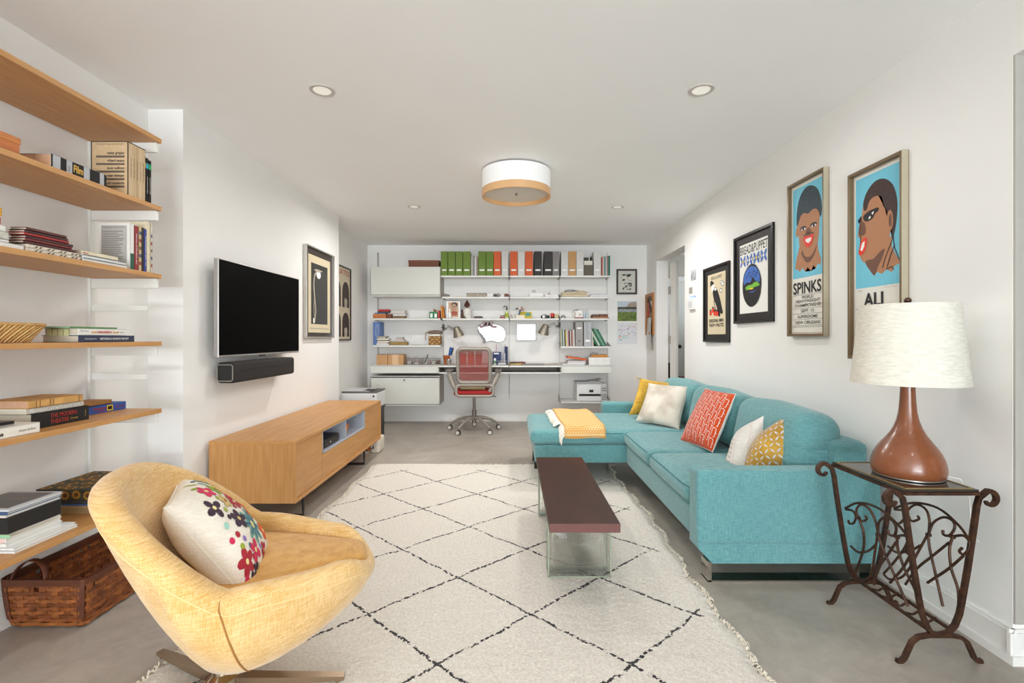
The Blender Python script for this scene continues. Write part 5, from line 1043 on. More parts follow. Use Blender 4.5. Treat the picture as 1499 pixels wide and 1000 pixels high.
z2a = shelf(647, 745, 434.4, 'second white metal shelf holding a long glass box'); shelf(746.5, 818.5, 434.4, 'second white metal shelf holding small white boxes'); shelf(820.5, 892.5, 434.4, 'second white metal shelf holding the folded beige bag')
z3a = shelf(544.7, 644.5, 466, 'third white metal shelf at left holding green boxes and an orange box'); shelf(647.6, 745, 466, 'third white metal shelf holding the portrait picture and the bust'); shelf(746.5, 818.5, 466, 'third white metal shelf holding the yellow card and red tin'); shelf(820.5, 892, 466, 'third white metal shelf holding the white birdhouse')
z4a = shelf(546, 645, 505.3, 'fourth white metal shelf holding the blue book and the woven box'); z4b = shelf(820.8, 895, 507, 'fourth white metal shelf holding grey box files and leaning green folders')
zp = shelf(821, 895, 588, 'lowest white metal shelf holding the white printer', 6.36)
MB_ = None
for xx in (821, 895):
    X = px_(xx, 6.36)
# cabinets
def cabinet(lb, x0, x1, ya, yb, D, key=False, flap=True):
    a, b, z0, z1 = px_(x0, D), px_(x1, D), pz(yb, D), pz(ya, D); t = thing('wall_cabinet', lb, 'cabinet', ((a+b)/2, YB, z0), 'white metal cabinets of the desk wall')
    MB().box(a, b, D+.006, YB-.016, z1-.012, z1, .001).build('top_panel', WHITE, t); MB().box(a, b, D-.004, YB-.016, z0, z0+.012, .001).build('bottom_panel', WHITE, t)
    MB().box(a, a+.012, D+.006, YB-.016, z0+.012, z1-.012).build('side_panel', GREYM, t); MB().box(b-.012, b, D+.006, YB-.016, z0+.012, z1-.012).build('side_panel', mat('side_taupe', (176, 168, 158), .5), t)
    MB().box(a, b, YB-.02, YB-.016, z0, z1).build('back_panel', WHITE, t)
    o = MB().box(a+.004, b-.006, D, D+.016, z0+.020, z1-.006 if not key else z1-.024, .0015).build('door', CREAMM, t)
    MB().box(a+.001, a+.0038, D-.0005, D+.014, z0+.016, z1-.004).box(a+.001, b-.004, D+.001, D+.014, z0+.0135, z0+.0185).build('shadow_gap', mat('gap_dark', (70, 66, 62), .8), t)
    if key:
        c = P(592, 556.5, D); MB().lathe((0, 0, 0), [(0, 0), (.011, 0), (.013, .004), (.0, .006)], 20).xf(Matrix.Translation((c.x, D, c.z)) @ Matrix.Rotation(PI/2, 4, 'X')).build('lock', mat('lock_steel', (120, 116, 108), .3, .9), o, True)
    return t
cabinet('upper white metal wall cabinet with drop door at the left end of the desk wall', 542.5, 644.4, 390.6, 433.8, 6.36)
cabinet('lower white metal wall cabinet with round lock below the desk drawer', 542.5, 643.4, 550.4, 594, 6.30, True)
# desk: two drawer units and the worktop with its open tray
def drawer_unit(lb, x0, x1, D=6.24):
    a, b = px_(x0, D), px_(x1, D); zt, zb_ = pz(535.2, D), pz(546.6, D); t = thing('desk_drawer_unit', lb, 'drawer unit', ((a+b)/2, YB, zb_), 'desk drawer units')
    MB().box(a, b, D+.002, YB-.016, zt-.006, zt, .001).build('top_plate', WHITE, t); MB().box(a+.002, b-.002, D, D+.012, zb_+.003, zt-.010, .0012).build('drawer', CREAMM, t)
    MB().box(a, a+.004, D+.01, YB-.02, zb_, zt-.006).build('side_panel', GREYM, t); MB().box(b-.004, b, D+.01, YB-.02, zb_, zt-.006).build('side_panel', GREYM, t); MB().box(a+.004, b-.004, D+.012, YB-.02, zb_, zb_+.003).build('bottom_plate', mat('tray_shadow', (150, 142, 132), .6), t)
    return zt
ZT = drawer_unit('white desk drawer unit at the left end of the worktop', 542.5, 642); drawer_unit('white desk drawer unit at the right end of the worktop', 821.3, 895.5)
t = thing('worktop', 'long pale worktop between the two drawer units behind the office chair', 'desk', (px_(732, 6.2), YB, ZT-.09))
a, b = px_(643, 6.24), px_(820.6, 6.24)
MB().box(a, b, 6.20, YB-.016, ZT-.012, ZT, .001).build('top_plate', mat('worktop_grey', (186, 178, 168), .5), t); MB().box(a, b, 6.196, 6.202, ZT-.018, ZT+.001, .001).build('front_lip', WHITE, t)
MB().box(a, b, 6.20, YB-.06, ZT-.098, ZT-.094).box(a, b, 6.196, 6.20, ZT-.100, ZT-.084).build('open_tray', WHITE, t)
MB().box(a, a+.004, 6.21, YB-.016, ZT-.094, ZT-.012).build('side_plate', GREYM, t); MB().box(b-.004, b, 6.21, YB-.016, ZT-.094, ZT-.012).build('side_plate', GREYM, t)
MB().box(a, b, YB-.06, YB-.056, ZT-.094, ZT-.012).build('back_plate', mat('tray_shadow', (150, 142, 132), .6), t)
xa = px_(745, 6.22); tag(MB().tube([(xa+.03, 6.3, ZT+.004), (xa, 6.19, ZT+.004), (xa-.002, 6.185, ZT-.05), (xa+.002, 6.4, ZT-.11), (xa+.003, YB-.03, ZT-.20), (xa, YB-.022, ZT-.42)], .003, 6).build('cable', mat('cable_dark', (90, 84, 80), .5), None, True), 'thin cable hanging over the worktop edge at the middle track', 'cable')
# ---- magazine files on the top shelf
zt = SHL[0][3]
def mfile(x0, x1, c_, lb, ytop=368, label_=True, D=6.415, low=False):
    a, b, z1 = px_(x0, D), px_(x1, D), pz(ytop, D); dep = .25; t = thing('magazine_file', lb, 'magazine file', ((a+b)/2, D+dep/2, zt), 'magazine files on the top shelf'); m = col(*c_, .7)
    if not low:
        MB().box(a, b, D, D+.004, zt, z1, .0006).build('spine_panel', m, t)
        for xx in (a, b-.003): MB().prism([(xx, D+.004, zt), (xx, D+dep, zt), (xx, D+dep, zt+.14), (xx, D+dep*.55, z1-.01), (xx, D+.004, z1)], (.003, 0, 0)).build('side_panel', m, t)
    else:
        MB().box(a, b, D, D+.004, zt, zt+(z1-zt)*.5, .0006).build('front_panel', m, t); MB().box(a, b-.02, D+dep-.004, D+dep, zt, z1).build('back_panel', m, t)
        for xx in (a, b-.003): MB().prism([(xx, D+.004, zt), (xx, D+dep, zt), (xx, D+dep, z1), (xx, D+dep*.6, z1), (xx, D+.004, zt+(z1-zt)*.5)], (.003, 0, 0)).build('side_panel', m, t)
    MB().box(a+.003, b-.003, D+.004, D+dep, zt, zt+.003).build('bottom_panel', m, t)
    MB().box(a+.005, b-.005, D+.02, D+dep-.02, zt+.004, zt+.20).build('papers', PAPER, t)
    if label_: MB().box(a+.016, b-.016, D-.0015, D, zt+.062, zt+.084).build('label_holder', WHITE2, t)
GRN = (108, 134, 52); ORG = (214, 98, 52); WHT = (212, 210, 206); BK = (58, 54, 52)
for x0_, x1_, c_, lb in ((645.4, 655.2, GRN, 'first green magazine file from the cabinet'), (656, 666.2, GRN, 'second green magazine file from the cabinet'), (666.9, 677.2, GRN, 'third green magazine file from the cabinet'), (678, 688.6, GRN, 'fourth green magazine file, just left of the loose pamphlets'),
    (700.2, 710.9, GRN, 'green magazine file just right of the loose pamphlets'), (711.6, 722.2, GRN, 'green magazine file beside the first orange one'), (722.8, 733.2, ORG, 'first orange magazine file, beside the green ones'), (734.4, 743.8, WHT, 'white magazine file beside the first orange one'),
    (746.8, 757.4, ORG, 'second orange magazine file, right of the middle track'), (758.2, 768.2, WHT, 'white magazine file between two orange ones'), (768.8, 779.8, ORG, 'third orange magazine file, beside the black ones'), (782, 793, BK, 'first black magazine file from the orange ones'), (796.5, 808.3, BK, 'second black magazine file beside the grey one'),
    (809, 818.4, (134, 130, 130), 'grey ribbed magazine file beside the black ones'), (821.5, 831.7, WHT, 'white magazine file left of the tan one'), (832.2, 843.3, (196, 150, 98), 'tan kraft magazine file between two white ones'), (843.8, 854.4, WHT, 'white magazine file right of the tan one'), (869.2, 879.7, WHT, 'white magazine file right of the taupe desk file')):
    mfile(x0_, x1_, c_, lb+' on the top shelf')
mfile(855, 868.2, (98, 90, 78), 'dark taupe magazine file turned with its open side out on the top shelf', 372.5, False, low=True)
def upright(x0, x1, ytop, zb_, n, cols, lbf, grp, D=6.43, lean=0, dep=.2, name='folder', cat='folder'):
    w_ = (x1-x0)/n; rr_ = random.Random(int(x0))
    for k in range(n):
        a, b = px_(x0+w_*k+.15, D), px_(x0+w_*(k+1)-.15, D); z1 = pz(ytop+rr_.uniform(0, 2.5), D); h_ = z1-zb_
        mb = MB(); mb.box(a, b, D+rr_.uniform(0, .02), D+dep, 0, h_, .0008, 1)
        le = lean if not callable(lean) else lean(k)
        c0 = Vector(((b if le > 0 else a), 0, 0)); mb.xf(Matrix.Translation((0, 0, zb_+.0006)) @ Matrix.Translation(c0) @ Matrix.Rotation(le, 4, 'Y') @ Matrix.Translation(-c0))
        o = mb.build(name, col(*cols[k % len(cols)], .7), None); tag(o, lbf(k), cat, grp)
upright(689.3, 699.6, 374, zt, 4, [(214, 206, 196), (150, 148, 150), (222, 218, 214), (176, 160, 150)], lambda k: ['tan', 'grey', 'white', 'brownish'][k]+' thin pamphlet in the gap between green magazine files', 'loose pamphlets on the top shelf', name='pamphlet', cat='pamphlet')
upright(880.6, 893.5, 374, zt, 6, [(190, 108, 96), (216, 212, 206), (120, 150, 150), (206, 200, 194), (150, 126, 116), (40, 130, 112)], lambda k: ['red brown', 'white', 'grey blue', 'pale grey', 'taupe', 'teal green'][k]+' thin folder at the right end of the top shelf', 'thin folders on the top shelf')
t = thing('kraft_box', 'dark brown flat box on top of the upper wall cabinet', 'box', (px_(622), 6.55, pz(390.6, 6.36)))
zc = pz(390.6, 6.36); MB().box(px_(599, 6.5), px_(643, 6.5), 6.46, 6.68, zc, zc+.10, .002).build('body', col(118, 68, 44), t); MB().box(px_(598.5, 6.5), px_(643.5, 6.5), 6.457, 6.683, zc+.072, zc+.102, .002).build('lid', col(128, 76, 50), t)
# generic small items: (name, label, cat, x0,x1,ytop, colour, kind)
def rest(name, lb, cat, x0, x1, y0_, zb_, c_, D=6.44, dep=.12, bev=.002, lid=None, grp=None, h=None):
    a, b = px_(x0, D), px_(x1, D); z1 = pz(y0_, D) if h is None else zb_+h; t = thing(name, lb, cat, ((a+b)/2, D+dep/2, zb_), grp)
    MB().box(a, b, D, D+dep, zb_+.0004, z1, bev).build('body', c_ if not isinstance(c_, tuple) else col(*c_), t)
    if lid: MB().box(a-.001, b+.001, D-.001, D+dep+.001, z1-(z1-zb_)*.3, z1+.001, bev).build('lid', col(*lid), t)
    return t, a, b, z1
def can(name, lb, cat, x, r, y0_, zb_, prof, ms, D=6.48, nm=None, grp=None):
    X = px_(x, D); h_ = pz(y0_, D)-zb_; t = thing(name, lb, cat, (X, D, zb_), grp)
    for k, (pr, m) in enumerate(zip(prof, ms)): MB().lathe((X, D, zb_+.0005), [(r*a, h_*b) for a, b in pr], 20).build((nm or ['body', 'top', 'band', 'neck'])[k], m, t, True)
    return t, X, h_
zz = SHL[3][3]   # second shelf row
t, a, b, z1 = rest('stapler', 'grey stapler at the left end of the second shelf', 'stapler', 648, 657.5, 431.5, zz, (120, 112, 106), dep=.05); MB().prism([(a, 6.44, z1+.004), (b-.01, 6.44, z1+.004), (a+.01, 6.44, z1+.018)], (0, .04, 0)).build('arm', GREYM, t)
t, a, b, z1 = rest('glass_box', 'long low glass and brass box on the second shelf', 'box', 683, 712.5, 429.3, zz, mat('smoky_brown_glass', (130, 116, 98), .2, .2, var=.4, vscale=40)); MB().box(a, b, 6.438, 6.56, z1-.003, z1+.002).box((a+b)/2-.002, (a+b)/2+.002, 6.438, 6.44, zz, z1).box(a, b, 6.438, 6.44, zz, zz+.006).build('brass_trim', mat('dull_brass', (96, 82, 62), .4, .5), t)
rest('white_card_box', 'white card box just right of the long glass box', 'box', 713.2, 721.5, 430, zz, (226, 224, 224), lid=(232, 230, 230))
for k, (x_, s_, c_, lb) in enumerate(((725, .034, (104, 98, 92), 'dark round stone'), (729.5, .036, (150, 146, 142), 'pale speckled round stone'))):
    o = MB().ball((px_(x_, 6.48), 6.48, zz+s_*.72), s_*.75, (1, .9, .95), 14).build('stone', mat('stone_%d' % k, c_, .7, var=.4, vscale=40), None, True); tag(o, lb+' beside the white card box on the second shelf', 'stone', 'stones on the second shelf')
rest('white_cube', 'small white cube box between the stones and the brown leather case', 'box', 733.6, 737.6, 431, zz, (228, 226, 224), dep=.05)
rest('leather_case', 'small brown leather case at the right end of its shelf beside the middle track', 'case', 738.4, 744.3, 430.2, zz, (110, 56, 40), lid=(96, 46, 34))
t, a, b, z1 = rest('white_flat_box', 'flat white box with a black clip on it, second shelf right of the track', 'box', 775, 795, 428.6, zz, (230, 229, 227)); 
X = (a+b)/2-.03; mb = MB().tube([(X-.014, 6.48, z1+.002), (X-.014, 6.48, z1+.036), (X+.014, 6.48, z1+.036), (X+.014, 6.48, z1+.002)], .004, 6, closed=True); tag(mb.build('binder_clip', BLACK, None, True), 'small black clip standing on the flat white box', 'clip')
t, a, b, z1 = rest('white_open_box', 'white box with scattered labels beside the right track on the second shelf', 'box', 797.5, 817.4, 431, zz, (228, 226, 224)); MB().box(a+.07, b, 6.5, 6.55, z1, z1+.045, .002).build('upper_box', col(222, 220, 220), t); MB().box(a+.04, a+.075, 6.44, 6.5, z1, z1+.01).build('red_grey_item', col(150, 110, 110), t)
t = thing('canvas_bag', 'folded beige canvas bag with rope handle on the second shelf', 'bag', (px_(842, 6.48), 6.5, zz))
CV = weave_mat('beige_canvas', (218, 202, 174), (194, 176, 146), 200)
soft(px_(821.8, 6.44), px_(861, 6.44), 6.43, 6.62, zz+.001, zz+.036, .014, .006, 8, 3).build('lower_fold', CV, t, True); soft(px_(822.5, 6.44), px_(858, 6.44), 6.44, 6.61, zz+.037, zz+.065, .012, .008, 8, 4).build('upper_fold', CV, t, True)
X = px_(848, 6.44); MB().tube([(X+.13*math.cos(k*.5)*(.6+.03*k), 6.50+.03*math.sin(k*.5), zz+.078+.012*math.sin(k*.9)) for k in range(14)], .006, 6).build('rope_handle', CV, t, True)
X = px_(832, 6.44); MB().tube([(X-.05, 6.47, zz+.075), (X-.02, 6.47, zz+.092), (X+.05, 6.47, zz+.094), (X+.12, 6.47, zz+.084), (X+.0, 6.47, zz+.08), (X-.05, 6.47, zz+.075)], .004, 6).build('black_strap', BLACK, t, True)
for k in range(3):
    rest('document', ['lowest', 'middle', 'upper'][k]+' pale folder of the flat pile at the right end of the second shelf', 'folder', 863+k*1.6, 892-k, 0, zz+.0135*k, ((206, 204, 204), (228, 226, 224), (190, 190, 196))[k], D=6.43+.01*k, dep=.2, h=.013, grp='flat folders on the second shelf')
# third row
zz = SHL[6][3]
t, a, b, z1 = rest('orange_wood_box', 'orange brown wooden box at the left end of the third shelf', 'box', 546, 565, 459.6, zz, (186, 110, 54), lid=(196, 122, 62)); zq = z1+.0015
rest('flat_blue_book', 'thin blue book on the orange brown wooden box', 'book', 548.5, 564.5, 0, zq, (66, 112, 160), h=.014); rest('flat_dark_book', 'thin dark book under the red box', 'book', 552.5, 568, 0, zq+.0145, (66, 60, 66), h=.016)
rest('red_box', 'flat red box topmost on the left end of the third shelf', 'box', 553.5, 568.8, 0, zq+.031, (178, 50, 44), h=.028, lid=(190, 60, 50))
rest('brown_wood_box', 'dark brown wooden box beside the orange brown one', 'box', 566, 573, 459.8, zz, (112, 62, 36), lid=(124, 70, 42))
zq = zz
for k, (c_, h_, lb) in enumerate((((128, 104, 78), .032, 'patterned brown box at the bottom of the pale pile'), ((222, 218, 214), .022, 'white magazine above the patterned brown box'), ((196, 190, 186), .014, 'grey magazine in the middle of the pale pile'), ((226, 222, 216), .018, 'white booklet second from the top of the pale pile'), ((206, 200, 194), .020, 'pale booklet topmost of the pale pile'))):
    rest('booklet' if k else 'patterned_box', lb+', third shelf at left', 'booklet' if k else 'box', 574.5+(k % 2)*.6, 592.6+(k % 3)*.8, 0, zq, c_, h=h_, grp='pale pile on the third shelf' if k else None); zq += h_+.0008
for k, x_ in enumerate((628.2, 634.4)):
    t, a, b, z1 = rest('green_tea_box', ['left green and white box on the third shelf', 'right green and white box beside the red book'][k], 'box', x_, x_+6, 456.5+.3*k, zz, (36, 122, 72), dep=.07, grp='green and white boxes'); MB().box(a+.014, b-.008, 6.4385, 6.44, zz+.012, z1-.022).build('white_motif', WHITE2, t)
tag(MB().ball((px_(636.8, 6.47), 6.47, pz(456.8, 6.44)+.018), .018, (1.3, 1, .9), 10).tube([(px_(635.5, 6.47), 6.47, pz(456.8, 6.44)+.02), (px_(635, 6.47), 6.47, pz(456.8, 6.44)+.045)], .007, 6).build('brown_bird', col(128, 96, 54), None, True), 'tiny brown bird ornament on the right green and white box', 'ornament')
t, a, b, z1 = rest('red_book', 'upright red book with white lettering beside the green boxes', 'book', 640.8, 643.6, 454.6, zz, (182, 58, 56), dep=.12)
for k, (x_, c_, le, lb) in enumerate(((646.2, (214, 140, 40), .06, 'leftmost orange yellow book leaning by the track'), (648.9, (206, 126, 34), .10, 'second orange yellow book leaning by the portrait picture'))):
    mb = MB().box(0, .014, 6.43, 6.55, 0, .17-.012*k, .001); mb.xf(Matrix.Translation((px_(x_, 6.43), 0, zz+.001)) @ Matrix.Rotation(-le, 4, 'Y')); tag(mb.build('leaning_book', col(*c_), None), lb, 'book', 'leaning orange books')
# portrait picture, generic painted face
D = 6.47; a, b, z0, z1 = px_(652.6, D), px_(674.4, D), zz, pz(440.3, D)
t = thing('portrait_picture', 'small framed colourful painted portrait leaning on the third shelf', 'picture', ((a+b)/2, D, z0))
MB().box(a, b, D, D+.012, z0, z1).build('frame', mat('grey_frame', (120, 122, 122), .4), t); MB().box(a+.006, b-.006, D-.0008, D, z0+.006, z1-.006).build('mount', WHITE2, t)
MB().box(a+.035, b-.03, D-.0016, D-.0008, z0+.02, z1-.02).build('painting', mat('portrait_ground', (176, 170, 150), .6, var=.3, vcol=(214, 150, 90), vscale=20), t)
cx_, cz_ = a+.108, z0+.135
def disc(c, rx, rz, y, m, nm, n=18): MB().poly([(c[0]+rx*math.cos(2*PI*k/n), y, c[1]+rz*math.sin(2*PI*k/n)) for k in range(n)]).build(nm, m, t, flipfix=False)
disc((cx_+.005, cz_+.045), .042, .036, D-.0018, INK, 'hair'); disc((cx_, cz_+.014), .036, .052, D-.0022, mat('portrait_green', (150, 158, 140), .6, var=.5, vcol=(200, 130, 100), vscale=50), 'face'); disc((cx_+.005, cz_-.066), .045, .032, D-.002, mat('portrait_orange', (206, 104, 66), .6, var=.5, vcol=(110, 50, 60), vscale=60), 'shirt')
disc((cx_-.014, cz_+.022), .008, .004, D-.0026, INK, 'eye'); disc((cx_+.014, cz_+.022), .008, .004, D-.0026, INK, 'eye'); disc((cx_, cz_-.014), .012, .004, D-.0026, REDP, 'mouth')
can('white_figurine', 'small white figurine in front of the portrait picture', 'figurine', 658.4, .024, 451, zz, [[(.8, 0), (1, .05), (1, .45), (.5, .6), (.35, .72), (.4, .85), (.1, 1), (0, 1)], [(1.1, 0), (1.1, .04), (0, .045)]], [mat('porcelain', (236, 234, 230), .3), ALU], 6.42)
can('white_candle', 'small white candle holder at the right corner of the portrait picture', 'candle holder', 672.3, .02, 457.5, zz, [[(.9, 0), (1, .1), (.9, .7), (1, 1), (0, 1)], [(.5, .9), (.5, 1.05), (0, 1.05)]], [mat('porcelain', (236, 234, 230), .3), WHITE2], 6.42)
t = thing('cat_statue', 'small dark brown seated cat statue beside the bust', 'statue', (px_(676.5, 6.43), 6.43, zz)); X = px_(676.5, 6.43); cm = mat('dark_wood_carving', (74, 38, 28), .4)
MB().lathe((X, 6.43, zz), [(.02, .001), (.024, .02), (.017, .06), (.012, .085), (0, .09)], 14).build('body', cm, t, True); MB().ball((X, 6.425, zz+.095), .014, (1, 1, .9), 12).prism([(X-.012, 6.42, zz+.100), (X-.003, 6.42, zz+.107), (X-.011, 6.42, zz+.125)], (0, .006, 0)).prism([(X+.003, 6.42, zz+.107), (X+.012, 6.42, zz+.100), (X+.011, 6.42, zz+.125)], (0, .006, 0)).build('head', cm, t); MB().tube([(X+.015, 6.44, zz+.01), (X+.034, 6.44, zz+.012), (X+.034, 6.43, zz+.035)], .004, 6).build('tail', cm, t, True)
X = px_(683.7, 6.5); t = thing('buddha_bust', 'brown buddha head on a white patterned robed body, tallest thing on the third shelf', 'statue', (X, 6.5, zz))
PR = mat('patterned_robe', (222, 216, 210), .6, var=.6, vcol=(150, 60, 60), vscale=55, thr=(.28, .4)); MB().lathe((X, 6.5, zz), [(.055, .001), (.056, .03), (.052, .10), (.044, .128), (.02, .14), (.017, .155)], 20, 1.08, .7).build('body', PR, t, True)
hb = mat('carved_head', (84, 44, 30), .35); MB().ball((X, 6.49, zz+.185), .034, (.92, .95, 1.25), 18).build('head', hb, t, True); MB().ball((X, 6.495, zz+.228), .014, (1, 1, 1), 12).ball((X, 6.495, zz+.243), .007).build('topknot', hb, t, True)
MB().tube([(X, 6.462, zz+.195), (X, 6.452, zz+.178), (X, 6.46, zz+.174)], .005, 6).build('nose', hb, t, True)
for s in (-1, 1): MB().ball((X+s*.033, 6.495, zz+.178), .009, (.6, .8, 2), 10).build('ear', hb, t, True); MB().ball((X+s*.013, 6.461, zz+.192), .005, (1.3, .6, .5), 8).build('eye', BLACK, t, True)
MB().ball((X-.035, 6.45, zz+.02), .012, (1, 1, 1.4)).build('green_charm', GP, t, True); MB().box(X-.06, X+.0, 6.43, 6.46, zz, zz+.010, .002).build('red_stand', col(120, 40, 30), t)
t, a, b, z1 = rest('engraved_box', 'small low dark engraved box in the middle of the third shelf', 'box', 693.5, 706, 463.3, zz, (84, 74, 64)); MB().box(a+.01, b-.01, 6.45, 6.55, z1, z1+.004, .001).build('lid', col(120, 108, 92), t)
can('paint_can', 'small red and white round tin left of the spray bottle', 'tin', 735.8, .030, 460, zz, [[(.9, .35), (1, .4), (1, .95), (.9, 1), (0, 1)], [(1.25, 0), (1.25, .3), (0, .32)], [(1.01, .45), (1.01, .7)]], [WHITE2, col(168, 54, 44), col(90, 90, 90)], 6.47)
t, X, h_ = can('spray_bottle', 'green and white spray bottle with black trigger beside the middle track', 'bottle', 742, .025, 446.5, zz, [[(.9, 0), (1, .03), (1, .42), (.5, .58), (.35, .66), (0, .66)], [(.42, .62), (.42, .74), (.3, .76), (.3, .88), (0, .9)], [(1.02, .10), (1.02, .40)]], [col(206, 210, 176, .3), BLACK, col(160, 176, 40, .4)], 6.46, ['bottle', 'pump', 'label'])
MB().tube([(X, 6.46, zz+h_*.88), (X-.03, 6.46, zz+h_*.93), (X-.045, 6.46, zz+h_*.80)], .006, 6).build('trigger', BLACK, t, True)
upright(746.8, 754, 458, zz, 3, [(196, 186, 172), (170, 158, 146), (214, 208, 200)], lambda k: ['beige', 'taupe', 'white'][k]+' card leaning just right of the middle track on the third shelf', 'leaning cards', lean=-.5, dep=.05, name='card', cat='card')
t, a, b, z1 = rest('cream_box', 'cream box in front of the yellow card, under the floral ornament', 'box', 755.4, 768, 461.4, zz, (226, 214, 196)); X = (a+b)/2
t = thing('shell_ornament', 'colourful flower shaped ornament standing on the cream box', 'ornament', (X, 6.5, z1)); 
rr = random.Random(2)
for k in range(14): MB().ball((X+rr.uniform(-.05, .05), 6.5+rr.uniform(-.02, .02), z1+.05+rr.uniform(0, .075)), rr.uniform(.010, .017), (1.2, 1, 1), 8).build('blossom', col(*[(206, 186, 170), (74, 84, 110), (176, 130, 130), (222, 216, 206)][k % 4]), t, True)
MB().tube([(X-.02, 6.5, z1+.001), (X-.01, 6.5, z1+.03), (X, 6.5, z1+.07)], .010, 8).build('stem', col(70, 90, 130), t, True)
D = 6.56; t = thing('yellow_card', 'yellow card with teal oval leaning behind the cream box', 'card', (px_(769, D), D, zz)); MB().box(px_(760, D), px_(778.4, D), D, D+.004, zz, pz(456.8, D)).build('card', col(206, 180, 34), t)
MB().poly([(px_(772.8, D)+.038*math.cos(k*PI/10), D-.0008, pz(460.4, D)+.026*math.sin(k*PI/10)) for k in range(20)]).build('oval', col(86, 156, 146), t, flipfix=False)
t = thing('camera', 'small black and chrome camera lying on the third shelf', 'camera', (px_(798, 6.46), 6.46, zz)); X = px_(798, 6.46)
MB().box(X-.055, X+.06, 6.44, 6.50, zz+.0005, zz+.042, .012, 3).build('body', BLACK, t, True); MB().lathe((0, 0, 0), [(.0, 0), (.018, 0), (.018, .016), (.0, .018)], 18).xf(Matrix.Translation((X-.02, 6.44, zz+.024)) @ Matrix.Rotation(PI/2, 4, 'X')).build('lens', ALU, t, True); MB().box(X-.03, X+.02, 6.45, 6.49, zz+.042, zz+.052, .003).build('top_plate', col(110, 130, 120), t)
can('red_tin', 'bright red round tin with black base on the third shelf', 'tin', 808.5, .022, 458.5, zz, [[(1, .3), (1, .95), (.9, 1), (0, 1)], [(1.02, 0), (1.02, .3), (0, .32)]], [col(206, 48, 34), BLK2], 6.46)
rest('beige_tin', 'small beige box between the red tin and the track', 'box', 812, 817.2, 459.4, zz, (190, 172, 132), lid=(200, 184, 146))
t = thing('silver_bell', 'small silver dome bell on the third shelf right of the track', 'bell', (px_(824.5, 6.46), 6.46, zz)); MB().lathe((px_(824.5, 6.46), 6.46, zz), [(.034, .001), (.034, .008), (.03, .026), (.016, .04), (0, .044)], 20).build('dome', ALU, t, True); MB().ball((px_(824.5, 6.46), 6.46, zz+.048), .005).build('button', ALU, t, True)
t, a, b, z1 = rest('birdhouse', 'small white wooden birdhouse with a red base and grass roof', 'birdhouse', 842.5, 853, 457.5, zz, (226, 222, 216), dep=.08); MB().prism([(a-.006, 6.435, z1), (b+.004, 6.435, z1), ((a+b)/2, 6.435, z1+.034)], (0, .09, 0)).build('gable', WHITE2, t); MB().box(a-.004, b+.004, 6.43, 6.525, zz, zz+.014, .001).build('base', col(140, 34, 46), t)
MB().cyl(((a+b)/2+.012, 6.4395, zz+.05), ((a+b)/2+.012, 6.4375, zz+.05), .008, 14).build('entrance_hole', BLACK, t); MB().tube([((a+b)/2, 6.44, z1+.036), (a-.02, 6.45, z1+.03), (a-.05, 6.45, z1-.01)], [.007, .006, .002], 6).build('grass_roof', col(150, 136, 116), t, True)
for k, (x_, h_) in enumerate(((855.2, 453.5), (859.2, 452.5))): can('glass_bottle', ['left clear glass bottle beside the birdhouse', 'right clear glass bottle beside the wooden tray'][k], 'bottle', x_, .017, h_, zz, [[(.9, 0), (1, .04), (1, .6), (.45, .75), (.45, .92), (0, .92)], [(.5, .9), (.5, 1), (0, 1)]], [mat('bottle_glass', (178, 190, 200), .15), ALU], 6.46, grp='clear glass bottles')
t = thing('wooden_tray', 'wooden tray of brown packets at the right end of the third shelf', 'tray', (px_(880, 6.46), 6.5, zz)); a, b = px_(867.5, 6.43), px_(891.5, 6.43)
MB().box(a, b, 6.43, 6.60, zz, zz+.006).box(a, b, 6.43, 6.436, zz, zz+.018).box(a, b, 6.594, 6.60, zz, zz+.05).build('tray', col(196, 128, 62), t); MB().box(a+.004, a+.09, 6.45, 6.58, zz+.007, zz+.052, .002).build('packet', col(92, 72, 62), t); MB().box(a+.095, b-.01, 6.45, 6.58, zz+.007, zz+.055, .002).build('packet', col(104, 66, 52), t); MB().box(a, b, 6.44, 6.5, zz+.056, zz+.062).build('top_card', col(206, 200, 192), t)
# fourth row, left
zz = z4a
t, a, b, z1 = rest('tall_blue_book', 'tall blue book with oval emblem standing at the left of the fourth shelf', 'book', 546, 556, 471.5, zz, (92, 122, 176), dep=.2)
MB().tube([((a+b)/2+.010+.018*math.cos(k*PI/12), 6.4385, (zz+z1)/2+.03+.085*math.sin(k*PI/12)) for k in range(24)], .002, 4, closed=True).build('oval_emblem', mat('emblem_cream', (214, 206, 196), .6), t); MB().box(a+.02, a+.022, 6.439, 6.44, zz, z1).build('spine_groove', col(60, 84, 136), t)
zq = zz+.001
for k, (c_, h_) in enumerate((((224, 222, 220), .018), ((214, 200, 190), .016), ((222, 212, 196), .020), ((80, 76, 72), .008), ((218, 208, 190), .020), ((196, 188, 170), .018), ((150, 144, 128), .014))):
    rest('paperback', ['white paperback lowest', 'pinkish paperback second', 'cream paperback third', 'thin black paperback fourth', 'cream paperback fifth', 'tan paperback sixth', 'grey green paperback topmost'][k]+' in the pile beside the tall blue book', 'book', 550.8+(k % 3)*.8+(k > 4)*1.2, 569-(k % 2)*2-(k > 4)*3, 0, zq, c_, D=6.42, h=h_, grp='paperback pile on the fourth shelf'); zq += h_+.0006
zq = zz+.001
for k, (c_, h_, x0_, x1_) in enumerate((((150, 120, 60), .042, 571, 595.5), ((188, 184, 184), .018, 576, 592), ((214, 190, 178), .016, 577, 590), ((176, 170, 164), .026, 580, 589))):
    rest('notebook', ['wide olive brown box file', 'grey notebook', 'pinkish notebook', 'small grey packet'][k]+' in the second pile on the fourth shelf', 'notebook', x0_, x1_, 0, zq, c_, D=6.44, h=h_, grp='second pile on the fourth shelf'); zq += h_+.0006
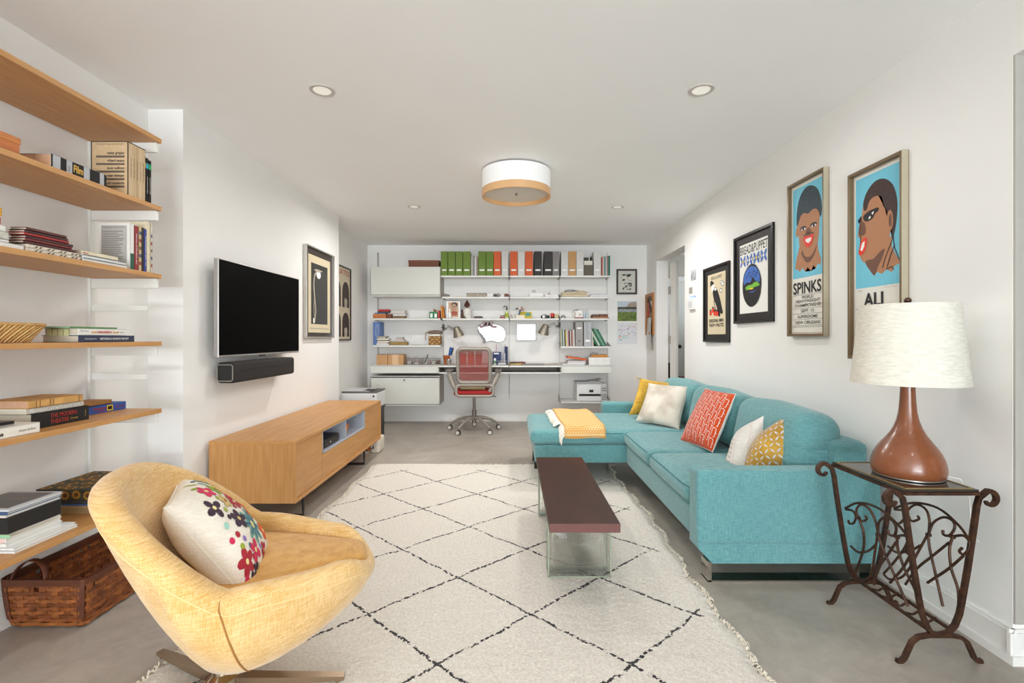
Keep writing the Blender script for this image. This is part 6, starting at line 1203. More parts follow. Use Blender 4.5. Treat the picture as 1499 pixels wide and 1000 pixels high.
t, a, b, z1 = rest('woven_box', 'small square woven straw box at the right end of the fourth shelf', 'box', 627.4, 644.4, 492.5, zz, mat('woven_tan', (176, 132, 74), .8, var=.6, vcol=(112, 78, 40), vscale=50, bump=.5, bscale=60, thr=(.4, .6)), dep=.17)
for k in range(4):
    for q in range(5): MB().ball((a+.016+(b-a-.03)*q/4, 6.438, zz+.016+(z1-zz-.03)*k/3), .0135, (1, .3, .6), 8).build('woven_knot', mat('woven_pale' if (k+q) % 2 else 'woven_mid', (204, 166, 108) if (k+q) % 2 else (150, 108, 60), .8), t, True)
soft(a+.006, b-.004, 6.445, 6.60, z1+.001, z1+.03, .01, .004, 6).build('folded_paper', PAPER, t, True)
t = thing('draped_scarf', 'grey brown scarf draped over the woven box on the fourth shelf', 'scarf', ((a+b)/2, 6.5, z1+.035)); SCM = mat('scarf_grey', (124, 106, 92), .9, bump=.3, bscale=100)
soft(a-.012, b+.012, 6.44, 6.60, z1+.036, z1+.068, .014, .012, 8, 6).build('body', SCM, t, True); MB().tube([(a-.01, 6.45, z1+.055), (a-.035, 6.445, z1+.045), (a-.042, 6.44, z1-.01), (a-.038, 6.44, z1-.05)], [.01, .007, .005, .006], 8).build('tail', SCM, t, True)
# fourth row, right
zz = z4b
mc = [(206, 200, 176), (96, 128, 120), (226, 222, 214), (70, 70, 74), (214, 190, 90), (222, 220, 216), (188, 120, 132), (50, 48, 50), (226, 222, 216), (150, 70, 60), (206, 186, 170), (222, 218, 214)]
mn = ['pale yellow', 'grey green', 'white first', 'charcoal', 'yellow', 'white second', 'dusty pink', 'black', 'white third', 'brick red', 'pale pink', 'white last']
upright(821.6, 841.8, 482, zz, 12, mc, lambda k: mn[k]+' magazine in the upright row left of the grey box file', 'upright magazines on the fourth shelf', lean=-.03, name='magazine', cat='magazine')
def boxfile(x0, x1, c_, lb, hole):
    a, b = px_(x0, 6.42), px_(x1, 6.42); z1 = pz(471.5, 6.42); t = thing('box_file', lb, 'box file', ((a+b)/2, 6.5, zz), 'grey box files'); MB().box(a, b, 6.42, 6.68, zz+.0005, z1, .002).build('case', mat('file_grey_%d' % hole, c_, .45, .2 if not hole else 0), t)
    MB().box(a+.02, b-.02, 6.4185, 6.42, (zz+.23 if hole else zz+.06), (zz+.25 if hole else zz+.085)).build('label', WHITE2, t)
    if hole: MB().cyl((((a+b)/2), 6.4185, zz+.07), (((a+b)/2), 6.4225, zz+.07), .010, 14).build('finger_hole', BLACK, t)
    else: [MB().box(a+.03+.012*k, a+.033+.012*k, 6.4185, 6.42, zz+.10, z1-.01).build('ridge', mat('ridge_dark', (110, 108, 108), .4), t) for k in range(3)]
boxfile(842.6, 853.4, (146, 140, 134), 'warm grey box file with finger hole on the fourth shelf', 1); boxfile(854.8, 865.8, (160, 160, 162), 'silver ribbed box file on the fourth shelf', 0)
upright(866.4, 869.6, 484, zz, 2, [(222, 216, 204), (190, 178, 160)], lambda k: ['cream', 'tan'][k]+' thin folder between the silver box file and the green folders', 'thin folders on the fourth shelf')
upright(873.5, 889, 478.5, zz, 5, [(50, 112, 82), (190, 200, 186), (40, 104, 76), (120, 152, 130), (44, 110, 84)], lambda k: ['first dark green', 'pale grey', 'second dark green', 'grey green', 'last dark green'][k]+' hanging folder leaning left at the right end of the fourth shelf', 'leaning green folders', lean=-.5, name='hanging_folder')
# desk top things
zz = ZT
def carton(x0, x1, lb, tape):
    t, a, b, z1 = rest('carton', lb, 'box', x0, x1, 519.6, zz, mat('kraft_card', (192, 148, 104), .8, var=.06, vscale=20), D=6.42, dep=.18, bev=.001, grp='cardboard cartons on the desk')
    MB().box(a, (a+b)/2-.001, 6.421, 6.599, z1, z1+.002).build('flap', mat('kraft_card', (0, 0, 0)), t); MB().box((a+b)/2+.001, b, 6.421, 6.599, z1, z1+.002).build('flap', mat('kraft_card', (0, 0, 0)), t)
    if tape: MB().box(a+.055, a+.135, 6.4185, 6.42, zz+.001, z1+.002).box(a+.055, a+.135, 6.42, 6.6, z1+.002, z1+.003).build('tape', mat('paper_tape', (214, 178, 140), .5), t)
carton(551.2, 567.2, 'smaller plain cardboard carton at the left end of the desk', 0); carton(568, 590.5, 'cardboard carton with pale tape beside the plain one', 1)
WIRE = mat('wire_steel', (130, 122, 114), .3, .8)
def wirebasket(x0, x1, lb, extra):
    D = 6.44; a, b = px_(x0, D), px_(x1, D); t = thing('wire_basket', lb, 'wire basket', ((a+b)/2, D, zz), 'wire baskets on the desk'); h_ = .075
    for k in range(4):
        z_ = zz+.003+h_*k/3; MB().tube([(a, D, z_), (b, D, z_), (b, D+.2, z_), (a, D+.2, z_)], .0022, 6, closed=True).build('wire_loop', WIRE, t, True)
    n = 8
    for k in range(n+1):
        x_ = a+(b-a)*k/n; MB().tube([(x_, D, zz+h_), (x_, D, zz+.003), (x_, D+.2, zz+.003), (x_, D+.2, zz+h_)], .0018, 6).build('wire_rib', WIRE, t, True)
    for s in (.25, .75): xm = a+(b-a)*s; MB().tube([(xm-.03, D, zz+h_), (xm-.03, D, zz+h_+.03), (xm+.03, D, zz+h_+.03), (xm+.03, D, zz+h_)], .0022, 6).build('wire_handle', WIRE, t, True)
    rr_ = random.Random(extra); cc = [(200, 196, 190), (110, 84, 74), (226, 222, 218), (90, 86, 84), (170, 120, 110)]
    for k in range(6): x_ = a+.02+(b-a-.05)*rr_.random(); MB().box(x_, x_+rr_.uniform(.02, .06), D+.02+.02*k, D+.05+.02*k, zz+.006, zz+rr_.uniform(.02, .055), .003).build('content', col(*cc[k % 5]), t)
    return a, b
wirebasket(590.5, 615.5, 'wire basket of small things beside the cardboard cartons', 1); a, b = wirebasket(617, 642, 'wire basket with a black pen standing in it', 5)
tag(MB().tube([(px_(621.5, 6.47), 6.47, zz+.02), (px_(626.5, 6.47), 6.47, zz+.135)], .0065, 8).build('marker_pen', BLACK, None, True), 'black marker pen standing slanted in the right wire basket', 'pen')
for x_, y0_, r, c_, lb, D in ((654, 520.5, .048, (178, 98, 48), 'orange terracotta pot behind the small silver pot', 6.56), (657, 526, .036, (188, 184, 178), 'small silver pot at the left of the office chair', 6.36)):
    can('pot', lb, 'pot', x_, r, y0_, zz, [[(.72, 0), (.95, .9), (1, .92), (1, 1), (.9, 1), (.85, .6), (0, .5)]], [mat('pot_%d' % c_[0], c_, .5 if c_[0] == 178 else .25, 0 if c_[0] == 178 else .8)], D, ['body'])
X = px_(659, 6.56); t = thing('desk_brush', 'blue and black brush standing in the terracotta pot', 'brush', (X, 6.56, zz+.06)); MB().tube([(X-.02, 6.56, zz+.06), (X-.005, 6.56, zz+.13)], .006, 8).build('handle', BLACK, t, True); MB().tube([(X-.012, 6.56, zz+.12), (X+.015, 6.56, zz+.225)], [.014, .024], 10).build('bristle_head', col(48, 96, 168), t, True); MB().tube([(X+.012, 6.565, zz+.12), (X+.035, 6.565, zz+.22)], [.010, .016], 10).build('dark_head', col(36, 40, 56), t, True)
for k, (x_, c_) in enumerate(((677.5, (190, 70, 60)), (689.5, (204, 96, 62)), (701, (176, 92, 84)))):
    t, X, h_ = can('pencil_cup', ['left', 'middle', 'right'][k]+' pencil cup full of pencils seen through the red mesh chair back', 'pencil cup', x_, .045, 519, zz, [[(.8, 0), (1, .98), (1, 1), (.92, 1), (.9, .5), (0, .5)]], [mat('cup_%d' % k, c_, .6)], 6.50, ['cup'], 'pencil cups')
    rr = random.Random(k)
    for q in range(9): a_ = rr.random()*6.28; MB().tube([(X+.02*math.cos(a_), 6.5+.02*math.sin(a_), zz+.07), (X+.036*math.cos(a_), 6.5+.036*math.sin(a_), zz+.16+rr.uniform(0, .03))], .0035, 6).build('pencil', col(*[(150, 50, 44), (204, 160, 60), (60, 60, 70), (176, 90, 60)][q % 4]), t)
t, a, b, z1 = rest('navy_binder', 'navy blue binder standing on the worktop right of the office chair', 'binder', 721, 733.5, 515.3, zz, (42, 58, 106), D=6.50, dep=.05); MB().box(a+.016, b-.03, 6.4985, 6.5, z1-.03, z1-.012).build('label', WHITE2, t)
t, a, b, z1 = rest('navy_case', 'tall narrow navy case beside the middle track on the worktop', 'binder', 738.6, 743.2, 507.5, zz, (36, 48, 92), D=6.50, dep=.10)
D = 6.57; t = thing('letter_holder', 'white papers with red edges standing behind the navy binder', 'papers', (px_(732, D), D, zz)); a, b = px_(726.5, D), px_(739.2, D); MB().box(a, b, D, D+.01, zz, pz(504.6, D)).build('paper', mat('patterned_paper', (222, 218, 220), .8, var=.25, vscale=60), t); MB().box(a-.004, a+.001, D-.002, D+.012, zz, pz(504, D)).box(b-.001, b+.004, D-.002, D+.012, zz, pz(504, D)).build('red_edge', col(176, 50, 56), t)
t = thing('pen_stand', 'clear and steel pen stand in front of the navy binder', 'pen stand', (px_(735, 6.38), 6.38, zz)); a, b = px_(728, 6.38), px_(742, 6.38)
MB().tube([(a, 6.36, zz+.004), (b, 6.36, zz+.004), (b, 6.44, zz+.004), (a, 6.44, zz+.004)], .003, 6, closed=True).tube([(a, 6.36, zz+.05), (b, 6.36, zz+.05), (b, 6.44, zz+.05), (a, 6.44, zz+.05)], .003, 6, closed=True).build('frame', WIRE, t, True); MB().box(a+.01, b-.01, 6.37, 6.43, zz, zz+.03, .003).build('tray', mat('tray_grey', (170, 172, 168), .3), t); MB().cyl((b-.03, 6.4, zz+.03), (b-.028, 6.4, zz+.155), .005, 8).build('pen', WHITE2, t)
can('glue_bottle', 'small white bottle with green label beside the pen stand', 'bottle', 724.5, .018, 521.5, zz, [[(.9, 0), (1, .05), (1, .6), (.4, .8), (0, .8)], [(.4, .78), (.3, 1), (0, 1)], [(1.02, .15), (1.02, .5)]], [WHITE2, BLACK, col(110, 150, 120)], 6.38)
zq = zz+.001
for k, (c_, a0, lb) in enumerate((((214, 176, 110), .1, 'tan'), ((226, 200, 90), -.05, 'yellow'), ((120, 160, 110), .12, 'green'), ((214, 96, 90), -.1, 'coral red'), ((40, 38, 40), .18, 'black'))):
    X = px_(757, 6.42); mb = MB().box(-.10, .10, -.07, .07, 0, .006, .001, 1); mb.xf(Matrix.Translation((X+.012*(k % 2), 6.46, zq)) @ Matrix.Rotation(a0, 4, 'Z')); tag(mb.build('paper_folder', col(*c_), None), lb+' paper in the loose pile right of the middle track', 'paper', 'coloured papers on the worktop'); zq += .0068
t = thing('laptop', 'closed grey laptop lying on the worktop', 'laptop', (px_(780, 6.36), 6.36, zz)); a, b = px_(764, 6.36), px_(796.5, 6.36); MB().box(a, b, 6.28, 6.48, zz+.002, zz+.010, .003).build('body', mat('laptop_grey', (136, 132, 130), .35, .6), t); MB().box(a, b, 6.28, 6.48, zz+.0105, zz+.015, .002).build('lid', mat('laptop_grey', (0, 0, 0)), t)
for k, (x0_, x1_, h_, c_, lb) in enumerate(((823, 856, .016, (206, 206, 204), 'lowest pale document'), (831, 857, .016, (226, 226, 226), 'second white document'), (830, 858, .010, (190, 176, 168), 'third pinkish document'), (832, 857, .012, (214, 214, 218), 'fourth pale document'))):
    rest('document', lb+' under the orange folder on the right drawer unit', 'document', x0_, x1_, 0, zz+.0005+[0, .0166, .0332, .0438][k], c_, D=6.36, dep=.25, h=h_, grp='documents under the orange folder')
mb = MB().box(-.12, .13, 0, .22, 0, .022, .002); mb.xf(Matrix.Translation((px_(844, 6.36), 6.36, zz+.076)) @ Matrix.Rotation(.14, 4, 'Y')); tag(mb.build('orange_folder', col(206, 92, 34), None), 'orange folder lying tilted on the document pile, right drawer unit', 'folder')
t, a, b, z1 = rest('white_storage_box', 'white storage box under the yellow brown book on the right drawer unit', 'box', 862, 893.5, 523.6, zz, (222, 220, 216), D=6.38, dep=.25, lid=(228, 226, 222))
t = book('yellow_brown_book', 'yellow brown book lying on the white storage box', px_(866, 6.42), px_(889.5, 6.42), 6.42, 6.58, z1+.0015, z1+.035, col(190, 124, 44), spine='-y', pages=PAGES, group='books on the desk')
t = thing('desk_stapler', 'small dark stapler lying on the yellow brown book', 'stapler', (px_(872, 6.45), 6.47, z1+.0355)); X = px_(867, 6.45); MB().box(X, X+.075, 6.45, 6.48, z1+.0357, z1+.045, .002).build('base', GREYM, t); mb = MB().box(0, .08, 6.45, 6.48, 0, .014, .003); mb.xf(Matrix.Translation((X, 0, z1+.052)) @ Matrix.Rotation(.12, 4, 'Y')); mb.build('arm', mat('stapler_grey', (120, 118, 112), .4, .5), t)
# printer on the lowest shelf
D = 6.385; a, b, z0_, z1 = px_(847, D), px_(888.5, D), zp+.001, pz(559.5, D); t = thing('printer', 'white office printer with small black display on the lowest metal shelf', 'printer', ((a+b)/2, 6.5, z0_))
PW = mat('printer_white', (226, 226, 226), .35); PG = mat('printer_grey', (196, 196, 196), .4)
MB().box(a-.02, b, D+.02, D+.30, z0_, z1-.02, .008).build('body', PW, t); MB().box(a-.022, b-.06, D+.03, D+.30, z1-.018, z1, .004).build('scanner_lid', PG, t)
MB().box(a+.01, b-.078, D, D+.03, z0_+.095, z1-.03, .004).build('front_panel', PW, t); MB().box(a+.01, b-.078, D+.006, D+.03, z0_+.005, z0_+.066, .004).build('paper_tray', PW, t); MB().box(a+.008, b-.078, D+.012, D+.03, z0_+.068, z0_+.093).build('output_slot', BLACK, t)
MB().box(b-.072, b, D+.004, D+.02, z0_+.004, z1-.055, .003).build('control_panel', PG, t); xm = px_(865.5, D); MB().box(xm-.028, xm+.028, D-.002, D, z0_+.118, z0_+.152).build('display', BLACK, t)
for r_ in range(5):
    for q in range(3): MB().box(b-.062+.018*q, b-.048+.018*q, D+.0025, D+.0045, z0_+.02+.028*r_+(.03 if r_ > 2 else 0), z0_+.034+.028*r_+(.03 if r_ > 2 else 0)).build('key', mat('key_grey', (90, 92, 94), .5), t)
mb = MB().box(-.09, .10, D+.08, D+.26, 0, .004); mb.xf(Matrix.Translation((px_(872, D), 0, z1+.014)) @ Matrix.Rotation(-.16, 4, 'Y')); mb.build('open_flap', PG, t); MB().box(px_(866, D)-.02, px_(880, D), D+.07, D+.24, z1+.001, z1+.006).build('paper', PAPER, t)
# clamp lamps
def clamplamp(lb, X0, z0_, s, headpx, shade_dir):
    """X0 clamp point, s direction along the wall"""
    t = thing('clamp_lamp', lb, 'lamp', (X0, 6.62, z0_), 'aluminium clamp lamps'); y = 6.45
    MB().tube([(X0, 6.69, z0_), (X0, 6.5, z0_)], .006, 8).box(X0-.012, X0+.012, 6.64, 6.70, z0_-.045, z0_+.045, .003).build('clamp', mat('lamp_dark', (84, 76, 70), .4, .6), t)
    J = [(X0, 6.52, z0_+.0), (X0+s*.06, 6.48, z0_-.03), (X0+s*.09, 6.45, z0_+.012), (X0+s*.165, 6.42, z0_-.035)]
    MB().tube([J[0], J[1]], .006, 8).tube([(J[0][0], J[0][1], J[0][2]+.03), (J[1][0], J[1][1], J[1][2]+.012)], .003, 6).build('lower_arm', mat('lamp_dark', (84, 76, 70), .4, .6), t, True)
    MB().tube([J[1], J[2]], .005, 8).tube([J[2], J[3]], .010, 8).tube([(J[2][0]-s*.01, J[2][1], J[2][2]+.018), (J[3][0], J[3][1], J[3][2]+.022)], .004, 6).build('upper_arm', ALU, t, True)
    mb = MB().lathe((0, 0, 0), [(.0, .055), (.026, .055), (.034, .045), (.060, -.04), (.066, -.062), (.064, -.062), (.057, -.038), (.030, .042), (0, .05)], 32); mb.xf(Matrix.Translation((J[3][0]+s*.055, 6.42, z0_-.055)) @ Matrix.Rotation(-s*.28*shade_dir, 4, 'Y') @ Matrix.Rotation(.2, 4, 'X') @ Matrix.Scale(1.12, 4)); mb.build('lamp_shade', mat('lamp_alu', (146, 138, 124), .4, .7), t, True)
    MB().ball((J[3][0]+s*.06, 6.42, z0_-.09), .03, (1, 1, 1), 12).build('bulb', BULB, t, True); MB().tube([(J[3][0]+s*.05, 6.41, z0_-.10), (J[3][0]+s*.04, 6.41, z0_-.17)], .0015, 5).build('switch_cord', WHITE2, t)
clamplamp('grey aluminium clamp lamp on the left side of the desk, pointing right', px_(649, 6.66), pz(479.5, 6.62), 1, None, 1)
clamplamp('grey aluminium clamp lamp on the right side of the desk, pointing left', px_(819, 6.66), pz(476, 6.62), -1, None, 1)
# mirror with flowers, framed glass, wall pictures
t = thing('shaped_mirror', 'wavy outlined mirror with pink flowers along its top above the desk', 'mirror', (px_(722, 6.7), YB, pz(501, 6.7)))
MIR = mat('mirror_silver', (250, 250, 250), .02, 1); D = 6.69
op = [(700, 480), (703, 477), (707, 474.5), (712, 473), (719, 474), (727, 476), (733, 478), (737.5, 482), (739.6, 488), (739, 494), (735.5, 499), (729, 500.5), (722, 498.8), (716, 498.6), (711.5, 500), (707.5, 494), (703, 488)]
def sp2(pts, n=4):
    out = []; m = len(pts)
    for i in range(m):
        p0, p1, p2, p3 = [Vector(pts[(i+k-1) % m]) for k in range(4)]
        for q in range(n): u = q/n; out.append(.5*((2*p1)+(p2-p0)*u+(2*p0-5*p1+4*p2-p3)*u*u+(3*p1-p0-3*p2+p3)*u**3))
    return out
pw = [P(p.x, p.y, D) for p in sp2(op)]; o = MB().prism(pw, (0, .012, 0)).build('mirror_glass', MIR, t)
MB().tube([p+Vector((0, -.001, 0)) for p in pw], .0035, 6, closed=True).build('outline', mat('outline_grey', (110, 104, 104), .5), t, True)
PK = mat('enamel_pink', (206, 172, 178), .5); GRYE = mat('enamel_grey', (150, 148, 148), .5, var=.3, vscale=120)
for c, rx, ry, rt in (((703.5, 478), 3.4, 2.2, .6), ((709, 473.8), 3.6, 3.0, .3), ((713.5, 475), 3.6, 4.2, 1.2), ((718.5, 474), 4.4, 3.2, 2.2), ((723, 478.3), 5.5, 2.3, .1), ((707.5, 477.5), 2.6, 2, 0)):
    pts = [(c[0]+rx*math.cos(k*PI/8)*math.cos(rt)-ry*math.sin(k*PI/8)*math.sin(rt), c[1]+rx*math.cos(k*PI/8)*math.sin(rt)+ry*math.sin(k*PI/8)*math.cos(rt)) for k in range(16)]; pv = [P(*p, D-.004) for p in pts]
    oo = MB().prism(pv, (0, .006, 0)).build('flower', PK, t); MB().tube(pv, .0018, 5, closed=True).build('flower_outline', mat('outline_grey', (110, 104, 104), .5), oo, True)
MB().prism([P(*p, D-.003) for p in ((699, 482), (702, 486), (706, 490), (710, 495), (711.5, 499), (710, 502), (706.5, 502), (706.5, 497), (702.5, 491), (699.5, 486))], (0, .008, 0)).build('hair_curl', GRYE, t)
D = 6.69; a, b, z0_, z1 = px_(755.3, D), px_(785.6, D), pz(499, D), pz(473.2, D); t = thing('glazed_frame', 'white framed glass reflecting the window above the worktop', 'framed picture', ((a+b)/2, YB, z0_))
for q in ((a, b, z1-.02, z1), (a, b, z0_, z0_+.02), (a, a+.02, z0_+.02, z1-.02), (b-.02, b, z0_+.02, z1-.02)): MB().box(q[0], q[1], D, YB, q[2], q[3], .001).build('frame_rail', mat('pale_frame', (204, 204, 200), .35), t)
MB().box(a+.01, b-.01, D+.008, YB, z0_+.01, z1-.01).build('mirror_glass', MIR, t)
# photographs at the right end of the wall
D = 6.70; a, b, z0_, z1 = px_(902.6, D), px_(932.6, D), pz(430.8, D), pz(393.9, D); t = thing('framed_photographs', 'dark brown frame with two black and white photographs, near the wall corner', 'framed picture', ((a+b)/2, YB, z0_)); FB = mat('dark_brown_frame', (58, 40, 30), .4)
for q in ((a, b, z1-.024, z1), (a, b, z0_, z0_+.024), (a, a+.024, z0_+.024, z1-.024), (b-.024, b, z0_+.024, z1-.024)): MB().box(q[0], q[1], D-.004, YB, q[2], q[3], .003).build('frame_rail', FB, t)
MB().box(a+.02, b-.02, D+.006, YB, z0_+.02, z1-.02).build('mount', mat('grey_mount', (206, 206, 198), .8), t); PH = mat('old_photo', (214, 208, 196), .4, var=.9, vcol=(36, 34, 32), vscale=26, thr=(.46, .54))
for ya, yb in ((401.3, 411), (414, 424)): MB().box(px_(909.5, D), px_(925, D), D+.0045, D+.006, pz(yb, D), pz(ya, D)).build('photograph', PH, t)
t = thing('landscape_photo', 'unframed colour photograph of a mountain and meadow pinned to the wall', 'photograph', (px_(918, 6.71), YB, pz(470, 6.71))); D = 6.712
def strip_(ya, yb, m, nm, d=0, xa=904.2, xb=932): MB().box(px_(xa, D), px_(xb, D), D-d, YB-.001, pz(yb, D), pz(ya, D)).build(nm, m, t)
strip_(441.2, 470, mat('meadow', (120, 140, 50), .6, var=.6, vcol=(60, 84, 40), vscale=25), 'meadow'); strip_(441.2, 449.5, mat('sky_print', (190, 200, 212), .5), 'sky', .0006); strip_(449.5, 452.5, mat('forest_print', (54, 60, 46), .6, var=.3, vscale=30), 'forest', .0008); strip_(452.5, 457, mat('lake_print', (150, 156, 160), .4, var=.4, vscale=40), 'lake', .0008)
MB().prism([P(916, 449.6, D-.001), P(932, 449.6, D-.001), P(932, 443, D-.001), P(928, 442, D-.001), P(924, 442.4, D-.001), P(920, 445, D-.001)], (0, .0004, 0)).build('mountain', mat('rock_print', (170, 156, 140), .6, var=.4, vscale=40), t)
t = thing('wall_calendar', 'white calendar sheet with small coloured notes under the landscape photograph', 'calendar', (px_(918, 6.71), YB, pz(503.5, 6.71))); MB().box(px_(903.6, D), px_(932.8, D), D, YB-.001, pz(503.5, D), pz(473, D)).build('sheet', mat('calendar_white', (224, 224, 228), .7), t)
rr = random.Random(12)
for k in range(34): x_ = 905+rr.random()*24; y_ = 477+rr.random()*21; MB().box(px_(x_, D), px_(x_+rr.uniform(1, 3), D), D-.0008, D, pz(y_+.9, D), pz(y_, D)).build('note', col(*[(226, 130, 50), (210, 90, 170), (110, 190, 190), (150, 120, 200), (120, 180, 110)][k % 5]), t)
for k in range(6): MB().box(px_(904.5, D), px_(932, D), D-.0004, D, pz(478+4*k, D)-.0008, pz(478+4*k, D)).build('grid_line', mat('grid_grey', (196, 196, 206), .7), t)
# cork board with keys on the right wall
xr = RX(6.5)-.001; t = thing('key_board', 'oak framed key and note board on the wall beside the doorway', 'notice board', (xr, 6.51, 1.19)); ya, yb, za, zb_ = 6.33, 6.69, 1.195, 1.748
for q in ((ya, yb, zb_-.04, zb_), (ya, yb, za, za+.04), (ya, ya+.04, za+.04, zb_-.04), (yb-.04, yb, za+.04, zb_-.04)): MB().box(xr-.024, xr, q[0], q[1], q[2], q[3], .002).build('frame_rail', wood_mat('board_oak', (186, 124, 68), (160, 100, 50), 2), t)
MB().box(xr-.008, xr, ya+.03, yb-.03, za+.03, zb_-.03).build('cork', mat('cork', (150, 122, 90), .9, var=.4, vscale=60), t); rr = random.Random(3)
for k in range(12): y_ = ya+.06+rr.random()*.2; z_ = 1.28+rr.random()*.38; MB().box(xr-.016-.003*k % .01, xr-.009, y_, y_+.05, z_, z_+rr.uniform(.03, .08), .002).build('hung_item', col(*[(70, 60, 56), (190, 60, 50), (206, 200, 190), (110, 90, 70), (40, 42, 46)][k % 5]), t)
mb = MB(); mb.grid(lambda i, j: Vector((xr-.032-.012*math.sin(i*5+j*3), 6.36+.22*i-.03*j, 1.42-.42*j)), 8, 8); o = mb.build('newspaper_clipping', mat('newsprint', (206, 204, 198), .9, var=.35, vscale=80), t, 'all')
o = None
# small things on the poster wall by the doorway
def onright(x0, x1, y0_, y1_, name, lb, cat, m, th_=.012, D0=None):
    Yf = lambda x: RX(4.8)*F/(x-CX); ya, yb = Yf(x1), Yf(x0); ym = (ya+yb)/2; z0_, z1 = CH-(y1_-CY)*ym/F, CH-(y0_-CY)*ym/F; xr = RX(ym)
    t = thing(name, lb, cat, (xr, ym, z0_)); MB().box(xr-th_, xr-.0005, ya, yb, z0_, z1, .002).build('body', m, t); return t, xr-th_, ya, yb, z0_, z1
onright(1011.5, 1019, 395, 410.5, 'small_photo', 'small unframed grey landscape photo above the intercom panel', 'photograph', mat('grey_photo', (120, 128, 132), .5, var=.5, vcol=(206, 208, 208), vscale=14), .002)
t, x_, ya, yb, z0_, z1 = onright(1011, 1019.5, 417.5, 434, 'intercom_panel', 'white intercom panel with grey grille beside the doorway', 'intercom', WHITE2, .02); MB().box(x_-.001, x_, ya+.06, yb-.01, z0_+.03, z1-.02).build('grille', GREYM, t)
t, x_, ya, yb, z0_, z1 = onright(1010, 1018.5, 437, 453.5, 'thermostat', 'white thermostat with a blue lit top below the intercom', 'thermostat', WHITE2, .024); MB().box(x_-.001, x_, ya+.05, yb-.02, z0_+.02, z1-.03).build('dial_face', mat('pale_grey_face', (206, 206, 204), .4), t); MB().box(x_-.002, x_+.01, ya+.02, yb-.02, z1+.0, z1+.010, .002).build('blue_light', mat('blue_led', (120, 160, 255), .4, emit=3), t)
# ------------------------------------------------------------------ office chair
CX0, CY0 = -.473, 6.02; t = thing('office_chair', 'grey office chair with translucent red mesh back and red seat at the desk', 'chair', (CX0, CY0, 0)); CG = mat('chair_grey', (150, 142, 132), .45, .2)
for k in range(5):
    a_ = math.radians(-90+36+72*k+4); d = Vector((math.cos(a_), math.sin(a_), 0)); c = Vector((CX0, CY0, 0)); L_ = .32
    MB().tube([c+d*.03+Vector((0, 0, .165)), c+d*.12+Vector((0, 0, .160)), c+d*.22+Vector((0, 0, .128)), c+d*.30+Vector((0, 0, .085)), c+d*L_+Vector((0, 0, .072))], [.026, .022, .018, .014, .014], 10).build('base_arm', CG, t, True)
    w_ = c+d*L_; n = Vector((1, 0, 0)) if k != 2 else Vector((1, 0, 0)); n = Vector((math.sin(k*1.3)*.3, -1, 0)).normalized()
    o = MB().cyl(w_+n*.022+Vector((0, 0, .030)), w_-n*.022+Vector((0, 0, .030)), .030, 20).build('caster', mat('caster_dark', (60, 56, 52), .5), t, 30); MB().cyl(w_+n*.0235+Vector((0, 0, .030)), w_-n*.0235+Vector((0, 0, .030)), .022, 18).build('wheel_cap', mat('cap_pale', (206, 200, 190), .4), o, 30)
MB().cyl((CX0, CY0, .10), (CX0, CY0, .26), .028, 16).cyl((CX0, CY0, .26), (CX0, CY0, .43), .018, 14).build('gas_column', mat('column_grey', (134, 126, 118), .3, .7), t, 30)
MB().box(CX0-.12, CX0+.12, CY0-.10, CY0+.14, .425, .455, .01).build('seat_plate', BLK2, t)
soft(CX0-.235, CX0+.235, CY0-.19, CY0+.27, .455, .515, .028, .012, 14, 2).build('seat', mat('seat_red', (150, 26, 24), .8, bump=.2, bscale=300), t, True)
MB().box(CX0-.16, CX0+.14, CY0-.12, CY0+.16, .525, .56, .006).build('seat_pad', mat('khaki_pad', (170, 150, 110), .9), t)
def loop(x0, x1, z0_, z1, y0_, y1_, r, n=8):
    pts = []
    for cx_, cz_, a0 in ((x1-r, z1-r, 0), (x0+r, z1-r, PI/2), (x0+r, z0_+r, PI), (x1-r, z0_+r, 3*PI/2)):
        for k in range(n+1): a = a0+PI/2*k/n; z_ = cz_+r*math.sin(a); pts.append((cx_+r*math.cos(a), y0_+(y1_-y0_)*(z_-z0_)/(z1-z0_), z_))
    return pts
D = CY0-.24; xl, xr_ = px_(668.5, D), px_(718.6, D); zb2, zt2 = pz(562, D), pz(509, D)
MB().tube(loop(xl+.012, xr_-.012, zb2+.012, zt2-.014, D+.05, D-.02, .05), .023, 10, closed=True).build('back_frame', CG, t, True)
mm = bpy.data.materials.new('red_mesh'); mm.use_nodes = True; N = mm.node_tree.nodes; L = mm.node_tree.links; b_ = N['Principled BSDF']; b_.inputs['Base Color'].default_value = (*lin((148, 72, 66)), 1); b_.inputs['Roughness'].default_value = .8; b_.inputs['Alpha'].default_value = .72
mb = MB(); mb.grid(lambda i, j: Vector((xl+.018+(xr_-xl-.036)*i, D-.018+.066*(1-j)-.03*math.sin(PI*i)*.0+.035*math.sin(PI*i), zb2+.02+(zt2-zb2-.04)*j)), 14, 12); mb.build('mesh_back', mm, t, 'all')
for s_ in (-1, 1): xs = CX0+s_*.0; 
MB().tube(loop(px_(667, D), px_(722, D), pz(580.5, D), pz(564.5, D), D+.03, D+.05, .045), .018, 10, closed=True).build('lumbar_frame', CG, t, True)
for s_, xw in ((-1, px_(664, D)), (1, px_(726, D))):
    MB().tube([(CX0+s_*.20, CY0-.16, .50), (CX0+s_*.245, CY0-.17, .60), (CX0+s_*.29, CY0-.12, .70), (CX0+s_*.30, CY0-.04, .74)], [.026, .032, .034, .03], 10).build('arm_support', CG, t, True)
    soft(CX0+s_*.30-.04, CX0+s_*.30+.04, CY0-.12, CY0+.13, .735, .765, .014, .004, 6).build('armrest', mat('armrest_grey', (120, 112, 104), .7), t, True)
MB().tube([(CX0+.1, CY0-.02, .44), (CX0+.27, CY0-.03, .43)], .006, 6).build('lever', BLACK, t, True)
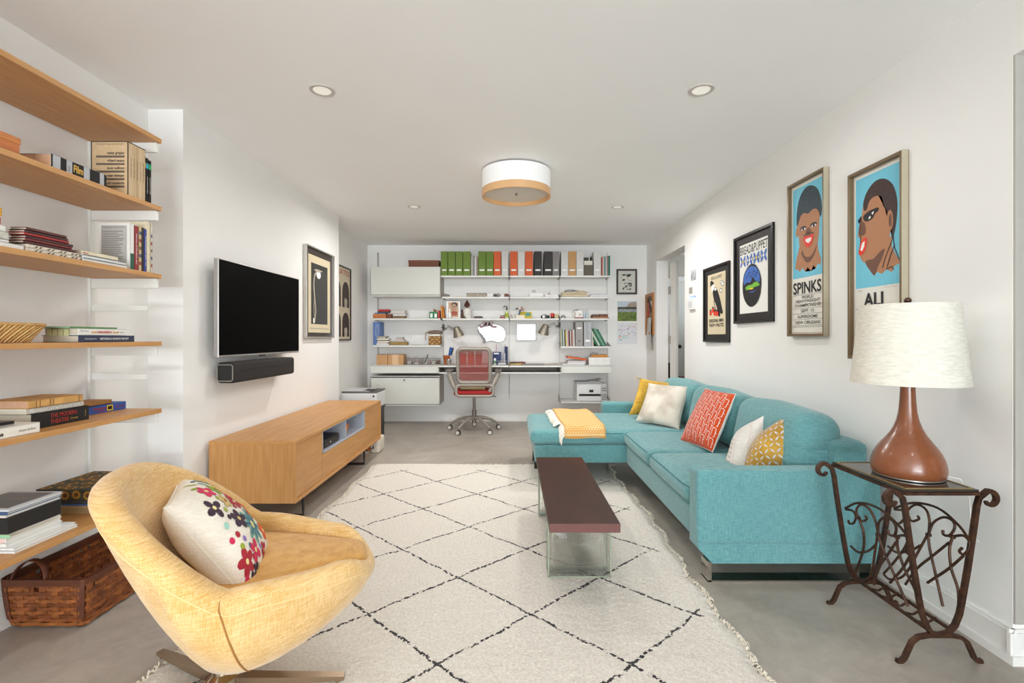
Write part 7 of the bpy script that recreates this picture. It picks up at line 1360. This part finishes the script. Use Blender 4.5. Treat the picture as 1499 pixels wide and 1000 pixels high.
# ------------------------------------------------------------------ behind the media cabinet
t = thing('side_printer', 'white printer with raised grey paper flap standing behind the media cabinet', 'printer', (-1.68, 5.45, .40)); a, b = px_(500, 5.3), px_(551.5, 5.3); z1 = pz(575.5, 5.3)
MB().box(a, b, 5.3, 5.66, z1-.17, z1, .008).build('body', PW, t); MB().box(a-.001, b+.001, 5.296, 5.66, z1+.001, z1+.016, .003).build('dark_rim', mat('rim_grey', (92, 88, 86), .4), t); MB().box(a+.004, b-.09, 5.30, 5.64, z1+.017, z1+.024, .002).build('lid', PG, t)
mb = MB().box(0, .16, 5.32, 5.5, 0, .004); mb.xf(Matrix.Translation((b-.17, 0, z1+.018)) @ Matrix.Rotation(-.33, 4, 'Y')); mb.build('paper_flap', mat('flap_grey', (150, 146, 142), .4), t); MB().ball((b-.035, 5.30, z1-.035), .012, (1, .4, .9), 10).build('power_button', BLACK, t, True)
t = thing('printer_stand', 'low black stand with rounded corner under the white printer behind the cabinet', 'stand', (-1.66, 5.45, 0)); MB().box(a+.01, b+.004, 5.29, 5.64, z1-.20, z1-.172, .006).build('top_shelf', BLACK, t)
zleg = pz(643, 5.3)
MB().box(b-.02, b+.006, 5.29, 5.60, .02, z1-.2, .012).build('side_panel', BLACK, t); MB().box(a+.01, a+.03, 5.29, 5.60, 0, z1-.2, .006).build('side_panel', BLACK, t); MB().box(b-.02, b, 5.35, 5.40, 0, .03).build('foot', BLACK, t)
D = 4.95; a, b, z0_, z1 = px_(500, D), px_(545, D), .0, pz(652, D)
t = thing('patterned_basket', 'orange and black speckled fabric basket on the floor behind the cabinet legs', 'basket', ((a+b)/2, 5.05, 0)); LP_ = mat('leopard_cloth', (190, 110, 50), .8, var=.9, vcol=(44, 28, 22), vscale=42, thr=(.46, .52))
MB().box(a, b, D, D+.22, pz(671, D), z1+.1, .012, 3).build('body', LP_, t, True); MB().box(a+.005, b-.005, D+.005, D+.215, 0.001, pz(671, D), .006).build('base_band', col(176, 150, 120), t)
a, b = px_(548.5, 5.0), px_(561, 5.0); t = thing('knit_bag', 'white, black and red patterned knit bag on the floor at the cabinet end', 'bag', ((a+b)/2, 5.04, 0))
soft(a, b, 4.84, 5.06, .001, .15, .02, .006, 8, 7).build('body', mat('knit_white', (222, 212, 196), .9, var=.1, vscale=40), t, True); rr = random.Random(6)
for k in range(16): MB().ball((a+.008+rr.random()*.03, 4.838, .02+rr.random()*.13), .006, (1, .3, 1), 6).build('woven_dot', BLACK if k % 4 else col(170, 40, 40), t)
# hall furniture glimpsed through the doorway
D = 7.05; X0, X1 = px_(972, D), px_(990, D); t = thing('dining_chair', 'dark plum upholstered chair back seen through the doorway', 'chair', ((X0+X1)/2, D+.2, 0)); PL = mat('plum_velvet', (66, 28, 50), .8)
pts = [(X0, .42), (X1-.0, .42), (X1-.004, .60), (X1-.012, .72), (X1-.04, .775), (X1-.09, .79), (X0+.02, .79), (X0, .78)]
MB().prism([(a_, D, b__) for a_, b__ in pts], (0, .05, 0)).build('backrest', PL, t); soft(X0-.02, X1, D+.05, D+.42, .40, .47, .02, .01, 8).build('seat', PL, t, True)
for xx in (X0+.01, X1-.03):
    for yy in (D+.02, D+.38): MB().box(xx-.015, xx+.015, yy-.015, yy+.015, 0, .41, .003).build('leg', BLK2, t)
D = 6.75; t = thing('red_bench', 'dark red bench top seen through the doorway beside the plum chair', 'bench', (px_(1000, D), D, 0)); MB().box(px_(991, D), px_(1040, D), D-.1, D+.15, pz(556, D)-.04, pz(552, D), .01).build('seat', mat('oxblood', (92, 22, 22), .7), t)
for xx in (px_(994, D), px_(1036, D)): MB().box(xx-.015, xx+.015, D-.08, D+.12, 0, pz(556, D)-.04, .003).build('leg', BLK2, t)
